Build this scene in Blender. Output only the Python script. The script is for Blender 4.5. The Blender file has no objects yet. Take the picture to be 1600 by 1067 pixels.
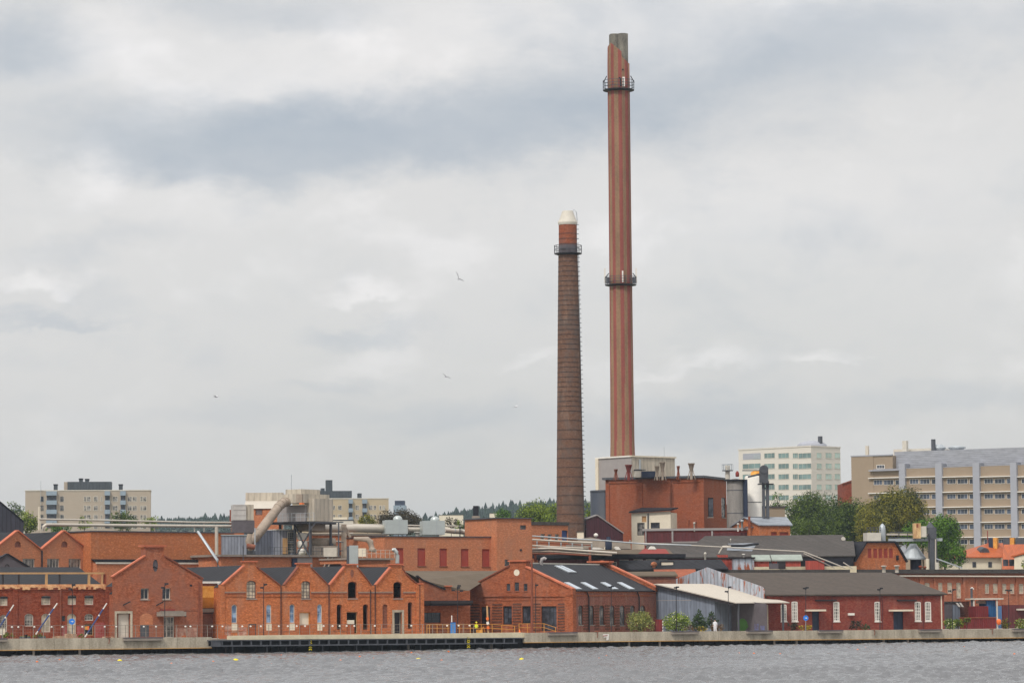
import bpy, math, random
import numpy as np
from mathutils import Vector, Matrix
from mathutils.geometry import delaunay_2d_cdt

S = bpy.context.scene
COL = S.collection
rnd = random.Random(7)

# ------------------------------------------------------------------ camera
FPX = 5000.0                      # focal length in pixels of the 1600 px wide photograph
EYE = 5.0
PITCH = math.atan(418.5 / FPX)
ROLL = math.radians(0.45)
cd = bpy.data.cameras.new("camera"); cam = bpy.data.objects.new("camera", cd); COL.objects.link(cam)
cd.sensor_fit = 'HORIZONTAL'; cd.sensor_width = 36.0; cd.lens = 36.0 * FPX / 1600.0
cd.clip_start = 1.0; cd.clip_end = 20000.0
CM = Matrix.Rotation(math.pi / 2 + PITCH, 4, 'X') @ Matrix.Rotation(-ROLL, 4, 'Z')
CM.translation = (0, 0, EYE)
cam.matrix_world = CM
S.camera = cam

# ------------------------------------------------------------------ world: hazy overcast sky
SUN_EL, SUN_AZ = math.radians(48), math.radians(-150)     # behind the viewer, to the left
W = bpy.data.worlds.new("World"); S.world = W; W.use_nodes = True
wt = W.node_tree; wt.nodes.clear()
class NT:
    "small helper to chain nodes"
    def __init__(s, t): s.t = t
    def n(s, kind, **kw):
        o = s.t.nodes.new(kind)
        for k, v in kw.items(): setattr(o, k, v)
        return o
    def link(s, a, b): s.t.links.new(a, b)
    def put(s, sock, v):
        if isinstance(v, bpy.types.NodeSocket): s.t.links.new(v, sock)
        else: sock.default_value = v
    def m(s, op, a, b=0.0, c=0.0):
        o = s.n('ShaderNodeMath', operation=op)
        s.put(o.inputs[0], a); s.put(o.inputs[1], b); s.put(o.inputs[2], c)
        return o.outputs[0]
    def vm(s, op, a, b=(0, 0, 0)):
        o = s.n('ShaderNodeVectorMath', operation=op)
        s.put(o.inputs[0], a); s.put(o.inputs[1], b)
        return o.outputs[0]
    def noise(s, vec, scale, detail=3.0, rough=0.5, dist=0.0, out='Fac'):
        o = s.n('ShaderNodeTexNoise'); s.put(o.inputs['Vector'], vec)
        o.inputs['Scale'].default_value = scale; o.inputs['Detail'].default_value = detail
        o.inputs['Roughness'].default_value = rough; o.inputs['Distortion'].default_value = dist
        return o.outputs[out]
    def mix(s, fac, a, b, mode='MIX'):
        o = s.n('ShaderNodeMix', data_type='RGBA', blend_type=mode)
        s.put(o.inputs[0], fac); s.put(o.inputs[6], a); s.put(o.inputs[7], b)
        return o.outputs[2]
    def ramp(s, v, lo, hi, a=0.0, b=1.0, smooth=True):
        o = s.n('ShaderNodeMapRange', interpolation_type='SMOOTHSTEP' if smooth else 'LINEAR')
        s.put(o.inputs[0], v); s.put(o.inputs[1], lo); s.put(o.inputs[2], hi); s.put(o.inputs[3], a); s.put(o.inputs[4], b)
        return o.outputs[0]
    def xyz(s, v):
        o = s.n('ShaderNodeSeparateXYZ'); s.put(o.inputs[0], v); return o.outputs
    def comb(s, x, y, z):
        o = s.n('ShaderNodeCombineXYZ')
        for i, v in enumerate((x, y, z)): s.put(o.inputs[i], v)
        return o.outputs[0]

t = NT(wt)
tc = t.n('ShaderNodeTexCoord')
dirv = t.vm('NORMALIZE', tc.outputs['Generated'])
dx, dy, dz = t.xyz(dirv)
az = t.m('ARCTAN2', dx, dy)
el = t.m('ARCSINE', dz)
# noise in direction space, stretched sideways, warps the cloud banks
nv = t.vm('MULTIPLY', dirv, (1.0, 1.0, 1.9))
w1 = t.noise(nv, 14.0, 6.0, 0.62, 0.3)
w2 = t.noise(t.vm('ADD', nv, (3.1, 1.7, 5.3)), 14.0, 6.0, 0.62, 0.3)
waz = t.m('ADD', az, t.m('MULTIPLY', t.m('SUBTRACT', w1, 0.5), 0.050))
wel = t.m('ADD', el, t.m('MULTIPLY', t.m('SUBTRACT', w2, 0.5), 0.034))
w3 = t.noise(nv, 70.0, 4.0, 0.6)
wel = t.m('ADD', wel, t.m('MULTIPLY', t.m('SUBTRACT', w3, 0.5), 0.010))
waz = t.m('ADD', waz, t.m('MULTIPLY', t.m('SUBTRACT', w3, 0.5), -0.012))
def bank(px, py, rx, ry, rot, amp, sharp=0.0):
    "an elliptical cloud bank, centre and radii in sky angles (1/5000 rad units)"
    ca, ce = (px - 800) / 5000.0, (952 - 0.00785 * (px - 800) - py) / 5000.0
    a = t.m('SUBTRACT', waz, ca); e = t.m('SUBTRACT', wel, ce)
    c, s_ = math.cos(math.radians(rot)), math.sin(math.radians(rot))
    u = t.m('ADD', t.m('MULTIPLY', a, c * 5000 / rx), t.m('MULTIPLY', e, s_ * 5000 / rx))
    v = t.m('ADD', t.m('MULTIPLY', a, -s_ * 5000 / ry), t.m('MULTIPLY', e, c * 5000 / ry))
    if sharp:                                   # flat, harder lower edge
        v = t.m('MULTIPLY', v, t.ramp(v, -0.1, 0.1, sharp, 1.0))
    r = t.m('SQRT', t.m('ADD', t.m('MULTIPLY', u, u), t.m('MULTIPLY', v, v)))
    return t.m('MULTIPLY', t.ramp(r, 0.0, 1.25, 1.0, 0.0), amp)
def total(lst):
    o = lst[0]
    for x in lst[1:]: o = t.m('ADD', o, x)
    return o
dark = total([
    bank(240, 235, 330, 105, -4, 0.72, 1.7), bank(500, 240, 400, 105, 3, 0.62, 1.6),
    bank(800, 195, 460, 105, 11, 0.62, 1.4), bank(1250, 115, 480, 100, 14, 0.50),
    bank(30, 75, 130, 65, 0, 0.70), bank(430, 22, 200, 50, 0, 0.40), bank(1150, 40, 330, 50, -5, 0.25),
    bank(60, 499, 120, 20, 3, 0.34, 1.6), bank(570, 518, 120, 22, 0, 0.30), bank(520, 600, 130, 20, 6, 0.22),
    bank(1060, 655, 260, 42, 2, 0.42), bank(700, 640, 220, 36, 0, 0.26), bank(1250, 350, 380, 50, 6, 0.08),
    bank(130, 390, 200, 30, 5, 0.16), bank(1470, 650, 220, 35, 0, 0.22), bank(350, 650, 300, 30, 0, 0.16)])
bright = total([
    bank(150, 60, 130, 60, 20, 0.55), bank(1000, 40, 900, 110, 3, 0.55), bank(420, 150, 420, 80, -5, 0.45),
    bank(50, 448, 80, 34, 0, 0.75, 2.2), bank(570, 468, 95, 24, 0, 0.75, 2.2), bank(560, 560, 110, 20, 10, 0.25),
    bank(838, 556, 70, 24, 5, 0.45, 2.0), bank(1130, 578, 100, 30, 2, 0.6, 2.2), bank(1020, 590, 70, 22, 0, 0.4, 2), bank(1285, 570, 60, 18, 0, 0.6, 2.2),
    bank(1590, 590, 70, 30, 20, 0.35), bank(1200, 320, 500, 110, 6, 0.30), bank(300, 330, 330, 45, -3, 0.25)])
fine = t.noise(t.vm('MULTIPLY', dirv, (1.0, 1.0, 2.6)), 46.0, 5.0, 0.55)
fineb = t.m('MULTIPLY', t.m('SUBTRACT', fine, 0.5), 0.30)
fb = t.noise(t.vm('MULTIPLY', dirv, (1.0, 1.0, 1.5)), 20.0, 8.0, 0.56, 0.2)
upper = t.ramp(el, 0.05, 0.13, 0.35, 1.0)
fbs = t.m('MULTIPLY', t.ramp(fb, 0.50, 0.72), t.m('MULTIPLY', upper, 0.26))
fbl = t.m('MULTIPLY', t.ramp(fb, 0.48, 0.30), t.m('MULTIPLY', upper, 0.55))
dk = t.m('MINIMUM', t.m('ADD', t.m('ADD', dark, fbs), t.m('MULTIPLY', fineb, 0.8)), 1.0)
dk = t.m('MAXIMUM', dk, 0.0)
dk = t.m('MULTIPLY', dk, t.m('SUBTRACT', 1.22, t.m('MULTIPLY', dk, 0.38)))
dk = t.m('MULTIPLY', dk, t.ramp(t.noise(nv, 9.0, 5.0, 0.6), 0.3, 0.62, 0.68, 1.06))
br = t.m('MAXIMUM', t.m('MINIMUM', t.m('ADD', bright, fbl), 1.0), 0.0)
CL = 10.0                                        # background strength 0.1 -> cloud colours are x10
def c3(r, g, b, k=1.0): return (r * k, g * k, b * k, 1.0)
base = t.mix(t.ramp(el, 0.0, 0.12), c3(0.655, 0.650, 0.638, CL), c3(0.760, 0.752, 0.745, CL))
col = t.mix(br, base, c3(0.930, 0.910, 0.905, CL))
col = t.mix(dk, col, c3(0.430, 0.490, 0.565, CL))
hi = t.ramp(el, 0.22, 1.2, 1.0, 1.75)            # overcast skies are brighter overhead
col = t.vm('SCALE', col); sc = col.node; sc.inputs['Scale'].default_value = 1.0; t.link(hi, sc.inputs['Scale'])
sky = t.n('ShaderNodeTexSky', sky_type='NISHITA', sun_disc=False)
sky.sun_elevation = SUN_EL; sky.sun_rotation = SUN_AZ; sky.air_density = 1.2; sky.dust_density = 2.0
# thin places in the cover let a little of the clear sky through
thin = t.ramp(t.noise(nv, 5.0, 3.0), 0.35, 0.8, 0.02, 0.12)
col = t.mix(thin, sc.outputs[0], sky.outputs[0])
bg = t.n('ShaderNodeBackground'); bg.inputs['Strength'].default_value = 0.1
t.link(col, bg.inputs['Color'])
wo = t.n('ShaderNodeOutputWorld'); t.link(bg.outputs[0], wo.inputs['Surface'])

sd = bpy.data.lights.new("sun", 'SUN'); sd.energy = 2.2; sd.angle = math.radians(8); sd.color = (1.0, 0.95, 0.88)
so = bpy.data.objects.new("sun", sd); COL.objects.link(so)
sdir = Vector((math.sin(SUN_AZ) * math.cos(SUN_EL), math.cos(SUN_AZ) * math.cos(SUN_EL), math.sin(SUN_EL)))
so.rotation_euler = sdir.to_track_quat('Z', 'Y').to_euler()
S.view_settings.view_transform = 'Standard'; S.view_settings.look = 'None'
S.view_settings.exposure = 0.0; S.view_settings.gamma = 1.0; S.view_settings.use_curve_mapping = False

# ------------------------------------------------------------------ pixel <-> place helpers
CI = CM.to_3x3()
def ray(px, py):
    d = CI @ Vector(((px - 800) / FPX, -(py - 533.5) / FPX, -1.0))
    return d / d.y
EYEV = Vector((0, 0, EYE))
def P(px, py, Y): return EYEV + ray(px, py) * Y
def GP(px, Y, z=1.72):
    "ground point seen in column px at depth Y"
    py = 952.0
    for _ in range(4):
        p = P(px, py, Y); py += (p.z - z) / Y * FPX
    return P(px, py, Y)
def DQ(px): return 25000.0 / (66.4 - 11.0 * px / 1600.0)      # depth of the quay face
GZ = 1.72
def sr(r, g, b, k=1.12, ds=0.0):
    "observed sRGB byte colour of an evenly lit surface -> base colour"
    def f(v):
        v /= 255.0
        return v / 12.92 if v <= 0.04045 else ((v + 0.055) / 1.055) ** 2.4
    c = [f(v) for v in (r, g, b)]; l = 0.3 * c[0] + 0.6 * c[1] + 0.1 * c[2]
    return tuple(min(0.86, (v * (1 - ds) + l * ds) * k) for v in c) + (1.0,)
# crops of the photograph used while measuring: origin and zoom
Q = (0, 0, 1.0)
z5 = 16 / 3
K1 = (0, 740, z5); K2 = (0, 867, z5); K3 = (260, 740, z5); K4 = (260, 867, z5); K5 = (520, 740, z5); K6 = (520, 867, z5)
R1 = (780, 680, z5); R2 = (780, 840, z5); R3 = (1040, 680, z5); R4 = (1040, 840, z5); R5 = (1300, 670, z5); R6 = (1300, 840, z5)
Z1 = (640, 940, 7.619); Z2 = (1460, 910, 10.67); Z3 = (340, 755, 10.667); Z4 = (480, 760, 8.207); Z5 = (830, 800, 9.412)
Z6 = (1000, 820, 8.0); Z7 = (1180, 830, 8.889); Z8 = (0, 900, 8.206)
Y1 = (1340, 740, 6.667); Y2 = (920, 690, 9.7); Y3 = (1120, 700, 7.621); Y4 = (300, 960, 8.0); Y5 = (160, 840, 6.67); Y6 = (1010, 930, 11.43)
def g(K, x, y): return (K[0] + x / K[2], K[1] + y / K[2])
def PK(K, x, y, Y): return P(*g(K, x, y), Y)

# ------------------------------------------------------------------ materials
MATS = {}
def newmat(name):
    m = bpy.data.materials.new(name); m.use_nodes = True; m.node_tree.nodes.clear()
    n = NT(m.node_tree); out = n.n('ShaderNodeOutputMaterial'); b = n.n('ShaderNodeBsdfPrincipled')
    n.link(b.outputs[0], out.inputs[0]); MATS[name] = m
    return m, n, b
def scl(c, k): return tuple(min(1, v * k) for v in c[:3]) + (1.0,)
def plain(name, c, rough=0.8, var=0.18, metal=0.0, scale=1.2, c2=None, spec=0.3, streak=False):
    m, n, b = newmat(name)
    co = n.n('ShaderNodeTexCoord').outputs['Object']
    v = n.vm('MULTIPLY', co, (1, 1, 0.25)) if streak else co
    f = n.noise(v, scale, 5.0, 0.6)
    f2 = n.noise(co, scale * 7, 3.0, 0.6)
    ff = n.ramp(n.m('ADD', n.m('MULTIPLY', f, 0.65), n.m('MULTIPLY', f2, 0.35)), 0.3, 0.7)
    colr = n.mix(ff, c2 if c2 else scl(c, 1 - var), scl(c, 1 + var * 0.7))
    n.link(colr, b.inputs['Base Color'])
    b.inputs['Roughness'].default_value = rough; b.inputs['Metallic'].default_value = metal
    b.inputs['Specular IOR Level'].default_value = spec
    return m
def brick(name, c, dark=0.55, patch=0.35, seed=0.0, grey=0.25):
    "brickwork: courses, single bricks of varying burn, weathered patches"
    c = (c[0] * 1.06, c[1] * 1.18, c[2] * 1.02, 1)
    m, n, b = newmat(name)
    co = n.n('ShaderNodeTexCoord').outputs['Object']
    x, y, z = n.xyz(co)
    v = n.comb(n.m('ADD', x, y), z, seed)
    bt = n.n('ShaderNodeTexBrick'); n.link(v, bt.inputs['Vector'])
    bt.inputs['Color1'].default_value = scl(c, 1.12); bt.inputs['Color2'].default_value = scl(c, 0.74)
    bt.inputs['Mortar'].default_value = (0.34, 0.20, 0.13, 1)
    bt.inputs['Scale'].default_value = 1.0; bt.inputs['Mortar Size'].default_value = 0.007
    bt.inputs['Brick Width'].default_value = 0.26; bt.inputs['Row Height'].default_value = 0.085
    bt.offset = 0.5
    co2 = n.vm('ADD', co, (seed * 3.1, seed, seed * 1.7))
    big = n.noise(co2, 0.30, 6.0, 0.65, 0.6)
    strk = n.noise(n.vm('MULTIPLY', co2, (1, 1, 0.22)), 0.9, 5.0, 0.65)
    mid = n.noise(n.vm('MULTIPLY', co2, (1, 1, 1.8)), 2.6, 5.0, 0.78)
    spk = n.noise(n.vm('MULTIPLY', co2, (1, 1, 1.5)), 3.4, 2.0, 0.6)
    c1 = n.mix(n.ramp(mid, 0.42, 0.60, 0.0, 0.85), bt.outputs['Color'], scl(c, dark), 'MIX')
    c1 = n.mix(n.ramp(spk, 0.55, 0.75, 0.0, 0.55), c1, (min(.8, c[0] * 1.25 + .05), c[1] * 1.5 + .04, c[2] * 1.6 + .03, 1), 'MIX')
    c2 = n.mix(n.ramp(big, 0.45, 0.66, 0.0, min(1.0, patch + .2)), c1, (c[0] * 0.50 + 0.05, c[1] * 0.55 + 0.05, c[2] * 0.55 + 0.05, 1), 'MIX')
    c3_ = n.mix(n.ramp(strk, 0.50, 0.74, 0.0, grey + .08), c2, (0.42, 0.28, 0.20, 1), 'MIX')
    n.link(c3_, b.inputs['Base Color'])
    b.inputs['Roughness'].default_value = 0.9; b.inputs['Specular IOR Level'].default_value = 0.2
    bp = n.n('ShaderNodeBump'); bp.inputs['Strength'].default_value = 0.35; bp.inputs['Distance'].default_value = 0.02
    n.link(n.m('ADD', bt.outputs['Fac'], mid), bp.inputs['Height']); bp.invert = True
    n.link(bp.outputs[0], b.inputs['Normal'])
    return m
def ribbed(name, c, pitch=0.5, rust=0.0, rough=0.55, depth=0.22, metal=0.0, horiz=False, var=0.15):
    "profiled sheet or boarding: ribs, panel to panel tone, optional rust"
    m, n, b = newmat(name)
    co = n.n('ShaderNodeTexCoord').outputs['Object']
    x, y, z = n.xyz(co)
    s = z if horiz else n.m('ADD', x, y)
    ph = n.m('FRACT', n.m('DIVIDE', s, pitch))
    rib = n.ramp(n.m('ABSOLUTE', n.m('SUBTRACT', ph, 0.5)), 0.30, 0.46)
    panel = n.noise(n.comb(n.m('FLOOR', n.m('DIVIDE', s, pitch)), 0.0, 0.0), 1.7, 1.0)
    st = n.noise(n.vm('MULTIPLY', co, (1, 1, 0.3) if not horiz else (0.3, 0.3, 1)), 1.5, 5.0, 0.65)
    c1 = n.mix(n.ramp(panel, 0.3, 0.7), scl(c, 1 - var), scl(c, 1 + var))
    c1 = n.mix(n.ramp(st, 0.35, 0.75), c1, scl(c, 0.72))
    c1 = n.mix(n.m('MULTIPLY', rib, depth), c1, scl(c, 0.30))
    if rust:
        rn = n.noise(n.vm('MULTIPLY', co, (1, 1, 0.28)), 1.1, 6.0, 0.7, 0.5)
        c1 = n.mix(n.ramp(rn, 0.60 - rust * 0.12, 0.66 - rust * 0.10), c1, (0.33, 0.085, 0.03, 1))
    n.link(c1, b.inputs['Base Color'])
    b.inputs['Roughness'].default_value = rough; b.inputs['Metallic'].default_value = metal
    bp = n.n('ShaderNodeBump'); bp.inputs['Strength'].default_value = 0.5; bp.inputs['Distance'].default_value = 0.04
    n.link(rib, bp.inputs['Height']); n.link(bp.outputs[0], b.inputs['Normal'])
    return m
def glassm(name, c, rough=0.12, var=0.5, scale=0.7, c2=None):
    m, n, b = newmat(name)
    co = n.n('ShaderNodeTexCoord').outputs['Object']
    f = n.ramp(n.noise(co, scale, 2.0, 0.5), 0.38, 0.62)
    n.link(n.mix(f, scl(c, 1 - var), c2 if c2 else scl(c, 1 + var)), b.inputs['Base Color'])
    b.inputs['Roughness'].default_value = rough; b.inputs['Specular IOR Level'].default_value = 0.5
    return m
def leafm(name, c1, c2, c3_=None, scale=0.35):
    m, n, b = newmat(name)
    gm = n.n('ShaderNodeNewGeometry')
    co = n.n('ShaderNodeTexCoord').outputs['Object']
    f = n.ramp(n.m('ADD', n.m('MULTIPLY', n.noise(co, scale, 4.0, 0.6), 0.78), n.m('MULTIPLY', gm.outputs['Random Per Island'], 0.22)), 0.38, 0.62)
    colr = n.mix(f, c1, c2)  # dark and light patches carry clump shade and highlights in the colour
    if c3_: colr = n.mix(n.ramp(gm.outputs['Random Per Island'], 0.86, 0.90), colr, c3_)
    n.link(colr, b.inputs['Base Color']); b.inputs['Roughness'].default_value = 0.65
    b.inputs['Specular IOR Level'].default_value = 0.25
    tr = n.n('ShaderNodeBsdfTranslucent'); n.link(colr, tr.inputs[0])
    mx = n.n('ShaderNodeMixShader'); mx.inputs[0].default_value = 0.25
    out = [o for o in m.node_tree.nodes if o.type == 'OUTPUT_MATERIAL'][0]
    n.link(b.outputs[0], mx.inputs[1]); n.link(tr.outputs[0], mx.inputs[2]); n.link(mx.outputs[0], out.inputs[0])
    return m

M = {}
M['brick_deep'] = brick('deep_red_brick', sr(136, 48, 24), seed=1, patch=0.15, grey=0.0)
M['brick_gable'] = brick('weathered_red_brick', sr(164, 84, 60), seed=2, patch=0.45, grey=0.12)
M['brick_org'] = brick('orange_red_brick', sr(196, 104, 62), seed=3, patch=0.25, grey=0.22)
M['brick_long'] = brick('ochre_red_brick', sr(188, 104, 66), dark=0.7, seed=4, patch=0.2, grey=0.1)
M['brick_mid'] = brick('pale_red_brick', sr(196, 116, 86), dark=0.7, seed=5, patch=0.2, grey=0.12)
M['brick_rust'] = brick('workshop_red_brick', sr(158, 78, 50), seed=6, patch=0.35, grey=0.1)
M['brick_side'] = brick('sooty_red_brick', sr(142, 78, 70), seed=7, patch=0.5, grey=0.3)
M['brick_boil'] = brick('boiler_house_brick', sr(146, 72, 50), dark=0.75, seed=8, patch=0.15, grey=0.06)
M['brick_band'] = brick('dark_band_brick', sr(92, 50, 42), seed=14, patch=0.2, grey=0.05)  # darker courses for the banding of the corner workshop
M['brick_right'] = brick('salmon_brick', sr(172, 98, 78), dark=0.75, seed=9, patch=0.2, grey=0.2)
M['brick_brown'] = brick('brown_brick', sr(128, 72, 62), dark=0.8, seed=10, patch=0.2, grey=0.15)
M['brick_dark'] = brick('dark_maroon_brick', sr(128, 44, 40), dark=0.75, seed=11, patch=0.2, grey=0.06)
M['brick_stack'] = brick('old_stack_brick', sr(104, 72, 64), dark=0.75, seed=12, patch=0.6, grey=0.2)
M['brick_stack_top'] = brick('new_stack_brick', sr(142, 70, 50), dark=0.7, seed=13, patch=0.5, grey=0.1)
M['coping'] = plain('red_sheet_coping', sr(186, 104, 74), 0.6, 0.25)
M['coping_dk'] = plain('brown_trim_coping_shade', sr(128, 70, 50), 0.6, 0.2)  # darker copy puts shade on unlit coping slopes; also plain brown trim
M['slate'] = ribbed('dark_felt_roof', sr(32, 32, 38), 1.1, rough=0.9, depth=0.28, var=0.2)
M['black'] = plain('black_sheet', sr(30, 30, 38), 0.6, 0.2)
M['blackwood'] = plain('dark_timber', sr(46, 40, 42), 0.8, 0.3)
M['roof_brown'] = ribbed('weathered_felt_roof', sr(76, 66, 58), 1.3, rough=0.9, depth=0.16, var=0.12)
M['roof_grey'] = ribbed('grey_felt_roof', sr(72, 67, 64), 1.2, rough=0.9, depth=0.18, var=0.16)
M['roof_taupe'] = plain('taupe_felt_roof', sr(96, 84, 70), 0.9, 0.15, scale=0.4)
M['roof_rust'] = ribbed('rusty_sheet_roof', sr(148, 72, 34), 0.6, rust=0.6)
M['roof_metal'] = ribbed('zinc_sheet_roof', sr(136, 142, 150), 0.9, depth=0.2)
M['roof_tile'] = ribbed('orange_clay_tiles', sr(176, 84, 28), 0.35, depth=0.25)
M['cream'] = plain('cream_plaster', sr(214, 204, 184), 0.8, 0.08)
M['cream_sheet'] = ribbed('cream_sheet', sr(186, 176, 160), 0.9, depth=0.25)
M['cream_roof'] = plain('cream_membrane', sr(184, 176, 164), 0.8, 0.06)
M['white'] = plain('white_paint', sr(222, 218, 210), 0.5, 0.08)
M['offwhite'] = plain('off_white_paint', sr(196, 190, 178), 0.6, 0.12)
M['concrete'] = plain('pale_concrete', sr(182, 172, 154), 0.9, 0.16, scale=0.7, streak=True, c2=sr(138, 128, 112))
M['concrete_dk'] = plain('grey_concrete', sr(140, 130, 120), 0.9, 0.2)
M['deck'] = plain('pale_deck_edge', sr(204, 192, 164), 0.8, 0.16)
M['paving'] = plain('paving', sr(150, 140, 128), 0.95, 0.15, scale=0.3)
M['steel_dk'] = plain('dark_steel', sr(78, 80, 86), 0.6, 0.25)
M['steel_black'] = plain('black_steel', sr(40, 40, 46), 0.5, 0.2)
M['steel_grey'] = plain('galvanised_steel', sr(168, 174, 178), 0.4, 0.12, metal=0.3)
M['alu'] = plain('bright_duct_metal', sr(174, 180, 178), 0.35, 0.08, metal=0.35)
M['alu_pipe'] = plain('pale_pipe_cladding', sr(186, 178, 166), 0.4, 0.08, metal=0.15)
M['duct_tan'] = plain('tan_duct_cladding', sr(152, 138, 124), 0.7, 0.28)
M['grey_rib'] = ribbed('grey_profiled_sheet', sr(140, 144, 158), 0.45, depth=0.5)
M['grey_rib_dk'] = ribbed('dark_profiled_sheet', sr(96, 100, 114), 0.45, depth=0.5)
M['grey_sheet'] = plain('grey_cladding', sr(150, 144, 142), 0.7, 0.08)
M['plate_stain'] = plain('stained_plate', sr(122, 117, 112), 0.6, 0.28, streak=True)
M['pale_plate'] = plain('pale_plate', sr(178, 174, 170), 0.6, 0.15, streak=True)
M['dkgrey'] = plain('dark_grey_boards', sr(92, 86, 90), 0.8, 0.2)
M['bluegrey_rib'] = ribbed('blue_grey_boarding', sr(120, 128, 142), 0.55, depth=0.35, var=0.2)
M['rusty_rib'] = ribbed('rusty_white_sheet', sr(172, 178, 188), 0.95, rust=0.55, depth=0.55)
M['maroon'] = ribbed('maroon_boards', sr(92, 34, 38), 0.5, depth=0.3)
M['maroon_br'] = plain('maroon_paint', sr(134, 60, 54), 0.8, 0.15)
M['redpaint'] = ribbed('red_boarding', sr(168, 70, 56), 0.3, depth=0.3)
M['redwin'] = plain('red_brown_shutter', sr(150, 64, 52), 0.7, 0.12)
M['timber'] = plain('fresh_timber', sr(178, 140, 98), 0.8, 0.2)
M['timber_pale'] = plain('raw_plaster_strip', sr(216, 176, 132), 0.8, 0.15, c2=sr(176, 108, 68))
M['brownboard'] = plain('brown_board', sr(158, 84, 48), 0.8, 0.15)
M['yellow'] = plain('yellow_board', sr(216, 168, 84), 0.8, 0.18, c2=sr(190, 116, 40))
M['yellow_rail'] = plain('yellow_paint', sr(196, 136, 62), 0.6, 0.1)
M['yellow_bright'] = plain('signal_yellow', sr(236, 206, 30), 0.5, 0.05)
M['orange'] = plain('signal_orange', sr(226, 112, 50), 0.5, 0.08)
M['hivis'] = plain('hi_vis_fabric', (0.72, 0.86, 0.02, 1), 0.8, 0.05)
M['blue'] = plain('bright_blue_plastic', sr(64, 128, 194), 0.5, 0.08)
M['signblue'] = plain('sign_blue', sr(34, 116, 206), 0.4, 0.04)
M['poleblue'] = plain('blue_paint', sr(58, 78, 126), 0.5, 0.1)
M['navy'] = plain('navy_paint', sr(40, 48, 68), 0.6, 0.15)
M['contblue'] = ribbed('blue_container_steel', sr(40, 92, 142), 0.35, depth=0.4)
M['contred'] = ribbed('red_container_steel', sr(112, 26, 28), 0.35, depth=0.4)
M['blueglass'] = glassm('blue_film_glass', sr(92, 116, 150), 0.15, 0.25, 0.9, sr(150, 176, 206))
M['glass'] = glassm('dusty_window_glass', sr(120, 116, 112), 0.2, 0.6, 1.0)
M['glass_pale'] = glassm('pale_boarded_glass', sr(182, 168, 146), 0.3, 0.3, 1.3)
M['glass_dk'] = glassm('dark_glass', sr(60, 62, 70), 0.08, 0.5, 0.8)
M['glass_green'] = glassm('green_tinted_glass', sr(112, 134, 132), 0.1, 0.22, 0.25)
M['glass_green2'] = glassm('pale_green_glass', sr(168, 188, 178), 0.1, 0.15, 0.25)
M['glass_office'] = glassm('office_glass', sr(66, 74, 88), 0.1, 0.5, 0.35)
M['skyl'] = glassm('skylight_glass', sr(178, 188, 200), 0.1, 0.05)
M['beige_apt'] = plain('beige_facade', sr(168, 155, 140), 0.9, 0.05, scale=0.1)
M['beige_apt2'] = plain('sand_facade', sr(176, 160, 134), 0.9, 0.05, scale=0.1)
M['balcony'] = plain('blue_grey_balcony_front', sr(138, 152, 164), 0.7, 0.1)
M['apt_cap'] = ribbed('dark_green_sheet', sr(66, 72, 78), 1.0, depth=0.3)
M['hotel'] = plain('cream_hotel_wall', sr(206, 200, 190), 0.8, 0.03, scale=0.08)
M['office'] = plain('tan_render', sr(150, 133, 114), 0.9, 0.05, scale=0.1)
M['office_fin'] = plain('grey_fin_cladding', sr(158, 160, 168), 0.7, 0.05, scale=0.2)
M['office_top'] = ribbed('horizontal_grey_sheet', sr(158, 160, 168), 0.42, depth=0.35, horiz=True, var=0.06)
M['stack_red'] = plain('faded_red_paint', sr(138, 76, 68), 0.9, 0.26, scale=0.5, streak=True)
M['stack_tan'] = plain('stack_concrete', sr(138, 110, 86), 0.95, 0.28, scale=0.5, streak=True)
M['stack_top'] = plain('sooty_concrete', sr(112, 108, 98), 0.95, 0.5, scale=0.9, streak=True, c2=sr(52, 50, 48))
M['bark'] = plain('bark', (0.09, 0.065, 0.045, 1), 0.95, 0.3)
M['skin'] = plain('skin', (0.55, 0.34, 0.25, 1), 0.6, 0.05)
M['trousers'] = plain('dark_trousers', (0.03, 0.035, 0.06, 1), 0.9, 0.1)
M['hair'] = plain('dark_hair', (0.03, 0.02, 0.015, 1), 0.8, 0.1)
M['shirt'] = plain('white_shirt', (0.75, 0.76, 0.8, 1), 0.8, 0.05)
M['gull'] = plain('gull_feathers', (0.6, 0.6, 0.62, 1), 0.8, 0.2)
M['gull_tip'] = plain('dark_wing_tips', (0.2, 0.2, 0.21, 1), 0.8, 0.1)
M['moss'] = plain('mossy_gravel', sr(120, 116, 84), 0.95, 0.4, scale=2.0)
M['graf_pink'] = plain('faded_graffiti', sr(150, 84, 84), 0.9, 0.4, scale=1.6, c2=sr(126, 46, 32))
M['graf_white'] = plain('peeling_whitewash', sr(176, 148, 132), 0.9, 0.4, scale=2.0, c2=sr(150, 74, 52))
M['graf_green'] = plain('green_spray_paint', sr(84, 128, 64), 0.9, 0.2)
M['graf_blue'] = plain('blue_spray_paint', sr(92, 108, 150), 0.9, 0.3, c2=sr(90, 76, 84))
M['rubble'] = plain('rubble', sr(176, 146, 122), 0.95, 0.3, scale=2.0)
M['grass'] = plain('grass', (0.13, 0.17, 0.03, 1), 0.95, 0.4, scale=3.0)
M['green_lt'] = leafm('bright_green_leaves', (0.03, 0.06, 0.005, 1), (0.28, 0.36, 0.025, 1))
M['green_dk'] = leafm('dark_green_leaves', (0.012, 0.030, 0.006, 1), (0.13, 0.19, 0.025, 1))
M['green_yel'] = leafm('yellow_green_leaves', (0.022, 0.036, 0.006, 1), (0.30, 0.27, 0.03, 1))
M['green_mid'] = leafm('mid_green_leaves', (0.012, 0.042, 0.006, 1), (0.14, 0.28, 0.02, 1))
M['copper'] = leafm('copper_leaves', (0.035, 0.022, 0.014, 1), (0.085, 0.07, 0.03, 1))
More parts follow.
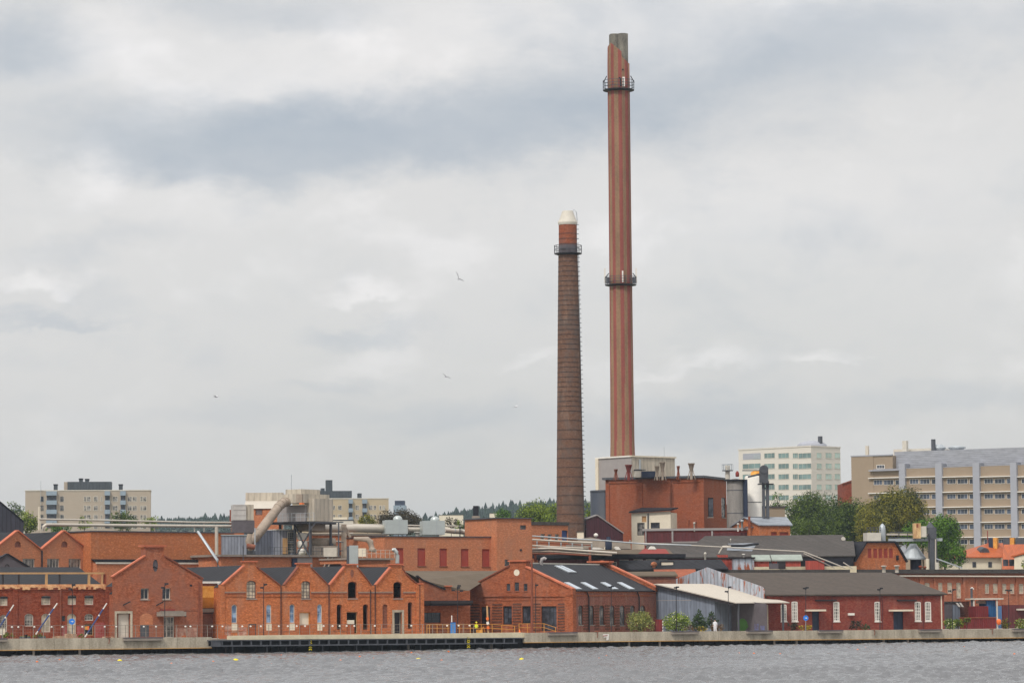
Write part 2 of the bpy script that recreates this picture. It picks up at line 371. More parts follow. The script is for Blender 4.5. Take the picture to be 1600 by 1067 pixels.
M['willow'] = leafm('grey_green_leaves', (0.10, 0.13, 0.035, 1), (0.38, 0.38, 0.11, 1), scale=1.0)
M['elder'] = leafm('flowering_shrub_leaves', (0.07, 0.12, 0.015, 1), (0.32, 0.42, 0.05, 1), (0.72, 0.70, 0.42, 1), 1.0)
M['pine'] = leafm('dark_conifer_needles', (0.02, 0.045, 0.015, 1), (0.06, 0.10, 0.025, 1), scale=1.0)
M['yflower'] = leafm('yellow_flowers', (0.10, 0.12, 0.02, 1), (0.50, 0.34, 0.02, 1), (0.75, 0.50, 0.03, 1), 1.0)
M['dryplant'] = leafm('dry_red_brown_plants', (0.10, 0.06, 0.04, 1), (0.24, 0.16, 0.08, 1), scale=1.0)
M['shrub_dk'] = leafm('dark_shrub_leaves', (0.02, 0.02, 0.018, 1), (0.06, 0.06, 0.03, 1), scale=1.0)
M['forest'] = leafm('haze_blue_needles', (0.012, 0.030, 0.022, 1), (0.036, 0.066, 0.046, 1), scale=0.02)  # needles tinted bluer, so part of the distance haze is in the colour

# ------------------------------------------------------------------ mesh builder
class MB:
    def __init__(s): s.v = []; s.f = []; s.sm = []; s.mi = []; s.cur = 0
    def face(s, pts, smooth=False):
        b = len(s.v); s.v += [tuple(p) for p in pts]; s.f.append(tuple(range(b, b + len(pts)))); s.sm.append(smooth); s.mi.append(s.cur); return s
    def raw(s, vs, fs, smooth=False):
        b = len(s.v); s.v += [tuple(p) for p in vs]
        for f in fs: s.f.append(tuple(b + i for i in f)); s.sm.append(smooth); s.mi.append(s.cur)
        return s
    def box(s, x0, x1, y0, y1, z0, z1):
        if x1 < x0: x0, x1 = x1, x0
        if y1 < y0: y0, y1 = y1, y0
        if z1 < z0: z0, z1 = z1, z0
        vs = [(x, y, z) for z in (z0, z1) for y in (y0, y1) for x in (x0, x1)]
        return s.raw(vs, [(0, 2, 3, 1), (4, 5, 7, 6), (0, 1, 5, 4), (2, 6, 7, 3), (0, 4, 6, 2), (1, 3, 7, 5)])
    def prism(s, poly, fmap, d0, d1):
        "poly in (a,z), extruded along d through fmap(a,d,z)"
        n = len(poly); vs = [fmap(a, d0, z) for a, z in poly] + [fmap(a, d1, z) for a, z in poly]
        fs = [tuple(range(n)), tuple(range(2 * n - 1, n - 1, -1))] + [(i, n + i, n + (i + 1) % n, (i + 1) % n) for i in range(n)]
        return s.raw(vs, fs)
    def tube(s, pts, r, n=8, cap=True, smooth=True):
        pts = [Vector(p) for p in pts]; rs = r if isinstance(r, (list, tuple)) else [r] * len(pts)
        rings = []; prev = None
        for i, p in enumerate(pts):
            if i == 0: d = pts[1] - p
            elif i == len(pts) - 1: d = p - pts[i - 1]
            else: d = (pts[i + 1] - p).normalized() + (p - pts[i - 1]).normalized()
            d.normalize()
            up = Vector((0, 0, 1)) if abs(d.z) < 0.95 else Vector((0, 1, 0))
            a = d.cross(up).normalized(); b = d.cross(a)
            rings.append([p + (a * math.cos(k * 2 * math.pi / n) + b * math.sin(k * 2 * math.pi / n)) * rs[i] for k in range(n)])
        vs = [v for rg in rings for v in rg]; fs = []
        for i in range(len(pts) - 1):
            for k in range(n): fs.append((i * n + k, i * n + (k + 1) % n, (i + 1) * n + (k + 1) % n, (i + 1) * n + k))
        s.raw(vs, fs, smooth)
        if cap:
            s.face(rings[0]); s.face(rings[-1])
        return s
    def lathe(s, prof, c=(0, 0), n=20, smooth=True, cap=True, a0=0.0):
        "prof: list of (r,z)"
        vs = [(c[0] + r * math.cos(a0 + k * 2 * math.pi / n), c[1] + r * math.sin(a0 + k * 2 * math.pi / n), z) for r, z in prof for k in range(n)]
        fs = [(i * n + k, i * n + (k + 1) % n, (i + 1) * n + (k + 1) % n, (i + 1) * n + k) for i in range(len(prof) - 1) for k in range(n)]
        s.raw(vs, fs, smooth)
        if cap:
            s.face(vs[:n]); s.face(vs[-n:])
        return s
    def bar(s, p, q, w, h=None):
        "square bar between two points"
        h = h or w; p = Vector(p); q = Vector(q); d = (q - p).normalized()
        up = Vector((0, 0, 1)) if abs(d.z) < 0.95 else Vector((0, 1, 0))
        a = d.cross(up).normalized() * w / 2; b = a.cross(d).normalized() * h / 2
        vs = [e + sa * a + sb * b for e in (p, q) for sa, sb in ((-1, -1), (1, -1), (1, 1), (-1, 1))]
        return s.raw(vs, [(0, 1, 2, 3), (7, 6, 5, 4), (0, 4, 5, 1), (1, 5, 6, 2), (2, 6, 7, 3), (3, 7, 4, 0)])
    def build(s, name, mat, parent=None):
        me = bpy.data.meshes.new(name)
        me.from_pydata(s.v, [], s.f)
        for m in (mat if isinstance(mat, (list, tuple)) else [mat]): me.materials.append(M[m] if isinstance(m, str) else m)
        me.polygons.foreach_set('use_smooth', s.sm)
        if max(s.mi, default=0): me.polygons.foreach_set('material_index', s.mi)
        me.update()
        o = bpy.data.objects.new(name, me); COL.objects.link(o)
        if parent is not None: o.parent = parent
        return o
def tag(o, label=None, cat=None, group=None, kind=None):
    if label: o['label'] = label
    if cat: o['category'] = cat
    if group: o['group'] = group
    if kind: o['kind'] = kind
    return o
def thing(name, label, cat, loc=(0, 0, 0), rz=0.0, group=None):
    o = bpy.data.objects.new(name, None); COL.objects.link(o); o.empty_display_size = 0.5
    o.location = loc; o.rotation_euler = (0, 0, rz)
    return tag(o, label, cat, group)
def solo(mb, name, mat, label, cat, group=None, loc=None):
    "a thing that is one mesh; vertices were given in world space"
    if loc is None:
        xs = [v[0] for v in mb.v]; ys = [v[1] for v in mb.v]; zs = [v[2] for v in mb.v]
        loc = ((min(xs) + max(xs)) / 2, (min(ys) + max(ys)) / 2, min(zs))
    mb.v = [(v[0] - loc[0], v[1] - loc[1], v[2] - loc[2]) for v in mb.v]
    o = mb.build(name, mat); o.location = loc
    return tag(o, label, cat, group)
class Wd:
    "a thing whose parts are given in world coordinates"
    def __init__(s, name, label, cat, loc, group=None):
        s.o = thing(name, label, cat, loc, 0, group); s.l = Vector(loc)
    def part(s, mb, name, mat, parent=None, label=None):
        mb.v = [tuple(Vector(v) - s.l) for v in mb.v]
        o = mb.build(name, mat, parent or s.o)
        if label: o['label'] = label
        return o
def copy_tree(o, parent=None):
    c = o.copy(); COL.objects.link(c)
    if parent is not None: c.parent = parent
    for ch in list(o.children): copy_tree(ch, c)
    return c

def inside(p, poly):
    x, y = p; c = False; n = len(poly)
    for i in range(n):
        x1, y1 = poly[i]; x2, y2 = poly[(i + 1) % n]
        if (y1 > y) != (y2 > y) and x < (x2 - x1) * (y - y1) / (y2 - y1) + x1: c = not c
    return c
def sheet(mb, outline, holes, fmap, rev=0.3):
    "a wall face with real openings and their reveals"
    vs = []; es = []
    for poly in [outline] + holes:
        b = len(vs); vs += [Vector(p) for p in poly]; es += [(b + i, b + (i + 1) % len(poly)) for i in range(len(poly))]
    ov, oe, of, *_ = delaunay_2d_cdt(vs, es, [], 0, 1e-6)
    fs = []
    for f in of:
        c = (sum(ov[i].x for i in f) / len(f), sum(ov[i].y for i in f) / len(f))
        if inside(c, outline) and not any(inside(c, h) for h in holes): fs.append(tuple(f))
    mb.raw([fmap(v.x, 0, v.y) for v in ov], fs)
    for h in holes:
        for i in range(len(h)):
            a, b = h[i], h[(i + 1) % len(h)]
            mb.face([fmap(a[0], 0, a[1]), fmap(b[0], 0, b[1]), fmap(b[0], rev, b[1]), fmap(a[0], rev, a[1])])

def hole_poly(a0, z0, a1, z1, arch=0.0, n=7):
    if arch == 'oval':
        return [((a0 + a1) / 2 + (a1 - a0) / 2 * math.cos(k * math.pi / 8), (z0 + z1) / 2 + (z1 - z0) / 2 * math.sin(k * math.pi / 8)) for k in range(16)]
    if not arch: return [(a0, z0), (a1, z0), (a1, z1), (a0, z1)]
    w = a1 - a0; rise = arch * w; zs = z1 - rise
    pts = [(a0, z0), (a1, z0)]
    for k in range(n):
        th = math.pi * k / (n - 1)
        pts.append(((a0 + a1) / 2 + w / 2 * math.cos(th), zs + rise * math.sin(th)))
    return pts

class Bld:
    def __init__(s, name, label, cat, pxL, YL, pxR, YR, group=None, z0=GZ):
        A = GP(pxL, YL, z0); B = GP(pxR, YR, z0)
        s.z0 = z0; s.A = Vector((A.x, A.y, z0)); s.L = (Vector((B.x, B.y)) - Vector((A.x, A.y))).length
        s.ang = math.atan2(B.y - A.y, B.x - A.x)
        s.o = thing(name, label, cat, s.A, s.ang, group)
        s.inv = (Matrix.Translation(s.A) @ Matrix.Rotation(s.ang, 4, 'Z')).inverted()
        s.holes = {}; s.D = 10.0
    def loc(s, K, x, y, axis='y', val=0.0):
        "where the sight line through a photo pixel meets the local plane axis=val"
        px, py = g(K, x, y)
        e = s.inv @ EYEV; d = (s.inv.to_3x3() @ ray(px, py))
        i = 'xyz'.index(axis); k = (val - e[i]) / d[i]
        return e + d * k
    def pl(s, plane):
        if isinstance(plane, tuple): return plane
        return (plane, 0.0)
    def fmap(s, plane):
        k, off = s.pl(plane)
        if k == 'F': return lambda a, d, z: (a, off + d, z)
        if k == 'R': return lambda a, d, z: (s.L - off - d, a, z)
        if k == 'L': return lambda a, d, z: (off + d, a, z)
    def pt(s, plane, K, x, y):
        k, off = s.pl(plane)
        if k == 'F': p = s.loc(K, x, y, 'y', off); return (p.x, p.z)
        if k == 'R': p = s.loc(K, x, y, 'x', s.L - off); return (p.y, p.z)
        p = s.loc(K, x, y, 'x', off); return (p.y, p.z)
    def rect(s, plane, K, r):
        xm, ym = (r[0] + r[2]) / 2, (r[1] + r[3]) / 2
        a0 = s.pt(plane, K, r[0], ym)[0]; a1 = s.pt(plane, K, r[2], ym)[0]
        z1 = s.pt(plane, K, xm, r[1])[1]; z0 = s.pt(plane, K, xm, r[3])[1]
        if a0 > a1: a0, a1 = a1, a0
        return a0, (max(z0, 0.0) if s.z0 < GZ + .1 else z0), a1, z1
    def win(s, plane, K, r, arch=0.0, frame='steel_dk', pane='glass', nx=1, nz=2, dep=0.22, fw=0.09, sill=None,
            name='window', label=None, hole=True, surround=None, local=False):
        a0, z0, a1, z1 = r if local else s.rect(plane, K, r)
        fm = s.fmap(plane); hp = hole_poly(a0, z0, a1, z1, arch)
        if hole: s.holes.setdefault(s.pl(plane), []).append(hp)
        else: dep = -0.04
        mb = MB(); cx, cz = (a0 + a1) / 2, (z0 + z1) / 2
        w, h = a1 - a0, z1 - z0
        ip = [(cx + (a - cx) * (1 - 2 * fw / w), cz + (z - cz) * (1 - 2 * fw / h)) for a, z in hp]
        n = len(hp); d0, d1 = dep - 0.05, dep + 0.03
        for i in range(n):
            j = (i + 1) % n
            mb.face([fm(hp[i][0], d0, hp[i][1]), fm(hp[j][0], d0, hp[j][1]), fm(ip[j][0], d0, ip[j][1]), fm(ip[i][0], d0, ip[i][1])])
            mb.face([fm(ip[i][0], d0, ip[i][1]), fm(ip[j][0], d0, ip[j][1]), fm(ip[j][0], d1, ip[j][1]), fm(ip[i][0], d1, ip[i][1])])
            if not hole: mb.face([fm(hp[i][0], d0, hp[i][1]), fm(hp[j][0], d0, hp[j][1]), fm(hp[j][0], 0, hp[j][1]), fm(hp[i][0], 0, hp[i][1])])
        def bb(u0, u1, v0, v1):
            p = fm(u0, d0 + 0.01, v0); q = fm(u1, d0 + 0.06, v1); mb.box(p[0], q[0], p[1], q[1], v0, v1)
        bw = fw * 0.45; top = z1 - fw * 0.5 if not arch or arch == 'oval' else z1 - arch * w * 0.25
        if pane is not None:
            for i in range(1, nx):
                u = a0 + w * i / nx; bb(u - bw / 2, u + bw / 2, z0 + fw * .5, top)
            for i in range(1, nz):
                v = z0 + h * i / nz; bb(a0 + fw * .6, a1 - fw * .6, v - bw / 2, v + bw / 2)
        o = mb.build(name, frame, s.o)
        if label: o['label'] = label
        if pane is not None:
            MB().face([fm(a, dep, z) for a, z in hp]).build('pane' if name != 'door' else 'panel', pane, o)
        if sill:
            m2 = MB(); p = fm(a0 - 0.08, -0.09, z0 - 0.12); q = fm(a1 + 0.08, (dep - 0.06) if hole else -0.003, z0 - 0.002)
            if hole: q = fm(a1 + 0.08, -0.003, z0 - 0.002)
            m2.box(p[0], q[0], p[1], q[1], p[2], q[2]); m2.build('sill', sill, o)
        if surround:
            m2 = MB(); sw = 0.28
            for (u0, u1, v0, v1) in ((a0 - sw, a0, z0, z1 + sw), (a1, a1 + sw, z0, z1 + sw), (a0 + .002, a1 - .002, z1, z1 + sw)):
                p = fm(u0, -0.06, v0); q = fm(u1, -0.004, v1); m2.box(p[0], q[0], p[1], q[1], v0, v1)
            m2.build('surround', surround, o)
        return o
    def bx(s, mb, plane, K, r, d0=-0.08, d1=-0.003, local=False):
        a0, z0, a1, z1 = r if local else s.rect(plane, K, r)
        fm = s.fmap(plane); p = fm(a0, d0, z0); q = fm(a1, d1, z1); mb.box(p[0], q[0], p[1], q[1], z0, z1)
        return mb
    def add(s, name, mat, plane, K, r, d0=-0.08, d1=-0.003, parent=None, label=None, local=False):
        o = s.bx(MB(), plane, K, r, d0, d1, local).build(name, mat, parent or s.o)
        if label: o['label'] = label
        return o
    def pipe(s, plane, K, pts, r=0.07, mat='steel_dk', name='downpipe', off=-0.12):
        fm = s.fmap(plane); w = []
        for x, y in pts:
            a, z = s.pt(plane, K, x, y); w.append(fm(a, off, max(z, 0.0)))
        return MB().tube(w, r, 6).build(name, mat, s.o)
    def outline(s, plane, K, pts):
        return [s.pt(plane, K, x, y) for x, y in pts]
    # -- bodies
    def flat(s, D, H, mat, roof='roof_grey', cap='steel_dk', side=None, extra=None, par=0.35, capw=0.12, capd=0.15, roofz=None):
        "flat-roofed block"
        s.D = D; s.H = H; mb = MB(); L = s.L
        sheet(mb, [(0, 0), (L, 0), (L, H), (0, H)], s.holes.get(('F', 0.0), []), s.fmap('F'))
        sheet(mb, [(0, 0), (D, 0), (D, H), (0, H)], s.holes.get(('L', 0.0), []), s.fmap('L'))
        sheet(mb, [(0, 0), (D, 0), (D, H), (0, H)], s.holes.get(('R', 0.0), []), s.fmap('R'))
        mb.face([(0, D, 0), (L, D, 0), (L, D, H), (0, D, H)])
        if extra: extra(mb)
        w = mb.build('wall', mat, s.o)
        MB().box(0.02, L - 0.02, 0.02, D - 0.02, H - par - 0.2, H - par).build('roof', roof, s.o)
        c = MB(); e = capd
        c.box(-e, L + e, -e, 0.3, H, H + capw).box(-e, L + e, D - 0.3, D + e, H, H + capw)
        c.box(-e, 0.3, 0.3, D - 0.3, H, H + capw).box(L - 0.3, L + e, 0.3, D - 0.3, H, H + capw)
        c.build('coping', cap, s.o)
        return w
    def gabled_x(s, D, ze, zr, mat, roof, u0=None, u1=None, yr=None, over=0.4, lmat=None, thick=0.18):
        "ridge parallel to the facade; u0/u1 = ridge ends (hips when inside the walls)"
        s.D = D; L = s.L; yr = yr if yr is not None else D / 2
        gl = u0 is None; gr = u1 is None
        mb = MB()
        sheet(mb, [(0, 0), (L, 0), (L, ze), (0, ze)], s.holes.get(('F', 0.0), []), s.fmap('F'))
        pr = [(0, 0), (D, 0), (D, ze), (yr, zr), (0, ze)]; ph = [(0, 0), (D, 0), (D, ze), (0, ze)]
        if lmat:
            m3 = MB(); sheet(m3, pr if gl else ph, s.holes.get(('L', 0.0), []), s.fmap('L')); m3.build('gable_wall', lmat, s.o)
        else: sheet(mb, pr if gl else ph, s.holes.get(('L', 0.0), []), s.fmap('L'))
        sheet(mb, pr if gr else ph, s.holes.get(('R', 0.0), []), s.fmap('R'))
        mb.face([(0, D, 0), (L, D, 0), (L, D, ze), (0, D, ze)])
        mb.build('wall', mat, s.o)
        r0 = -over if gl else u0; r1 = L + over if gr else u1
        k = (zr - ze) / yr; k2 = (zr - ze) / (D - yr); o = over; e = 0.02
        A_ = (-o, -o, ze - k * o + e); B_ = (L + o, -o, ze - k * o + e); C_ = (L + o, D + o, ze - k2 * o + e); D_ = (-o, D + o, ze - k2 * o + e)
        R0 = (r0, yr, zr + e); R1_ = (r1, yr, zr + e)
        rb = MB()
        def up(p): return (p[0], p[1], p[2] + thick)
        for q in ([A_, B_, R1_, R0], [C_, D_, R0, R1_]): rb.face([up(p) for p in q])
        for q in ([A_, R0, D_], [B_, C_, R1_]):
            if q[0][0] == A_[0] and gl or q[0][0] == B_[0] and gr: continue
            rb.face([up(p) for p in q])
        per = [A_, B_, C_, D_]
        for i in range(4):
            p, q = per[i], per[(i + 1) % 4]
            if (i == 1 and gr) or (i == 3 and gl):
                R = R1_ if i == 1 else R0
                rb.face([p, R, up(R), up(p)]); rb.face([R, q, up(q), up(R)])
            else: rb.face([p, q, up(q), up(p)])
        rb.face([A_, B_, R1_, R0]); rb.face([C_, D_, R0, R1_])
        return rb.build('roof', roof, s.o)

# ================================================================== SETTING
# ---- water: real waves where it is near, calm far out
def make_water():
    r = np.random.RandomState(3)
    xs = np.concatenate([[-9000, -2000, -500, -200, -120], np.arange(-66, 78, 0.26), [130, 220, 520, 2000, 9000]])
    ys = np.concatenate([[-6000, -800, -100, 60, 140, 190], np.arange(206, 330, 0.5), np.arange(330, 470, 0.8), [520, 700, 2000]])
    X, Y = np.meshgrid(xs, ys)
    Z = np.zeros_like(X)
    for i in range(70):
        lam = math.exp(r.uniform(math.log(0.75), math.log(3.0)))
        th = math.radians(r.normal(70, 45)); k = 2 * math.pi / lam
        a = 0.0150 * lam ** 0.40
        ph = r.uniform(0, 6.28)
        u = k * (X * math.cos(th) + Y * math.sin(th)) + ph
        Z += a * (np.sin(u) + 0.25 * np.cos(2 * u))
    gust = 0.75 + 0.35 * np.sin(X * 0.05 + Y * 0.021 + 1) * np.sin(Y * 0.06 - X * 0.013)
    fade = (np.clip((X + 90) / 20, 0, 1) * np.clip((100 - X) / 20, 0, 1) * np.clip((Y - 195) / 15, 0, 1) * np.clip((480 - Y) / 15, 0, 1))
    Z *= gust * fade
    ny, nx = X.shape
    me = bpy.data.meshes.new("water")
    co = np.stack([X, Y, Z], -1).reshape(-1, 3)
    idx = np.arange(nx * ny).reshape(ny, nx)
    q = np.stack([idx[:-1, :-1], idx[:-1, 1:], idx[1:, 1:], idx[1:, :-1]], -1).reshape(-1, 4)
    me.vertices.add(len(co)); me.vertices.foreach_set('co', co.ravel())
    me.loops.add(q.size); me.loops.foreach_set('vertex_index', q.ravel())
    me.polygons.add(len(q)); me.polygons.foreach_set('loop_start', np.arange(0, q.size, 4)); me.polygons.foreach_set('loop_total', np.full(len(q), 4))
    me.polygons.foreach_set('use_smooth', np.ones(len(q), bool))
    me.update(); me.validate()
    m, n, b = newmat('lake_water')
    b.inputs['Base Color'].default_value = (0.15, 0.152, 0.16, 1); b.inputs['Roughness'].default_value = 0.11
    b.inputs['IOR'].default_value = 1.33
    co_ = n.n('ShaderNodeTexCoord').outputs['Object']
    h = n.m('ADD', n.noise(n.vm('MULTIPLY', co_, (1.0, 1.0, 1)), 2.6, 4.0, 0.65), n.m('MULTIPLY', n.noise(co_, 0.5, 3.0, 0.6), 1.5))
    bp = n.n('ShaderNodeBump'); bp.inputs['Strength'].default_value = 0.9; bp.inputs['Distance'].default_value = 0.10
    n.link(h, bp.inputs['Height']); n.link(bp.outputs[0], b.inputs['Normal'])
    me.materials.append(m)
    o = bpy.data.objects.new("water", me); COL.objects.link(o); tag(o, kind='structure')
make_water()

# ---- quay
q = Bld('quay', None, None, -300, DQ(-300), 1900, DQ(1900), z0=0.0)
q.o['kind'] = 'structure'
TOP = [(-200, 998.8), (0, 997.3), (300, 995.1), (331, 994.9), (820, 988.2), (1040, 986.2), (1300, 984.3), (1600, 982.1), (1800, 980.7)]
BOT = [(-200, 1017.4), (0, 1015.2), (300, 1011.5), (331, 1011.2), (820, 1003.0), (1040, 1000.4), (1300, 998.3), (1600, 995.4), (1800, 993.8)]
def lerp(tab, x):
    for (x0, y0), (x1, y1) in zip(tab, tab[1:]):
        if x0 <= x <= x1: return y0 + (y1 - y0) * (x - x0) / (x1 - x0)
    return tab[0][1] if x < tab[0][0] else tab[-1][1]
def qtop(px): return q.pt('F', Q, px, lerp(TOP, px))
def strip(mb, x0, x1, topf, botf, d0, d1, step=20):
    n = max(1, int((x1 - x0) / step)); xs = [x0 + (x1 - x0) * i / n for i in range(n + 1)]
    t_ = [q.pt('F', Q, x, topf(x)) for x in xs]; b_ = [q.pt('F', Q, x, botf(x)) for x in xs]
    mb.prism(t_ + b_[::-1], lambda a, d, z: (a, d, z), d0, d1)
fT = lambda x: lerp(TOP, x); fB = lambda x: lerp(BOT, x)
mb = MB(); x = -300
while x < 326:                                   # cast panels with open joints
    nx_ = min(x + 27.5, 331); strip(mb, x + 0.15, nx_ - 0.15, fT, fB, 0, 0.6); x += 27.5
x = 820
while x < 1880: strip(mb, x + 0.15, x + 27.35, fT, fB, 0, 0.6); x += 27.5
mb.build('edge_beam', 'concrete', q.o)
mb = MB(); strip(mb, -300, 331, fB, lambda x: fB(x) + 1.0, -0.03, 0.5); strip(mb, 820, 1900, fB, lambda x: fB(x) + 1.0, -0.03, 0.5)
mb.build('rust_stained_edge', plain('rust_stained_edge', sr(196, 150, 84), 0.9, 0.3), q.o)
MB().box(0, q.L, 1.6, 2.0, -1.5, 1.55).build('dark_recess_back', 'black', q.o)  # black back wall puts the shade of the recess into its colour
MB().box(0, q.L, 0.6, 14.0, 1.45, 1.74).build('promenade', 'paving', q.o)
for px in (54, 126, 1247, 1212, 985, 1033, 1383, 1421, 640, 770):
    a = q.pt('F', Q, px, 1010)[0]; MB().lathe([(0.16, -1.5), (0.16, 1.5)], (a, 0.35), 8).build('pile', 'concrete_dk', q.o)
rp = MB()
for i in range(150):
    a = q.L * (0.12 + 0.76 * (i + rnd.random() * 0.6) / 150); rp.lathe([(0.10, -1.5), (0.10, 1.45)], (a, 1.0 + rnd.random() * 0.5), 6)
o = rp.build('inner_piles', 'blackwood', q.o)

# ---- land
a = math.cos(q.ang), math.sin(q.ang); bk = (-a[1], a[0])
def qw(u, v): return (q.A.x + a[0] * u + bk[0] * v, q.A.y + a[1] * u + bk[1] * v)
p0 = qw(-2500, 1.9); p1 = qw(3800, 1.9)
gm = MB().face([(p0[0], p0[1], 1.70), (p1[0], p1[1], 1.70), (9000, p1[1], 1.70), (9000, 12000, 1.70), (-9000, 12000, 1.70), (-9000, p0[1], 1.70)])
m, n, b = newmat('ground')
co_ = n.n('ShaderNodeTexCoord').outputs['Object']
far = n.ramp(n.noise(co_, 0.01, 5.0), 0.4, 0.6)
n.link(n.mix(far, sr(118, 112, 104), (0.09, 0.11, 0.05, 1)), b.inputs['Base Color']); b.inputs['Roughness'].default_value = 0.95
o = gm.build('ground', m); tag(o, kind='structure')

# ---- dark steel jetty in front of the four gables
jt = Bld('jetty', 'dark steel framed jetty with pale deck edge along the four gable front', 'jetty', 331, DQ(331) - 1.6, 820, DQ(820) - 1.6, z0=0.0)
def jq(K, x, y): return jt.pt('F', K, x, y)
def jstrip(x0, x1, t0, t1, b0, b1, d0, d1):
    A_ = jq(Q, x0, t0); B_ = jq(Q, x1, t1); C_ = jq(Q, x1, b1); D_ = jq(Q, x0, b0)
    return MB().prism([A_, B_, C_, D_], lambda a, d, z: (a, d, z), d0, d1)
jstrip(362, 818, 993.2, 987.6, 998.8, 995.6, 0.35, 1.4).build('deck_edge', 'deck', jt.o)
jstrip(331, 820, 999.6, 995.6, 1001.2, 996.8, -0.1, 1.4).build('top_beam', 'steel_dk', jt.o)
jstrip(331, 808, 1007.8, 1003.2, 1009.9, 1005.2, -0.1, 0.3).build('bottom_beam', 'steel_dk', jt.o)
jstrip(331, 345, 1001.2, 1001.2, 1007.8, 1007.8, -0.05, 0.2).build('end_plate', 'steel_dk', jt.o)
jstrip(331, 820, 1001.2, 996.8, 1009.0, 1004.0, 0.9, 1.0).build('dark_backing', 'black', jt.o)  # black backing stands in for the shade inside the bays
x = 346.0
while x < 812:
    p = jq(Q, x, 1001.0 - (x - 331) * 0.0085); r_ = jq(Q, x + 2.0, 1008.4 - (x - 331) * 0.0096)
    MB().box(p[0], r_[0], -0.04, 0.25, r_[1], p[1]).build('post', 'steel_dk', jt.o); x += 15.2
for px in (366, 420, 450, 507, 560, 600, 660, 705, 768):
    p = jq(Q, px, 1010); MB().lathe([(0.1, -1.2), (0.1, p[1] + 0.3)], (p[0], 0.5), 6).build('pile', 'steel_dk', jt.o)
# low pale wall band behind the jetty
strip_ = MB(); strip(strip_, 365, 470, lambda x: 992.6 - (x - 365) * .012, lambda x: 999, 0.2, 0.7); strip(strip_, 470, 660, lambda x: 991.4 - (x - 470) * .008, lambda x: 998, 0.2, 0.7)
strip(strip_, 660, 822, lambda x: 989.6 - (x - 660) * .010, lambda x: 997, 0.2, 0.7)
strip_.build('kerb', 'deck', q.o)

for i, (K, x0, y0, x1, y1) in enumerate([(K4, 1146, 702, 1172, 792), (K6, 1076, 684, 1100, 772)]):
    a0, z0, a1, z1 = q.rect('F', K, (x0, y0, x1, y1))
    w = thing('marker_post', ['yellow and black striped marker post below the brown jetty bench', 'yellow and black striped marker post on the jetty below the yellow railings'][i], 'marker post', q.o.matrix_basis @ Vector(((a0 + a1) / 2, -1.2, 0)), q.ang, 'striped marker posts')
    MB().lathe([(0.14, -0.8), (0.14, z1)], n=8).build('post', 'black', w)
    for k in range(5):
        zz = z0 + (z1 - z0) * (k + 0.2) / 5; mb = MB()
        for s_ in (-1, 1): mb.bar((s_ * 0.20, -0.15, zz), (0, -0.15, zz + 0.15), 0.09)
        mb.build('stripe', 'yellow_bright', w)

def qplace(px, d, z=GZ):
    "world point on the promenade: column px, d metres behind the quay face"
    Y = DQ(px)
    for _ in range(5):
        p = GP(px, Y, z); l = q.inv @ p; Y += (d - l.y) / max(0.4, math.cos(q.ang))
    return GP(px, Y, z)

# ================================================================== FRONT ROW
SB = 12.0
def front(name, label, cat, x0, x1, sb=SB, **kw): return Bld(name, label, cat, x0, DQ(x0) + sb, x1, DQ(x1) + sb, **kw)

# ---- A: deep red brick building at the left
b = front('brick_workshop', 'long deep red brick building without its roof, leaning blue poles in front', 'building', -75, 164.5, 12.4)
for r in ((0, 342, 65, 420), (345, 338, 422, 413), (565, 335, 635, 412), (705, 334, 780, 413)):
    b.win('F', K2, r, 0.08, 'offwhite', 'glass_pale', 3, 3, sill='brick_deep')
for r in ((205, 486, 280, 592), (0, 496, 62, 640)): b.win('F', K2, r, 0.32, 'offwhite', 'glass', 3, 4, sill='brick_deep')
for r in ((345, 487, 422, 640), (560, 487, 635, 665)): b.win('F', K2, r, 0.32, 'offwhite', 'glass_pale', 2, 3)
b.win('F', K2, (705, 487, 780, 545), 0.3, 'offwhite', 'glass', 3, 2)
b.win('F', K2, (705, 570, 780, 668), 0, 'timber', 'black', 1, 1, name='door')
b.add('poster', 'yellow', 'F', K2, (708, 592, 726, 620), -0.05, 0.16); b.add('poster', 'orange', 'F', K2, (727, 590, 742, 622), -0.05, 0.16)
b.win('F', K2, (508, 505, 545, 550), 0, 'steel_dk', 'glass_dk', 1, 1)
for r in ((-230, 342, -160, 420), (-230, 490, -160, 600)): b.win('F', K2, r, 0.1, 'offwhite', 'glass_pale', 3, 3)
H = b.pt('F', K2, 400, 262)[1]
def exA(mb):
    for (x0, x1) in ((-60, -30), (105, 145), (492, 512)): b.bx(mb, 'F', K2, (x0, 268, x1, 700), -0.12, 0.0)
    b.bx(mb, 'F', K2, (875, 262, 940, 700), -0.35, -0.01)
    for (x0, x1) in ((-30, 105), (145, 492), (512, 875)):
        b.bx(mb, 'F', K2, (x0, 262, x1, 290), -0.12, 0.0); b.bx(mb, 'F', K2, (x0, 298, x1, 303), -0.06, 0.0)
b.flat(16, H, 'brick_deep', 'slate', 'timber_pale', extra=exA, par=1.2, capw=0.28, capd=0.10)
a0 = b.pt('F', K2, 875, 400)[0]; z1 = b.pt('F', K2, 900, 158)[1]
MB().box(a0, b.L - 0.02, -0.36, 0.6, H + 0.29, z1).build('pier', 'brick_deep', b.o)
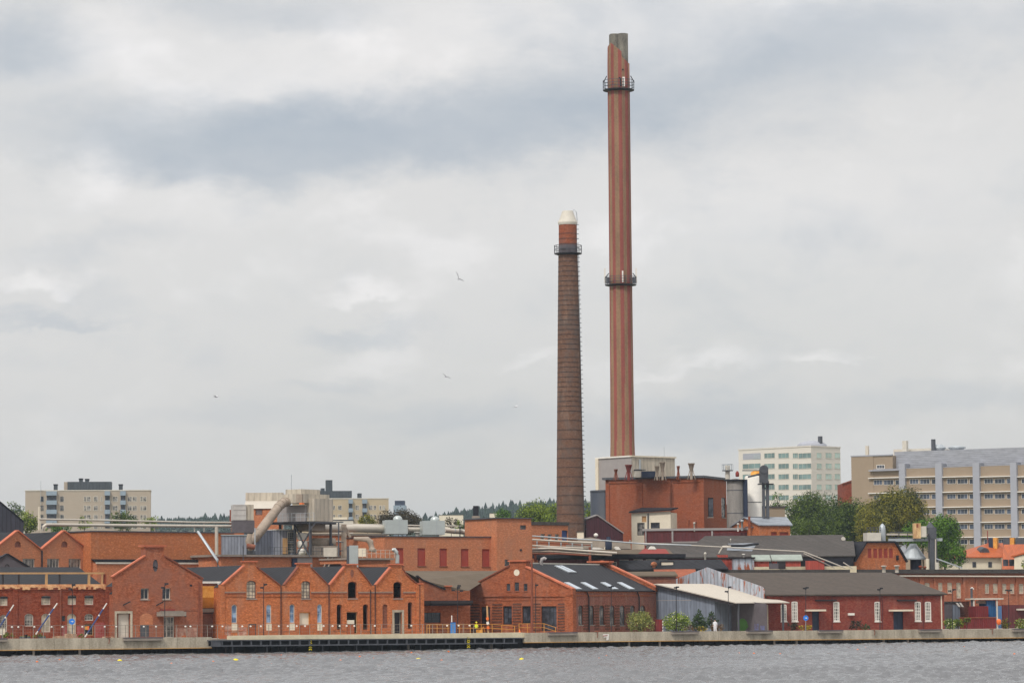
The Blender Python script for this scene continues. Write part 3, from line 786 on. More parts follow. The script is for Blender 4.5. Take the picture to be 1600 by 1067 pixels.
# skeleton of the removed eaves: posts and top beam
zt = b.pt('F', K2, 400, 158)[1]
for x in (28, 160, 390, 500, 745, 855, -150, -300):
    u = b.pt('F', K2, x, 200)[0]; w = 0.28 if x in (390, 745) else 0.16
    MB().box(u - w / 2, u + w / 2, 0.05, 0.25, H + 0.282, zt).build('roof_post', 'timber' if x in (390, 745, 855) else 'blackwood', b.o)
MB().box(0.02, b.pt('F', K2, 870, 150)[0], 0.02, 0.3, zt + 0.002, zt + 0.22).build('wall_plate', 'timber', b.o)
mb = MB(); u1 = b.pt('F', K2, 873, 150)[0]
mb.face([(0, 1.2, H + 0.3), (u1, 1.2, H + 0.3), (u1, 9, zt + 1.0), (0, 9, zt + 1.0)]); mb.face([(0, 1.3, H + 0.2), (0, 9, H + 0.2), (0, 9, zt + .98)]); mb.face([(0, 9.02, zt + 1), (u1, 9.02, zt + 1), (u1, 9.02, H), (0, 9.02, H)])
mb.build('inner_roof', 'slate', b.o)
rb = MB()                                              # ragged plaster along the wall head
for i in range(60):
    u = b.L * i / 60; rb.box(u, u + b.L / 60, -0.17, -0.105, H - 0.05 - rnd.random() * 0.35, H + 0.1)
rb.build('ragged_plaster', 'timber_pale', b.o)
b.add('graffiti', 'graf_pink', 'F', K2, (790, 560, 872, 690), -0.010, -0.004); b.add('graffiti', 'graf_pink', 'F', K2, (640, 590, 700, 690), -0.010, -0.004)
b.add('graffiti', 'graf_pink', 'F', K2, (505, 590, 556, 690), -0.010, -0.004)
b.pipe('F', K2, [(502, 262), (502, 690)], 0.06, 'brick_brown')

def gable_coping(b, pts, mats, y0=-0.18, y1=0.45, th=0.16, lift=0.0):
    "coping slabs laid along wall-top segments pts[i]->pts[i+1]"
    for i, m_ in enumerate(mats):
        if m_ is None: continue
        (a0, z0), (a1, z1) = pts[i], pts[i + 1]
        d = Vector((a1 - a0, z1 - z0)).normalized(); nrm = Vector((-d.y, d.x))
        if nrm.y < 0: nrm = -nrm
        q_ = [Vector((a0, z0)) + nrm * 0.003, Vector((a1, z1)) + nrm * 0.003]
        poly = [q_[0], q_[1], q_[1] + nrm * th, q_[0] + nrm * th]
        MB().prism([(v.x, v.y) for v in poly], lambda a, d, z: (a, d, z), y0, y1).build('coping', m_, b.o)
def gable_y(b, out, D, mat, roof, ridges, over=0.0, drop=0.35, y0=0.06, extra=None, backmat=None):
    "front wall outline out; roofs: list of (a_eaveL, z, a_ridge, z, a_eaveR, z) running back"
    b.D = D; mb = MB()
    sheet(mb, out, b.holes.get(('F', 0.0), []), b.fmap('F'))
    zl = ridges[0][1] - drop + .1; zr_ = ridges[-1][5] - drop + .1; L0 = out[0][0]; L1 = out[1][0]
    sheet(mb, [(0, 0), (D, 0), (D, zl), (0, zl)], b.holes.get(('L', 0.0), []), b.fmap(('L', L0)))
    sheet(mb, [(0, 0), (D, 0), (D, zr_), (0, zr_)], b.holes.get(('R', 0.0), []), b.fmap(('R', b.L - L1)))
    bp_ = [(L0, 0), (L1, 0), (ridges[-1][4], ridges[-1][5])]
    for r in reversed(ridges): bp_ += [(r[2], r[3]), (r[0], r[1])]
    mb.face([(a, D, z - (drop - .1 if z > 0 else 0)) for a, z in bp_])
    if extra: extra(mb)
    mb.build('wall', mat, b.o)
    for (a0, z0, a1, z1, a2, z2) in ridges:
        r = MB(); th = 0.14
        for (p, q_) in (((a0, z0), (a1, z1)), ((a1, z1), (a2, z2))):
            r.prism([(p[0], p[1] - drop), (q_[0], q_[1] - drop), (q_[0], q_[1] - drop + th), (p[0], p[1] - drop + th)], lambda a, d, z: (a, d, z), y0, D + over)
        r.build('roof', roof, b.o)

# ---- B: big single gable
b = front('gable_house', 'red brick house with one large gable and a grey canopy over its glass door', 'building', 175, 316.5, 11.0)
for r in ((400, 525, 487, 640), (625, 525, 712, 640)): b.win('F', Y5, r, 0, 'offwhite', 'glass_dk', 2, 1, sill='concrete_dk', dep=0.3)
b.win('F', Y5, (525, 225, 582, 352), 'oval', 'steel_dk', 'dkgrey', 1, 1, dep=0.15)
b.win('F', Y5, (150, 786, 290, 1045), 0, 'concrete_dk', 'offwhite', 1, 1, name='door', surround='concrete', dep=0.4)
b.add('door_leaf', 'brick_brown', 'F', Y5, (150, 786, 172, 1045), 0.2, 0.38)
b.win('F', Y5, (393, 905, 487, 1030), 0, 'steel_dk', 'steel_dk', 1, 1, name='door', dep=0.1, label='grey service panel below the bricked-up arch')
b.win('F', Y5, (640, 820, 750, 1040), 0, 'offwhite', 'glass', 3, 3, name='door', dep=0.2, label='glazed door under the canopy')
a0, z0, a1, z1 = b.rect('F', Y5, (390, 785, 525, 905)); hp = hole_poly(a0, z0, a1, z1, 0.35)
MB().face([(a, -0.012, z) for a, z in hp]).build('bricked_arch', 'brick_mid', b.o)
mb = b.bx(MB(), 'F', Y5, (565, 770, 825, 815), -1.5, -0.003); b.bx(mb, 'F', Y5, (595, 760, 800, 768), -1.4, -0.05); mb.build('canopy', 'concrete_dk', b.o)
b.add('board', 'maroon_br', 'F', Y5, (600, 742, 755, 758), -0.08, -0.003)
mb = MB()
for r in ((910, 484, 934, 506), (855, 800, 875, 822)): b.bx(mb, 'F', Y5, r, -0.03, -0.003)
mb.build('vent', 'black', b.o)
mb = MB()
for (p, q_) in (((215, 700), (262, 664)), ((560, 704), (608, 664))):
    u = b.pt('F', Y5, *p); v = b.pt('F', Y5, *q_); mb.bar((u[0], -0.06, u[1]), (v[0], -0.9, v[1]), 0.12)
mb.build('flag_bracket', 'steel_black', b.o)
out = b.outline('F', Y5, [(105, 412), (448, 190), (448, 104), (640, 104), (640, 192), (1032, 432)])
base0 = [(0.0, 0.0), (b.L, 0.0)]
out[0] = (0.0, out[0][1]); out[-1] = (b.L, out[-1][1])
outl = base0 + out[::-1]
pk = ((out[1][0] + out[4][0]) / 2, out[1][1] + (out[4][0] - out[1][0]) / 2 * 0.6)
def exB(mb):
    b.bx(mb, 'F', Y5, (750, 748, 1003, 757), -0.06, 0.0); b.bx(mb, 'F', Y5, (505, 128, 600, 138), -0.06, 0.0)
gable_y(b, outl, 6, 'brick_gable', 'slate', [(0, out[0][1], pk[0], pk[1], b.L, out[-1][1])], extra=exB, drop=2.1)
MB().box(out[2][0] + 0.002, out[3][0] - 0.002, 0.004, 1.5, out[1][1] - .05, out[2][1] - 0.002).build('gable_block', 'brick_gable', b.o)
gable_coping(b, out, ['coping', None, 'coping', None, 'coping_dk'])  # left slope lighter as lit, right slope darker: light put in colour
MB().box(out[2][0] - 0.25, out[3][0] + 0.3, -0.28, 1.7, out[2][1] + 0.17, out[2][1] + 0.33).build('cap', 'coping', b.o)
b.pipe('F', Y5, [(1003, 455), (1003, 1040)], 0.08, 'coping_dk')
b.add('whitewash', 'graf_white', 'F', Y5, (762, 935, 985, 1040), -0.010, -0.004)

# ---- C: yellow link
b = front('link_block', 'narrow yellow boarded passage block between two brick gable buildings', 'building', 312, 347, 13.5)
b.win('F', K4, (300, 480, 412, 690), 0, 'steel_black', 'brick_brown', 1, 1, name='door', label='dark red-brown roller door')
Hc = b.pt('F', K4, 350, 235)[1]
b.flat(9, Hc, 'brick_brown', 'slate', 'white', capw=0.25)
b.add('panel', 'yellow', 'F', K4, (294, 258, 416, 440), -0.12, -0.003)
b.add('lintel', 'concrete_dk', 'F', K4, (296, 446, 416, 474), -0.2, -0.003); b.add('lower_panel', plain('ochre_board', sr(172, 108, 34), .8, .25), 'F', K4, (296, 352, 414, 439), -0.14, -0.1205)
mb = MB(); pts = [b.pt('F', K4, x, y) for x, y in ((418, 232), (440, 228), (468, 245), (480, 268), (472, 300), (462, 290), (450, 268), (425, 262))]
mb.prism(pts, lambda a, d, z: (a, d, z), -0.45, -0.2); mb.build('tarpaulin', 'white', b.o)

# ---- D: four gables
b = front('four_gable_hall', 'long orange-red brick hall with a row of four pointed gables on the quay', 'building', 345, 661, 11.0)
for K, r in ((K4, (668, 212, 748, 362)), (K4, (1125, 215, 1200, 362))): b.win('F', K, r, 0.28, 'dkgrey', 'glass_pale', 3, 5, sill='concrete_dk', dep=0.25)
for K, r in ((K6, (126, 218, 202, 360)), (K6, (505, 220, 578, 360))): b.win('F', K, r, 0.3, 'brick_brown', None, dep=0.3, sill='concrete_dk', label='empty window opening')
for K, r in ((K4, (543, 410, 590, 566)), (K4, (832, 410, 876, 566)), (K4, (1027, 408, 1070, 564)), (K4, (1257, 408, 1298, 564))): b.win('F', K, r, 0.35, 'offwhite', 'blueglass', 1, 2, dep=0.18, label='tall narrow window with blue film')
for K, r in ((K4, (543, 571, 590, 640)), (K4, (832, 571, 876, 632)), (K4, (1027, 569, 1070, 628)), (K4, (1257, 569, 1298, 628))): b.add('spandrel_panel', 'cream', 'F', K, r, -0.03, -0.003)
for K, r in ((K4, (1420, 408, 1465, 620)), (K6, (34, 410, 76, 618)), (K6, (252, 407, 297, 622)), (K6, (626, 390, 665, 615))): b.win('F', K, r, 0.4, 'brick_brown', None, dep=0.35, label='empty narrow arched opening')
b.win('F', K6, (415, 408, 457, 608), 0.35, 'brick_brown', 'brick_brown', 1, 3, dep=0.2)
b.win('F', K4, (686, 572, 752, 680), 0, 'steel_dk', 'brownboard', 1, 1, name='door', dep=0.2, label='boarded low door')
b.win('F', K4, (1110, 476, 1200, 680), 0, 'yellow', 'cream', 1, 1, name='door', dep=0.35)
b.add('boarding', 'brownboard', 'F', K4, (1112, 582, 1195, 680), 0.15, 0.28)
b.win('F', K6, (116, 472, 208, 655), 0, 'timber', None, 1, 1, name='door', dep=0.3)
b.add('boarding', 'brownboard', 'F', K6, (120, 575, 182, 655), 0.10, 0.22); b.add('boarding', 'cream', 'F', K6, (120, 540, 182, 572), 0.10, 0.22)
b.win('F', K6, (512, 474, 576, 655), 0, 'concrete', 'steel_black', 1, 1, name='door', surround='concrete', dep=0.5)
G1 = b.outline('F', K4, [(478, 252), (665, 92), (650, 90), (650, 58), (748, 58), (748, 100), (945, 252)])
G2 = b.outline('F', K4, [(985, 252), (1112, 102), (1102, 98), (1102, 74), (1200, 74), (1202, 106), (1348, 252)])
G3 = b.outline('F', K6, [(-25, 252), (102, 98), (102, 94), (102, 82), (200, 82), (202, 104), (318, 252)])
G4 = b.outline('F', K6, [(360, 252), (485, 104), (485, 98), (485, 82), (575, 82), (577, 108), (600, 150), (650, 200), (700, 240)])
for G_ in (G1, G2, G3, G4): G_[1] = (G_[2][0], G_[1][1])
G1[0] = (0.25, G1[0][1])
vz = G1[0][1]
outl = [(0.0, 0.0), (b.L, 0.0), (b.L, vz)] + (G1 + G2 + G3 + G4)[::-1] + [(0.0, vz)]
def exD(mb):
    for K, x0, x1 in ((K4, 480, 660), (K4, 755, 1120), (K4, 1205, 1380), (K6, 0, 118), (K6, 210, 498), (K6, 585, 745)):
        b.bx(mb, 'F', K, (x0, 336, x1, 343), -0.10, 0.0)
    a0 = b.pt('F', K6, 690, 400)[0]; mb.box(a0, b.L + 0.12, -0.14, 0.5, 0, vz + 0.1)
    mb.box(-0.12, 0.5, -0.10, 0.5, 0, vz + 0.1)
    for K, x0, x1 in ((K4, 470, 640), (K4, 760, 1100), (K4, 1210, 1500), (K6, 0, 110), (K6, 220, 480), (K6, 620, 740)):
        b.bx(mb, 'F', K, (x0, 626, x1, 634), -0.06, 0.0)
rg = []
bounds = [0.0, (G1[-1][0] + G2[0][0]) / 2, (G2[-1][0] + G3[0][0]) / 2, (G3[-1][0] + G4[0][0]) / 2, b.L]
for G_, l, r in zip((G1, G2, G3, G4), bounds, bounds[1:]):
    mid = (G_[2][0] + G_[5][0]) / 2; rg.append((l, vz, mid, G_[1][1] + 0.35, r, vz))
gable_y(b, outl, 26, 'brick_org', 'slate', rg, extra=exD)
for i, G_ in enumerate((G1, G2, G3, G4)):
    gable_coping(b, [G_[0], (G_[2][0], G_[1][1])], ['coping'] if i != 1 else ['coping_dk'])
    gable_coping(b, [G_[5]] + list(G_[6:]), ['coping_dk'] * (len(G_) - 6), th=0.10)  # right slopes take the darker copy, shade put in colour
    MB().box(G_[3][0] - 0.15, G_[4][0] + 0.15, -0.2, 0.9, G_[3][1] + 0.004, G_[3][1] + 0.16).build('cap', 'coping', b.o)
    MB().box(G_[3][0] + .002, G_[4][0] - .002, 0.004, 0.8, G_[1][1] - 0.05, G_[3][1]).build('gable_block', 'brick_org', b.o)
for K, pts in ((K4, [(952, 254), (952, 680)]), (K4, [(1352, 254), (1352, 680)]), (K6, [(350, 254), (350, 655)]), (K6, [(312, 290), (312, 655)]), (K6, [(722, 245), (722, 640)])):
    b.pipe('F', K, pts, 0.06, 'steel_black')
for K, x0, x1 in ((K4, 480, 660), (K4, 755, 1120), (K4, 1205, 1380), (K6, 0, 118), (K6, 210, 498), (K6, 585, 745)):
    b.add('string_course', 'duct_tan', 'F', K, (x0, 304, x1, 310), -0.09, -0.003); b.add('string_course', 'brick_brown', 'F', K, (x0, 311, x1, 322), -0.075, -0.002)
for K, r in ((K6, (146, 118, 176, 186)),):
    a0, z0, a1, z1 = b.rect('F', K, r); MB().face([(a, -0.006, z) for a, z in hole_poly(a0, z0, a1, z1, 'oval')]).build('blind_oval', 'brick_brown', b.o)
b.add('cap', 'coping', 'F', K6, (700, 232, 748, 243), -0.25, 0.6)
b.add('whitewash', 'graf_white', 'F', K4, (462, 590, 540, 690), -0.010, -0.004); b.add('whitewash', 'graf_white', 'F', K4, (595, 600, 668, 672), -0.010, -0.004)

# ---- E: low link with brown roof
b = front('low_link_building', 'low brick link with a brown roof and a long black canopy between the gables', 'building', 655, 735, 15.0)
b.win('F', K6, (760, 477, 900, 562), 0, 'steel_black', 'glass_dk', 4, 3)
tp = b.outline('F', K6, [(700, 175), (742, 208), (935, 290), (942, 262), (985, 262), (990, 292), (1100, 296)])
mb = MB(); sheet(mb, [(0, 0), (b.L, 0), (b.L, tp[-1][1])] + [(min(a, b.L - .01), z) for a, z in tp[::-1]] + [(0, tp[0][1])], b.holes[('F', 0.0)], b.fmap('F'))
mb.box(0.01, b.L - .01, 0.35, 12, 0, tp[-1][1] - 0.4); mb.build('wall', 'brick_rust', b.o)
gable_coping(b, [tp[0], tp[1], tp[2]], ['black', 'black'], th=0.14)
MB().box(tp[3][0] - .1, tp[4][0] + .1, -0.2, 0.5, tp[3][1] + .003, tp[3][1] + .15).build('cap', 'coping', b.o)
b.add('canopy', 'blackwood', 'F', K6, (750, 378, 1098, 405), -2.4, -0.003)
b.add('canopy_beam', 'black', 'F', K6, (750, 405, 1098, 420), -2.0, -0.003)
e0 = b.inv @ PK(K5, 590, 808, b.A.y + 26); e1 = b.inv @ PK(K5, 1395, 808, b.A.y + 26)
u0 = b.loc(K6, 650, 160, 'y', 0.3); u1 = b.loc(K6, 745, 208, 'y', 0.3); u2 = b.loc(K6, 1000, 296, 'y', 0.3); u3 = b.loc(K6, 1130, 298, 'y', 0.3)
MB().face([e0, u0, u1, e1]).face([u1, u2, u3, e1]).face([e0, e1, (e1.x, e1.y, 0), (e0.x, e0.y, 0)]).build('roof', 'roof_taupe', b.o)

# ---- F: corner workshop
b = Bld('corner_workshop', 'red brick corner building with round window and skylights in its dark roof', 'building', 724, 432.5, 895, 425.0)
D = 26.5
for K, r in ((K6, (1236, 430, 1310, 582)), (R2, (32, 568, 105, 720)), (R2, (192, 568, 262, 712))):
    b.win('F', K, r, 0, 'steel_black', 'glass_dk', 2, 3, dep=0.3)
b.win('F', R2, (350, 568, 478, 775), 0, 'steel_black', 'glass_dk', 4, 4, name='door', dep=0.3, label='wide glazed door with dark frames')
for r in ((62, 382, 92, 442), (128, 370, 165, 442), (204, 382, 235, 442)): b.win('F', R2, r, 0, 'steel_dk', 'glass_dk', 2, 2, sill='brick_rust', dep=0.2)
a0, z0, a1, z1 = b.rect('F', R2, (122, 262, 170, 316))
MB().face([(a, -0.03, z) for a, z in hole_poly(a0, z0, a1, z1, 'oval')]).build('round_window', 'cream', b.o)
b.D = D
for r in ((658, 562, 698, 724), (746, 562, 790, 724), (834, 562, 876, 724), (920, 562, 962, 726), (1003, 562, 1047, 728), (1090, 562, 1130, 730), (1174, 562, 1216, 730)):
    b.win('R', R2, r, 0.2, 'steel_dk', 'glass', 2, 4, sill='concrete_dk', dep=0.2)
o1 = b.outline('F', K6, [(1092, 298), (1468, 92)]); o2 = b.outline('F', R2, [(88, 196), (222, 196), (222, 246), (612, 432)])
o1[1] = (o2[0][0], o1[1][1]); o1[0] = (0.0, o1[0][1]); o2[3] = (b.L, o2[3][1])
ztop = o2[1][1]; out = [o1[0], o1[1], (o2[0][0], ztop), (o2[1][0], ztop), o2[2], o2[3]]
apex = ((o2[0][0] + o2[1][0]) / 2, o2[2][1] + 0.6)
def exF(mb):
    for K, x0, x1 in ((K6, 1092, 1600), (R2, 0, 612)):
        b.bx(mb, 'F', K, (x0, 480 if K is R2 else 338, x1, 490 if K is R2 else 347), -0.16, 0.0)
    b.bx(mb, 'F', R2, (0, 512, 612, 520), -0.08, 0.0); b.bx(mb, 'F', K6, (1092, 370, 1400, 377), -0.08, 0.0)
    for (K, x0, x1) in ((K6, 1115, 1225), (K6, 1330, 1412), (R2, 115, 185), (R2, 272, 345), (R2, 490, 560)):
        y = 545 if K is R2 else 405
        while y < (770 if K is R2 else 630):
            mb.cur = 1; b.bx(mb, 'F', K, (x0, y, x1, y + 11), -0.07, -0.003); mb.cur = 0; y += 24
    mb.box(b.L - 1.1, b.L + 0.12, -0.16, 0.9, 0, o2[3][1] + 0.1)
    b.bx(mb, 'R', R2, (612, 476, 1275, 486), -0.12, 0.0)
gable_y(b, [(0, 0), (b.L, 0)] + out[::-1], D, ['brick_rust', 'brick_band'], 'slate', [(0, out[0][1], apex[0], apex[1], b.L, out[-1][1])], extra=exF, drop=0.15, y0=0.05)
mb = MB(); sheet(mb, [(0, 0), (D, 0), (D, out[-1][1] - 0.45), (0, out[-1][1] - 0.45)], b.holes[('R', 0.0)], lambda a, d, z: (b.L + 0.03 - d, a, z))
for (x0, x1) in ((700, 742), (792, 830), (880, 916), (966, 1000), (1050, 1088)):
    y = 560
    while y < 760:
        a0, z0, a1, z1 = b.rect('R', R2, (x0, y, x1, y + 11)); mb.cur = 1; mb.box(b.L + 0.034, b.L + 0.10, a0, a1, z0, z1); mb.cur = 0; y += 24
mb.build('side_wall', ['brick_side', 'brick_band'], b.o)
gable_coping(b, [out[0], out[1]], ['coping_dk']); gable_coping(b, [out[4], out[5]], ['coping'], th=0.2, y0=-0.2, y1=0.7)
MB().box(out[2][0] - 0.2, out[3][0] + 0.2, -0.25, 1.6, ztop + .003, ztop + 0.18).build('cap', 'coping', b.o)
MB().box(out[2][0] + .002, out[3][0] - .002, 0.004, 1.4, out[1][1] - .05, ztop).build('gable_block', 'brick_rust', b.o)
MB().prism([(apex[0] - 0.1, apex[1] - .2), (b.L + .2, out[-1][1] - .2), (b.L + .2, out[-1][1] + 0.35), (apex[0] - .1, apex[1] + 0.4)], lambda a, d, z: (a, d, z), D - 0.7, D + 0.05).build('far_gable', 'brick_rust', b.o)
MB().prism([(apex[0] - 0.1, apex[1] + .403), (b.L + .3, out[-1][1] + .353), (b.L + .3, out[-1][1] + 0.55), (apex[0] - .1, apex[1] + 0.6)], lambda a, d, z: (a, d, z), D - 0.8, D + 0.15).build('coping', 'coping', b.o)
MB().box(apex[0] - 1.7, apex[0] + 1.3, D - 1.3, D + 0.15, apex[1] + 0.1, b.loc(R2, 822, 206, 'y', D).z).build('far_gable_block', 'brick_rust', b.o)
MB().box(apex[0] - 1.9, apex[0] + 1.5, D - 1.5, D + 0.25, b.loc(R2, 822, 206, 'y', D).z + .002, b.loc(R2, 822, 200, 'y', D).z + .1).build('cap', 'coping', b.o)
MB().box(apex[0] - 0.12, apex[0] + 0.12, 1.5, D - 1.5, apex[1] - 0.08, apex[1] + 0.1).build('ridge_cap', 'offwhite', b.o)
# skylights lie in the right roof slope
sl0 = Vector((apex[0], 0, apex[1] - 0.01)); sl1 = Vector((b.L, 0, out[-1][1] - 0.01)); sd_ = (sl1 - sl0); nrm = Vector((-sd_.z, 0, sd_.x)).normalized()
def onroof(K, x, y):
    e = b.inv @ EYEV; d = b.inv.to_3x3() @ ray(*g(K, x, y)); return e + d * ((sl0 - e).dot(nrm) / d.dot(nrm))
for quad in (((458, 236), (486, 236), (612, 292), (578, 292)), ((494, 236), (522, 236), (645, 292), (618, 292)),
             ((538, 376), (578, 376), (690, 432), (642, 432)), ((676, 376), (716, 376), (826, 432), (782, 432)),
             ((842, 376), (882, 376), (994, 432), (948, 432)), ((980, 376), (1020, 376), (1130, 432), (1086, 432))):
    P4 = [onroof(R2, *p) for p in quad]
    c = sum(P4, Vector()) / 4; um = nrm if nrm.z > 0 else -nrm
    mb = MB()
    mb.raw([p + um * 0.02 for p in P4] + [p + um * 0.14 for p in P4], [(0, 1, 2, 3), (4, 5, 6, 7), (0, 1, 5, 4), (1, 2, 6, 5), (2, 3, 7, 6), (3, 0, 4, 7)])
    s_ = mb.build('skylight', 'steel_grey', b.o)
    MB().face([c + (p - c) * 0.88 + um * 0.145 for p in P4]).build('pane', 'skyl', s_)
for x in (736, 1155):
    a_, z_ = b.pt('R', R2, x, 470); MB().tube([(b.L + .25, a_ - .8, out[-1][1] - .15), (b.L + .2, a_, out[-1][1] - .9), (b.L + .2, a_, 0)], 0.09, 6).build('downpipe', 'steel_black', b.o)
MB().tube([(b.L + .18, 0.8, out[-1][1] - .12), (b.L + .18, D - .8, out[-1][1] - .12)], 0.12, 6).build('gutter', 'steel_black', b.o)

# ---- G: grey shed with cream lean roof
b = Bld('grey_shed', 'grey boarded shed with a wide cream roof and an open dark end bay', 'shed', 1010, 450.0, 1152, 438.5)
D = 10.5
ex_ = b.outline('F', R2, [(1235, 412), (1325, 390)]); e2 = b.outline('F', R4, [(600, 546)])[0]
ue = b.pt('F', R4, 412, 700)[0]
zw = lambda u: ex_[1][1] + (e2[1] - ex_[1][1]) * (u - ex_[1][0]) / (e2[0] - ex_[1][0])
mb = MB()
mb.face([(0, 0, 0), (ue, 0, 0), (ue, 0, zw(ue) - .1), (ex_[1][0], 0, ex_[1][1] - .1), (0, 0, ex_[0][1] - .1)])
mb.face([(0, 0, 0), (0, D, 0), (0, D, ex_[0][1] - .1), (0, 0, ex_[0][1] - .1)])
mb.face([(ue, 0.01, 0), (ue, D, 0), (ue, D, zw(ue) - .1), (ue, .01, zw(ue) - .1)])
mb.face([(0, D, 0), (ue, D, 0), (ue, D, zw(ue) - .1), (ex_[1][0], D, ex_[1][1] - .1), (0, D, ex_[0][1] - .1)])
xe = b.loc(R4, 846, 700, 'y', 3.5).x; MB().face([(ue, 3.5, 0), (xe, 3.5, 0), (xe, 3.5, zw(b.L) - .12), (ue, 3.5, zw(ue) - .12)]).build('bay_back_wall', 'dkgrey', b.o)  # darker boards put the inner shade of the bay into the colour
mb.build('wall', 'bluegrey_rib', b.o)
mb = MB(); th = 0.3
poly = [(ex_[0][0] - .3, ex_[0][1] - .1), (ex_[1][0], ex_[1][1]), (e2[0] + .1, e2[1]), (e2[0] + .1, e2[1] + 0.12), (ex_[1][0], ex_[1][1] + .14), (ex_[0][0] - .3, ex_[0][1] + .05)]
mb.prism(poly, lambda a, d, z: (a, d, z), -0.5, D + .6).build('roof', 'cream_roof', b.o)
mb = MB(); mb.prism([(ex_[1][0], ex_[1][1] - .32), (e2[0], e2[1] - .32), (e2[0], e2[1] - .01), (ex_[1][0], ex_[1][1] - .01)], lambda a, d, z: (a, d, z), -0.56, -0.3)
mb.build('bargeboard', 'blackwood', b.o)
for y_ in (0.2, 9.8): MB().box(b.L - 0.1, b.L + 0.1, y_, y_ + .2, 0, zw(b.L) - .05).build('post', 'steel_dk', b.o)
c = b.loc(R4, 640, 725, 'y', 3.48)
MB().raw([(c.x + .95 * math.cos(k * .55) * (1 + .15 * math.sin(3 * k)), 3.485, c.z + .9 * math.sin(k * .55)) for k in range(12)], [tuple(range(12))]).build('graffiti', 'graf_green', b.o)
for r in ((500, 715, 545, 768), (740, 715, 775, 768), (790, 730, 825, 768)):
    p = b.loc(R4, r[0], r[1], 'y', 3.48); p2 = b.loc(R4, r[2], r[3], 'y', 3.48)
    MB().box(p.x, p2.x, 3.475, 3.49, max(p2.z, .02), p.z).build('graffiti', 'graf_blue' if r[1] > 600 else 'dkgrey', b.o)
mb = b.bx(MB(), 'F', R2, (1240, 518, 1600, 523), -0.03, 0); mb.build('joint_rail', 'grey_sheet', b.o)

# ---- H: red shed with rusty gable
b = front('red_shed', 'dark red shed with white framed windows, brown hipped roof and rusty white gable', 'shed', 1199, 1476, 17.0)
for K, r in ((R4, (960, 552, 1010, 695)), (R4, (1050, 528, 1102, 695)), (R4, (1398, 530, 1450, 695)), (R6, (355, 530, 405, 695)), (R6, (690, 530, 742, 693)), (R6, (775, 530, 827, 693))):
    b.win('F', K, r, 0.12, 'white', 'glass', 3, 6, sill='white', dep=0.08, fw=0.16)
b.win('F', R4, (1222, 614, 1280, 790), 0, 'navy', 'navy', 1, 1, name='door', dep=0.15, label='navy door left of the shed middle')
b.win('F', R6, (512, 614, 594, 790), 0, 'navy', 'navy', 2, 1, name='door', dep=0.15, label='wide navy double door')
b.add('door_canopy', 'cream', 'F', R4, (1160, 596, 1298, 611), -1.2, -0.003); b.add('door_canopy', 'cream', 'F', R6, (472, 597, 637, 611), -1.2, -0.003)
b.add('rail', 'blackwood', 'F', R4, (1245, 514, 1420, 527), -0.25, -0.003); b.add('rail', 'blackwood', 'F', R6, (540, 514, 700, 527), -0.25, -0.003)
b.add('wall_lamp', 'white', 'F', R4, (1518, 626, 1565, 645), -0.3, -0.003)
b.add('corner_trim', 'cream', 'F', R6, (908, 482, 917, 780), -0.04, -0.003)
b.add('corner_trim', 'cream', 'F', R4, (846, 556, 854, 780), -0.04, -0.003)
for K, pts in ((R4, [(1385, 480), (1385, 780)]), (R6, [(415, 480), (415, 770)]), (R6, [(757, 480), (757, 770)])): b.pipe('F', K, pts, 0.05, 'maroon')
ze = b.pt('F', R4, 1300, 477)[1]; D = 26.0
pr = b.loc(R4, 460, 281, 'y', D / 2); pr2 = b.loc(R6, 490, 296, 'y', D / 2)
b.gabled_x(D, ze, (pr.z + pr2.z) / 2 - 0.2, 'brick_dark', 'roof_brown', None, pr2.x, over=0.35)
gp = [b.pt('L', R4, x, y) for x, y in ((60, 385), (115, 340), (370, 245), (832, 408), (850, 432))]
gp[0] = (min(gp[0][0], D), gp[0][1]); gp[-1] = (-.1, gp[-1][1])
MB().prism([(gp[0][0], 0)] + gp + [(-.1, 0)], lambda a, d, z: (d, a, z), -.5, -.42).build('rusty_gable', 'rusty_rib', b.o)
b.add('fascia', 'blackwood', 'F', R4, (870, 478, 1600, 484), -0.30, -0.2); b.add('fascia', 'blackwood', 'F', R6, (0, 478, 905, 484), -0.30, -0.2)

# ================================================================== MIDDLE GROUND
def simple_gable(b, pl, pk_, pr_, D, mat, roof, cop=None, extra=None, drop=0.25):
    out = [(0, 0), (b.L, 0), (b.L, pr_[1]), pk_, (0, pl[1])]
    gable_y(b, out, D, mat, roof, [(0, pl[1], pk_[0], pk_[1], b.L, pr_[1])], drop=drop, extra=extra)
    if cop: gable_coping(b, [(0, pl[1]), pk_, (b.L, pr_[1])], [cop, cop])

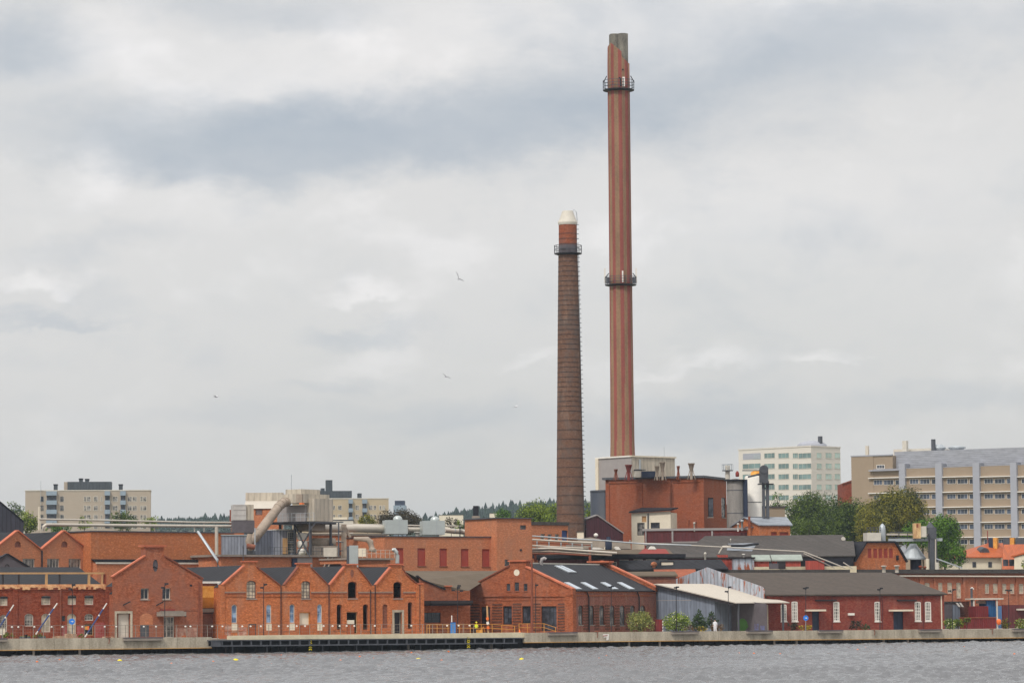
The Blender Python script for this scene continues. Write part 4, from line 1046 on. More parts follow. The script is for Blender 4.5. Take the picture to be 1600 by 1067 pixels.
# ---- two pointed gables at far left
for i, (pts, wins, ov, lab) in enumerate([
    ([(-60, 635), (145, 478), (338, 635)], [(188, 706, 292, 785)], (122, 560, 176, 612), 'left one of two plain brick gables behind the roofless workshop'),
    ([(338, 635), (532, 478), (738, 645)], [(392, 706, 495, 792), (572, 706, 675, 792)], (510, 560, 565, 612), 'brick gable with two wide windows beside the long brick wall')]):
    x0 = g(K1, pts[0][0], 0)[0]; x1 = g(K1, pts[2][0], 0)[0]
    b = Bld('gabled_mill', lab, 'building', x0 + .15, 421 + i * 6.2, x1 - .15, 427.2 + i * 6, 'pair of pointed brick gables')
    for r in wins: b.win('F', K1, r, 0, 'offwhite', 'glass', 4, 1, sill='steel_black', dep=0.2)
    b.win('F', K1, ov, 0.5, 'brick_brown', 'brick_side', 1, 2, dep=0.15)
    o_ = b.outline('F', K1, pts)
    def ex(mb, b=b, pts=pts): b.bx(mb, 'F', K1, (pts[1][0] - 6, 525, pts[1][0] + 8, 540), -0.05, 0.0)
    simple_gable(b, o_[0], o_[1], o_[2], 17, 'brick_mid', 'slate', 'coping', ex)
    if i == 0: b.pipe('F', K1, [(345, 640), (345, 830)], 0.12, 'steel_black')
b = Bld('small_grey_gable', 'small dark grey gabled house front tucked below the left brick gable', 'building', -18, 409, 46, 412)
o_ = b.outline('F', K1, [(-70, 760), (60, 672), (245, 785)])
b.win('F', K1, (40, 752, 80, 800), 0.5, 'blackwood', 'dkgrey', 1, 1, dep=0.08)
simple_gable(b, (0, o_[0][1]), o_[1], (b.L, o_[2][1]), 7, 'dkgrey', 'slate', 'black')
b = Bld('dark_metal_hall', 'black metal hall with a steep single slope at the left edge', 'building', -60, 446, 36, 452)
o_ = b.outline('F', K1, [(-60, 190), (0, 240), (190, 405)])
u = o_[0][0]
mb = MB(); poly = [(0, 0), (b.L, 0), (b.L, o_[2][1]), o_[1], (0, o_[1][1] + (o_[1][0]) * 0.5)]
mb.prism(poly, lambda a, d, z: (a, d, z), 0, 14); mb.build('wall', ribbed('black_standing_seam', sr(58, 60, 72), 0.7, depth=0.5), b.o)
gable_coping(b, [poly[2], poly[3], poly[4]], ['black', 'black'], y0=-.1, y1=14.1)
b.add('flue', 'cream', 'F', K1, (308, 275, 320, 470), -0.6, -0.3)

# ---- long ochre brick wall block with pipes on its roof
b = Bld('long_brick_store', 'long windowless ochre brick block carrying two pale pipes on its roof', 'building', 141.5, 431, 366, 446)
H = b.pt('F', K1, 1200, 487)[1]
b.flat(14, H, 'brick_long', 'roof_grey', 'steel_dk', capw=0.15)
mb = MB()
a0, z0, a1, z1 = b.rect('F', K1, (760, 712, 1600, 740))
mb.prism([(-1.2, z0), (-1.2, z1 - .05), (0, z1)], lambda d, a, z: (a, d, z), 0.0, b.L); mb.build('lean_roof', 'slate', b.o)
MB().box(-0.0, b.L, -1.3, -1.2, z0 - .2, z0 + .02).build('gutter', 'offwhite', b.o)
MB().box(0.3, b.L - .3, -1.15, -0.004, 0, z0 - .01).build('low_annex', 'brick_mid', b.o)
b2 = Bld('brick_return_block', 'red brick block stepping back left of the long windowless store', 'building', 100, 447, 141, 449)
b2.flat(6, b2.pt('F', K1, 650, 487)[1], 'brick_mid', 'roof_grey', 'steel_dk')

def pipe_thing(name, label, cat, pts, r, mat, n=10, bands=0, posts=None, pr=0.12, pmat='steel_dk', zlow=None, group=None):
    "pts are world points"
    pts = [Vector(p) for p in pts]
    w = Wd(name, label, cat, (pts[0].x, pts[0].y, min(p.z for p in pts)), group)
    w.part(MB().tube(pts, r, n), 'run', mat)
    if bands:
        tot = [(pts[i], pts[i + 1]) for i in range(len(pts) - 1)]
        for (p, q_) in tot:
            k = max(1, int((q_ - p).length / bands))
            for i in range(1, k + 1):
                c = p.lerp(q_, (i - .5) / k); d = (q_ - p).normalized()
                w.part(MB().tube([c - d * 0.06, c + d * 0.06], (r if not isinstance(r, list) else r[0]) * 1.12, n), 'band', 'steel_grey')
    for p in (posts or []):
        p = Vector(p); w.part(MB().bar((p.x, p.y, zlow if zlow is not None else GZ), p, pr), 'support', pmat)
    return w
zr = b.A.z + H - 0.3
def along(b, K, x, y, yy): return b.o.matrix_basis @ Vector(0) if False else (Matrix.Translation(b.A) @ Matrix.Rotation(b.ang, 4, 'Z')) @ b.loc(K, x, y, 'y', yy)
pp = [along(b, K1, 360, 478, 5), along(b, K1, 358, 440, 5), along(b, K1, 385, 424, 5), along(b, K1, 440, 424, 5), along(b, K1, 1200, 432, 5), along(b, K1, 1950, 438, 5)]
pipe_thing('roof_pipe', 'thick pale pipe with an elbow running along the long brick store roof', 'pipe', pp, 0.21, 'alu_pipe', 12, 0,
           [along(b, K1, x, 440, 5) for x in (810, 1245, 1620)], 0.14, 'alu_pipe', zr)
pp = [along(b, K1, 325, 378, 6.5), along(b, K1, 1000, 390, 6.5), along(b, K1, 1600, 404, 6.5), along(b, K1, 1940, 406, 6.5)]
pipe_thing('roof_pipe', 'thin pale pipe above the thick one over the long brick store', 'pipe', pp, 0.13, 'alu_pipe', 8, 0,
           [along(b, K1, x, 385 + x * .012, 6.5) for x in (340, 1250, 1700)], 0.1, 'alu_pipe', zr)
# leaning pipe prop
pipe_thing('pipe_prop', 'grey strut leaning from the pipes down past the long brick wall', 'strut', [PK(K3, 262, 482, 436), PK(K3, 425, 720, 432), PK(K3, 433, 780, 432)], 0.20, 'steel_grey', 6)
pipe_thing('standing_pipe', 'pale vertical pipe on the long brick wall near the grey cabins', 'pipe', [PK(K3, 418, 440, 441), PK(K3, 418, 690, 441)], 0.24, 'alu_pipe', 8)

# ---- process plant
Yp = 450
b = Bld('plant_platform', 'brick and concrete platform building carrying the grey process cabins', 'building', 345, 436.5, 541, 450)
H = b.pt('F', K3, 900, 692)[1]
b.flat(13, H, 'brick_mid', 'moss', 'concrete_dk', par=0.0, capw=0.28, capd=0.5)
b.add('steel_column', 'navy', 'F', K3, (1042, 702, 1080, 800), -0.35, -0.003)
b.add('cladding', 'grey_sheet', 'F', K3, (1082, 700, 1210, 800), -0.2, -0.003)
b.add('cladding', 'dkgrey', 'F', K3, (1330, 702, 1460, 800), -0.2, -0.003)
mb = MB(); pa = b.pt('F', K3, 1290, 780); pb_ = b.pt('F', K3, 1330, 690)
for dx_ in (0, 0.75): mb.bar((pa[0] + dx_, -0.6, pa[1]), (pb_[0] + dx_, -0.6, pb_[1]), 0.12)
mb.build('ladder', 'offwhite', b.o)
pf = b; H_PF = H
def pbox(name, label, cat, K, r, Y, dep, mat, ang=0.0, zlow=None, group=None, roofm=None, slope=0.0):
    "a box thing whose front fills the pixel rectangle r at depth Y, turned by ang degrees"
    (x0, y0), (x1, y1) = g(K, r[0], r[1]), g(K, r[2], r[3])
    dY = math.tan(math.radians(ang)) * (x1 - x0) / FPX * Y
    bb = Bld(name, label, cat, x0, Y - dY / 2, x1, Y + dY / 2, group, z0=P((x0 + x1) / 2, y1, Y).z if zlow is None else zlow)
    h = bb.pt('F', Q, (x0 + x1) / 2, y0)[1]
    MB().box(0, bb.L, 0, dep, 0, h).build('body', mat, bb.o)
    if roofm: MB().box(-0.1, bb.L + .1, -0.1, dep + .1, h + .002, h + .14).build('roof', roofm, bb.o)
    bb.H = h
    return bb
zp = pf.A.z + H
c1 = pbox('process_cabin', 'light grey ribbed cabin left of the big inclined duct', 'cabin', K3, (462, 515, 668, 678), 445, 5, 'grey_rib', 22, zp, 'ribbed cabins on the platform', 'steel_grey')
c2 = pbox('process_cabin', 'dark grey ribbed cabin behind the foot of the inclined duct', 'cabin', K3, (738, 470, 905, 680), 449, 5, 'grey_rib_dk', 22, zp, 'ribbed cabins on the platform')
c3_ = pbox('process_cabin', 'pale ribbed cabin with louvred dark windows', 'cabin', K3, (900, 470, 1086, 668), 449.5, 5, 'grey_rib', 22, zp, 'ribbed cabins on the platform', 'white')
for r in ((1008, 482, 1082, 562), (1008, 575, 1082, 650)): c3_.win('F', K3, r, 0, 'offwhite', 'navy', 4, 5, hole=False)
c3_.add('meter_box', 'timber', 'F', K3, (968, 536, 1000, 668), -0.5, -0.003)
c4 = pbox('filter_housing', 'tall box half pale plate half dark grey beside the inclined duct', 'filter housing', K3, (556, 256, 664, 386), 447, 3.4, 'pale_plate', 10, None)
MB().box(c4.L + .01, c4.L + 1.1, 0.3, 3.4, 0, c4.H).build('side_panel', 'cream_sheet', c4.o)
c4.add('lower_skirt', 'dkgrey', 'F', K3, (558, 388, 735, 490), 0.05, 3.2)
mb = MB()
for y in (262, 300, 345): c4.bx(mb, 'F', K3, (558, y, 662, y + 3), -0.03, 0)
mb.build('seam', 'grey_sheet', c4.o)
MB().box(0.3, .5, .3, .5, -8, -2.8).build('leg', 'steel_dk', c4.o); MB().box(c4.L, c4.L + .2, .3, .5, -8, -2.8).build('leg', 'steel_dk', c4.o)
# big upper housing on stilts
h1 = Bld('upper_filter_house', 'beige clad rooftop house on a dark steel platform, inclined duct enters its side', 'plant building', 433, 449.5, 477.5, 446.5, z0=P(450, 815, 448).z)
zz = lambda K, x, y: h1.pt('F', K, x, y)[1]
mb = MB(); mb.box(0, h1.L, 0, 5, 0, zz(K3, 1050, 262)); mb.build('lower_body', 'grey_sheet', h1.o)
t0 = zz(K3, 1060, 248); a5 = h1.pt('F', K3, 1020, 200)[0]
MB().box(a5 - .3, h1.L + .4, -1.3, 4.8, t0, zz(K3, 1060, 172)).build('upper_body', 'cream_sheet', h1.o)
MB().box(a5 + 2.4, h1.L + .42, -1.32, -1.1, t0, zz(K3, 1060, 172) - .05).build('ribbed_front', 'duct_tan', h1.o)
MB().box(a5 + 3.0, h1.L + .5, -1.36, -.9, t0 - .2, t0 - .003).build('red_edge', 'orange', h1.o)
MB().box(a5 - 1.0, h1.L - 1.2, .5, 4.7, zz(K3, 1060, 172) + .003, zz(K3, 1010, 130)).build('top_body', 'cream_sheet', h1.o)
MB().box(h1.L + .01, h1.L + 1.3, .3, 4.5, 0.02, zz(K3, 1200, 205)).build('side_body', 'cream_sheet', h1.o)
mb = MB(); mb.box(-0.6, h1.L + 1.3, -1.2, 5.2, -0.35, -0.02); mb.build('platform', 'steel_black', h1.o)
for x, y in ((0.3, 0), (h1.L - 2.2, 0), (h1.L + .6, 0), (h1.L + .6, 4.5), (0.3, 4.5)): MB().box(x, x + .28, y, y + .28, -9.0, -.36).build('leg', 'steel_dk', h1.o)
MB().bar((h1.L - 2.0, 0.1, -.5), (h1.L + .6, 0.1, -5.0), .18).build('brace', 'steel_dk', h1.o); MB().bar((h1.L - 2.0, .1, -5.0), (h1.L + .6, .1, -1.5), .14).build('brace', 'steel_dk', h1.o)
MB().box(h1.L * .45, h1.L + .3, 1.0, 4, -1.3, -.36).build('hopper', 'concrete_dk', h1.o)
for k in range(9): MB().box(h1.L - 4 + k * .8, h1.L - 3.95 + k * .8, -1.15, -1.1, -.02, 1.1).build('rail_post', 'steel_grey', h1.o)
for z_ in (.55, 1.1): MB().box(h1.L - 4, h1.L + 2.5, -1.15, -1.1, z_, z_ + .05).build('rail', 'steel_grey', h1.o)
MB().tube([(a5 - 2, 3, zz(K3, 1010, 130)), (a5 - 2, 3, zz(K3, 965, 0))], .05, 5).build('aerial', 'steel_grey', h1.o)
# inclined duct
dp = [PK(K3, 716, 572, 441), PK(K3, 738, 535, 441), PK(K3, 800, 455, 442.2), PK(K3, 870, 362, 443.5), PK(K3, 940, 268, 445), PK(K3, 975, 240, 446), PK(K3, 1015, 232, 447)]
w = Wd('inclined_duct', 'fat tan banded duct rising diagonally to the beige rooftop house', 'duct', (dp[0].x, dp[0].y, zp))
w.part(MB().tube(dp, [3.3, 3.6, 3.9, 3.9, 4.0, 3.9, 3.4], 20) if False else MB().tube(dp, [.40, .62, .68, .66, .62, .60, .58], 20), 'duct', 'duct_tan')
for i in range(9):
    t_ = 0.17 + i * 0.095; n_ = len(dp) - 1; f_ = t_ * n_; k = int(f_); c = dp[k].lerp(dp[k + 1], f_ - k); d = (dp[k + 1] - dp[k]).normalized()
    w.part(MB().tube([c - d * .05, c + d * .05], .67, 20), 'band', 'duct_tan')
w.part(MB().lathe([(.3, 0), (1.1, .5), (1.1, 1.6), (.4, 2.2)], (dp[0].x - .2, dp[0].y), 14) if False else MB().tube([PK(K3, 700, 640, 441), PK(K3, 700, 600, 441), PK(K3, 690, 560, 441), PK(K3, 700, 500, 441)], [.3, .5, .55, .4], 12), 'elbow', 'duct_tan')
w.part(MB().tube([PK(K3, 670, 600, 440), PK(K3, 740, 610, 440)], .35, 8), 'fan', 'brick_brown')
w.part(MB().bar(PK(K3, 738, 450, 440), PK(K3, 738, 640, 440), .15), 'strut', 'steel_grey')
# cream lean roof house behind
b = Bld('cream_roof_house', 'pale clad house with a long cream lean-to roof behind the inclined duct', 'building', 361, 463, 440, 463.2)
z_ = lambda x, y, yy=0: b.loc(K3, x, y, 'y', yy).z
a6 = b.loc(K3, 660, 200, 'y', 5).x
b.win('F', K3, (742, 296, 800, 345), 0, 'brick_brown', 'steel_grey', 1, 8)
mb = MB(); sheet(mb, [(0, 0), (b.L, 0), (b.L, z_(800, 292)), (0, z_(560, 300))], b.holes[('F', 0.0)], b.fmap('F')); mb.box(0.02, b.L - .02, .5, 9, 0, z_(800, 300)); mb.build('wall', 'brick_mid', b.o)
p_ = [b.loc(K3, 735, 290, 'y', -.2), b.loc(K3, 960, 288, 'y', -.2), b.loc(K3, 960, 225, 'y', 5), b.loc(K3, 662, 226, 'y', 5)]
p_[0].x = b.loc(K3, 640, 290, 'y', -.2).x
MB().face(p_).build('lean_roof', 'cream_roof', b.o)
MB().box(a6, b.L, 5.02, 9, 0, z_(700, 158, 5)).build('upper_wall', 'cream_sheet', b.o)
b.add('pier', 'brick_deep', 'F', K3, (528, 300, 556, 420), -.3, .3)
# pipe trunk along the roof to the right
tr = [PK(K3, 1195, 458, 452), PK(K3, 1600, 455, 455), PK(K5, 440, 462, 459)]
pipe_thing('trunk_pipe', 'very thick cream pipe from the plant to the first square duct box', 'pipe', tr, .56, 'alu_pipe', 16, 0)
pipe_thing('upper_pipe', 'thin pale pipe above the very thick cream pipe', 'pipe', [PK(K3, 1230, 420, 455), PK(K3, 1470, 420, 456), PK(K5, 440, 428, 461), PK(K5, 1030, 436, 470)], .12, 'alu_pipe', 8)
pipe_thing('trunk_pipe', 'thick cream pipe between the two square duct boxes', 'pipe', [PK(K5, 620, 466, 461), PK(K5, 760, 468, 463)], .38, 'alu_pipe', 14)
pipe_thing('trunk_pipe', 'cream pipe bending down right of the square duct boxes', 'pipe', [PK(K5, 930, 470, 465), PK(K5, 1090, 484, 467), PK(K5, 1140, 490, 467), PK(K5, 1160, 512, 467)], [.38, .38, .34, .3], 'alu_pipe', 12, 2.5)
zr5 = P(640, 836, 456).z
for i, (r, lab) in enumerate([((438, 384, 625, 500), 'square galvanised duct box with domed cap, nearer the plant'), ((752, 390, 935, 506), 'square galvanised duct box with domed cap, nearer the brick tower')]):
    c = pbox('duct_box', lab, 'duct box', K5, r, 456 + i * 2, 4.2, 'alu', 8, None, 'square duct boxes on the roof')
    MB().lathe([(.66, c.H), (.68, c.H + .12), (.62, c.H + .38), (.42, c.H + .58), (.18, c.H + .67), (.02, c.H + .68)], (c.L * .62, 2.0), 18, cap=False).build('dome', 'alu', c.o)
    MB().box(c.L * .62 - .03, c.L * .62 + .03, -.03, -.002, 0, c.H).build('seam', 'steel_grey', c.o)
# vertical tan tower pipe, scaffold
w = pbox('duct_riser', 'tall tan box riser between plant and long brick hall', 'riser', K3, (1468, 420, 1502, 775), 446, .8, 'duct_tan', 15)
MB().bar((w.L * .5, .4, w.H - .1), (w.L * .5 + .9, .4, w.H - 1.8), .35).build('stay', 'duct_tan', w.o)
sc_ = Wd('scaffold_tower', 'thin dark steel scaffold frame left of the tan riser', 'steel frame', PK(K3, 1440, 690, 445))
for x in (1192, 1435): sc_.part(MB().bar(PK(K3, x, 400, 445), PK(K3, x, 690, 445), .18), 'upright', 'steel_dk')
for y in (402, 480, 570, 640): sc_.part(MB().bar(PK(K3, 1435, y, 445.3), PK(K3, 1475, y, 445.3), .12), 'rung', 'steel_dk')
sc_.part(MB().bar(PK(K3, 1192, 404, 445), PK(K3, 1300, 404, 445.1), .15), 'beam', 'steel_dk')
sc_.part(MB().bar(PK(K3, 1300, 404, 445), PK(K3, 1470, 404, 445.1), .15), 'beam', 'steel_dk')
sc_.part(MB().bar(PK(K3, 1192, 470, 445), PK(K3, 1240, 410, 445.1), .15), 'brace', 'steel_dk')
# clutter under the trunk pipe
b = pbox('tank_room', 'weathered grey plant room with tanks below the thick cream pipe', 'plant room', K3, (1200, 600, 1440, 690), 447, 4, 'concrete_dk', 8, zp)
b.add('panel', 'offwhite', 'F', K3, (1310, 615, 1420, 690), -.05, -.003)
w = Wd('storage_tank', 'stained horizontal tank under the thick cream pipe', 'tank', PK(K3, 1290, 600, 450))
w.part(MB().tube([PK(K3, 1205, 575, 450), PK(K3, 1215, 575, 450), PK(K3, 1405, 575, 451), PK(K3, 1415, 575, 451)], [.3, .68, .68, .3], 16), 'shell', 'duct_tan')
w.part(MB().bar(PK(K3, 1240, 620, 450), PK(K3, 1240, 580, 450), .4), 'saddle', 'steel_dk'); w.part(MB().bar(PK(K3, 1380, 620, 450), PK(K3, 1380, 580, 450), .4), 'saddle', 'steel_dk')
w = Wd('white_tank', 'white upright vessel behind the cross braces of the plant', 'tank', PK(K3, 1130, 680, 448.5))
w.part(MB().lathe([(.7, 0), (.85, .4), (.85, 3.4), (.7, 3.8)], (0, 0), 14), 'dummy', 'white') if False else None
pb = PK(K3, 1132, 680, 448.5); pt_ = PK(K3, 1132, 485, 448.5)
for i in range(3):
    z0_ = pb.z + (pt_.z - pb.z) * i / 3; z1_ = pb.z + (pt_.z - pb.z) * (i + 1) / 3 - .12
    w.part(MB().lathe([(.6, z0_), (.73, z0_ + .2), (.73, z1_ - .2), (.6, z1_)], (pb.x, pb.y), 16), 'ring', 'white')
# wall behind clutter
b = Bld('brick_back_wall', 'brick wall with a concrete band behind the plant clutter', 'building', 478, 456, 604, 462)
Hb = b.pt('F', K3, 1300, 512)[1]
b.win('F', K5, (175, 560, 270, 622), 0, 'steel_dk', 'glass_dk', 3, 1)
b.flat(10, Hb, 'brick_mid', 'roof_grey', 'concrete_dk', capw=.3)
MB().box(b.L * .02, b.L * .6, -.1, -.003, Hb - .9, Hb - .75).build('pipe_rail', 'offwhite', b.o)
# small things by gable three and four
c = pbox('duct_box', 'tall bright galvanised cabinet behind the third gable', 'cabinet', K5, (137, 596, 210, 780), 437, 1.2, 'alu', 0)
MB().box(-.35, -.003, .1, 1.1, 0, c.H - .1).build('side_duct', 'steel_dk', c.o)
pipe_thing('flue_pipe', 'shiny curved flue on top of the fourth gable', 'flue', [PK(K5, 495, 635, 434), PK(K5, 515, 632, 434), PK(K5, 533, 655, 434), PK(K5, 538, 680, 434), PK(K5, 538, 745, 434)], [.25, .27, .27, .27, .27], 'alu', 14)
pl_ = Bld('side_platform', 'concrete platform with thin yellow-grey handrail right of the tan riser', 'platform', 541, 441, 610, 446, z0=P(575, 880, 442).z)
zt = pl_.pt('F', K5, 350, 702)[1]
MB().box(0, pl_.L, 0, 6, 0, zt - .25).build('wall', 'brick_mid', pl_.o); MB().box(-.2, pl_.L + .2, -.5, 6, zt - .245, zt).build('slab', 'concrete_dk', pl_.o)
for k in range(8): MB().box(2.5 + k * .8, 2.55 + k * .8, -.4, -.35, zt + .002, zt + 1.15).build('rail_post', 'offwhite', pl_.o)
for z_ in (.6, 1.1): MB().box(2.5, 8.15, -.41, -.34, zt + z_, zt + z_ + .05).build('rail', 'offwhite', pl_.o)
MB().box(-.2, pl_.L - .6, -1.6, 0, zt - 1.45, zt - 1.25).build('awning', 'blackwood', pl_.o)
pbox('plant_box', 'cream control box on the platform right of the tan riser', 'box', K5, (212, 620, 275, 690), 444, 1.5, 'cream', 0)
pipe_thing('bent_duct', 'grey weathered duct bend on the handrail platform', 'duct', [PK(K5, 175, 540, 445), PK(K5, 285, 545, 445), PK(K5, 315, 570, 445), PK(K5, 325, 630, 445), PK(K5, 350, 640, 444)], [.25, .4, .44, .44, .28], 'duct_tan', 12)

# ---- long hall with red shutters and brick towers
b = Bld('red_shutter_hall', 'long pale brick hall with five red shuttered openings', 'building', 601, 449, 779, 459)
for r in ((525, 618, 590, 765), (706, 620, 772, 766), (890, 622, 952, 768), (1068, 625, 1132, 770), (1244, 627, 1308, 772)):
    b.win('F', K5, r, 0, 'redwin', 'redwin', 1, 1, sill='brick_brown', dep=0.14, name='shuttered_window')
b.flat(14, b.pt('F', K5, 1000, 527)[1], 'brick_mid', 'roof_grey', 'steel_dk')
b = Bld('brick_tower', 'square pale brick tower at the end of the red-shuttered hall', 'building', 777, 457, 831.5, 460)
b.win('F', R1, (175, 748, 226, 784), 0, 'steel_dk', 'glass', 2, 1); b.win('F', R2, (46, 180, 88, 235), 0, 'steel_dk', 'glass', 1, 2)
mbv = b.bx(MB(), 'F', R1, (172, 946, 186, 962), -.1, -.003)
b.flat(9, b.pt('F', R1, 150, 693)[1], 'brick_mid', 'roof_grey', 'steel_dk', capd=.25)
mbv.build('vent', 'black', b.o)
b = Bld('stair_block', 'low brick block with a grey metal door on the hall roof', 'building', 761, 461, 801, 463.5, z0=P(780, 838, 461).z - 1)
b.win('F', K5, (1300, 422, 1342, 517), 0, 'steel_grey', 'steel_grey', 1, 1, name='door', label='light grey metal door')
b.flat(5, b.pt('F', K5, 1400, 374)[1], 'brick_rust', 'roof_grey', 'steel_dk', capd=.25)
pbox('roof_block', 'small lower brick block left of the metal door', 'building', K5, (1180, 440, 1285, 520), 464, 4, 'brick_rust', 10, None, None, 'steel_dk')
w = pbox('roof_vent', 'dark square roof vent on a pale base behind the brick block', 'vent', K5, (1160, 350, 1225, 410), 478, 2, 'concrete_dk', 0)
MB().box(w.L * .15, w.L * .85, .1, 1.8, w.H + .002, w.H + 1.5).build('hood', 'black', w.o)

# ---- low brick range with small windows
b = Bld('low_brick_range', 'low orange brick range with a blue-grey door at the foot of the old stack', 'building', 831, 478, 889, 483)
for r in ((345, 820, 383, 880), (405, 822, 440, 880), (465, 822, 500, 880)): b.win('F', R1, r, 0, 'offwhite', 'glass', 1, 2)
b.win('F', R1, (522, 790, 572, 890), 0, 'steel_dk', 'poleblue', 1, 1, name='door')
b.flat(9, b.pt('F', R1, 430, 748)[1], 'brick_mid', 'roof_grey', 'roof_grey', capw=.5)

# ---- pipe bridge
def bpipe(name, label, pts, r, mat='alu_pipe', cat='pipe', Y=466, grp=None):
    return pipe_thing(name, label, cat, [PK(R1, x, y, Y) for x, y in pts], r, mat, 8, group=grp)
bpipe('bridge_pipe', 'long grey pipe sloping from the brick tower to the dark red modules', [(275, 838), (600, 860), (900, 878), (1225, 905), (1600, 915)], .10, 'steel_grey')
bpipe('bridge_pipe', 'white upper handrail pipe of the pipe bridge', [(275, 868), (480, 880), (775, 895)], .14)
bpipe('bridge_pipe', 'pale lower pipe of the pipe bridge', [(275, 918), (480, 930), (700, 940)], .13)
bpipe('bridge_pipe', 'thick white arched pipe crossing below the pipe bridge', [(275, 948), (350, 943), (430, 941), (560, 950), (720, 962), (980, 980)], .17, Y=462)
bpipe('bridge_pipe', 'thin tan pipe under the arched white pipe', [(275, 972), (420, 965), (560, 975), (800, 992), (940, 998)], .12, 'duct_tan', Y=463)
bpipe('bridge_pipe', 'rusty brown pipe under the arched white pipe', [(275, 988), (430, 982), (600, 992), (740, 1000)], .12, 'coping_dk', Y=464)
w = Wd('pipe_bridge', 'steel pipe bridge frame right of the brick tower', 'pipe bridge', PK(R1, 285, 1000, 468))
for x in (315, 415, 515, 610, 690, 770): w.part(MB().bar(PK(R1, x, 865 + (x - 285) * .06, 467), PK(R1, x, 945 + (x - 285) * .05, 467), .2), 'post', 'steel_grey')
w.part(MB().bar(PK(R1, 275, 893, 467.3), PK(R1, 770, 915, 467.3), .16), 'rail', 'coping_dk')
w.part(MB().bar(PK(R1, 275, 960, 467.3), PK(R1, 780, 985, 467.3), .5), 'deck', 'steel_dk')
w.part(MB().bar(PK(R1, 755, 930, 466), (PK(R1, 755, 930, 466).x, PK(R1, 755, 930, 466).y, GZ), .35), 'leg', 'coping_dk')
w.part(MB().bar(PK(R1, 300, 980, 467), (PK(R1, 300, 930, 467).x, PK(R1, 300, 930, 467).y, GZ), .35), 'leg', 'coping_dk')
# mound of weathered concrete and tarps behind
mb = MB(); pts = [(560, 905), (640, 880), (690, 858), (760, 848), (830, 862), (900, 885), (1090, 885), (1100, 945), (560, 945)]
vv = [PK(R1, x, y, 474) for x, y in pts]; v2 = [p + Vector((0, 5, 0)) for p in vv]
mb.raw(vv + v2, [tuple(range(len(vv)))] + [(i, (i + 1) % len(vv), len(vv) + (i + 1) % len(vv), len(vv) + i) for i in range(len(vv))])
solo(mb, 'concrete_bunker', 'concrete_dk', 'weathered grey concrete bunker beside the foot of the old stack', 'bunker')
w = pbox('roof_unit', 'small cream roof cabin at the foot of the old stack', 'cabin', R1, (650, 805, 705, 860), 478, 2, 'cream', 0, None, None, 'roof_grey')
for i, (x0, y0, x1, y1, m_) in enumerate(((740, 932, 880, 950, 'white'), (870, 905, 965, 952, 'cream'), (950, 925, 1015, 952, 'white'), (1245, 922, 1312, 948, 'white'))):
    pts = [PK(R1, x0, y1, 470), PK(R1, x0 + (x1 - x0) * .3, y0, 470), PK(R1, x0 + (x1 - x0) * .7, y0 + 3, 470), PK(R1, x1, y1, 470)]
    mb = MB(); v2 = [p + Vector((0, 3.5, 0)) for p in pts]; mb.raw(pts + v2, [(0, 1, 2, 3), (7, 6, 5, 4), (0, 4, 5, 1), (1, 5, 6, 2), (2, 6, 7, 3), (3, 7, 4, 0)])
    solo(mb, 'tarpaulin_heap', m_, ['low white tarpaulin heap at the end of the pipe bridge', 'cream tarpaulin heap with a blue drum behind the pipe bridge', 'white tarpaulin heap right of the blue drum', 'white tarpaulin heap on the red-topped shed roof'][i], 'tarpaulin', 'tarpaulin heaps behind the pipe bridge')
p = PK(R1, 912, 952, 469); solo(MB().lathe([(.45, 0), (.48, .1), (.48, 1.0), (.3, 1.15), (.3, 1.4)], (0, 0), 12).__class__().lathe([(.45, p.z), (.5, p.z + .1), (.5, p.z + 1.3), (.3, p.z + 1.5), (.3, p.z + 1.9)], (p.x, p.y), 12), 'drum', 'navy', 'dark blue drum standing between the tarpaulin heaps', 'drum')

# ---- boiler house
b = Bld('boiler_house', 'tall red brick boiler house with panelled walls beside the big stack', 'building', 948.5, 526, 1100.5, 520)
D = 13.0
b.win('R', R3, (355, 520, 395, 680), 0, 'steel_black', 'glass_dk', 2, 5, dep=.2, sill='concrete_dk') if False else None
b.D = D
Hh = b.pt('F', R1, 1200, 364)[1]
b.win('F', R3, (352, 519, 397, 681), 0, 'steel_black', 'glass_dk', 2, 5, dep=.25, sill='concrete_dk')
b.win('R', R3, (466, 520, 500, 684), 0, 'steel_dk', 'glass', 2, 5, dep=.15, sill='concrete_dk')
def exH(mb):
    for (K, x0, x1) in ((R1, 890, 920), (R1, 1160, 1195), (R1, 1422, 1452), (R3, 30, 62), (R3, 298, 322)):
        b.bx(mb, 'F', K, (x0, 372, x1, 900), -0.14, 0.0)
    b.bx(mb, 'F', R1, (890, 364, 1500, 395), -0.14, 0.0); b.bx(mb, 'F', R3, (60, 364, 322, 390), -0.14, 0.0)
b.flat(D, Hh, 'brick_boil', 'roof_grey', 'steel_dk', extra=exH, capw=.35, capd=.45)
zb = b.A.z + Hh
def cowl(K, x, y0, y1, r, label, Y, mat='coping_dk'):
    top = PK(K, x, y0, Y); w = Wd('roof_cowl', label, 'roof cowl', (top.x, top.y, zb), 'cowls on the boiler house roof'); h = top.z - zb
    w.part(MB().lathe([(r * .5, zb - .3), (r * .45, zb + h * .45)], (top.x, top.y), 10), 'pipe', mat)
    w.part(MB().lathe([(r * .5, zb + h * .45 + .002), (r, zb + h * .9), (r * 1.15, zb + h * .92), (r * 1.15, zb + h)], (top.x, top.y), 12), 'funnel', mat)
    for s_ in (-1, 1): w.part(MB().bar((top.x + s_ * r * 1.3, top.y, zb - .3), (top.x + s_ * r * .4, top.y, zb + h * .6), .12), 'stay', mat)
cowl(R1, 972, 282, 350, .30, 'narrow dark red funnel cowl at the left of the roof', 519)
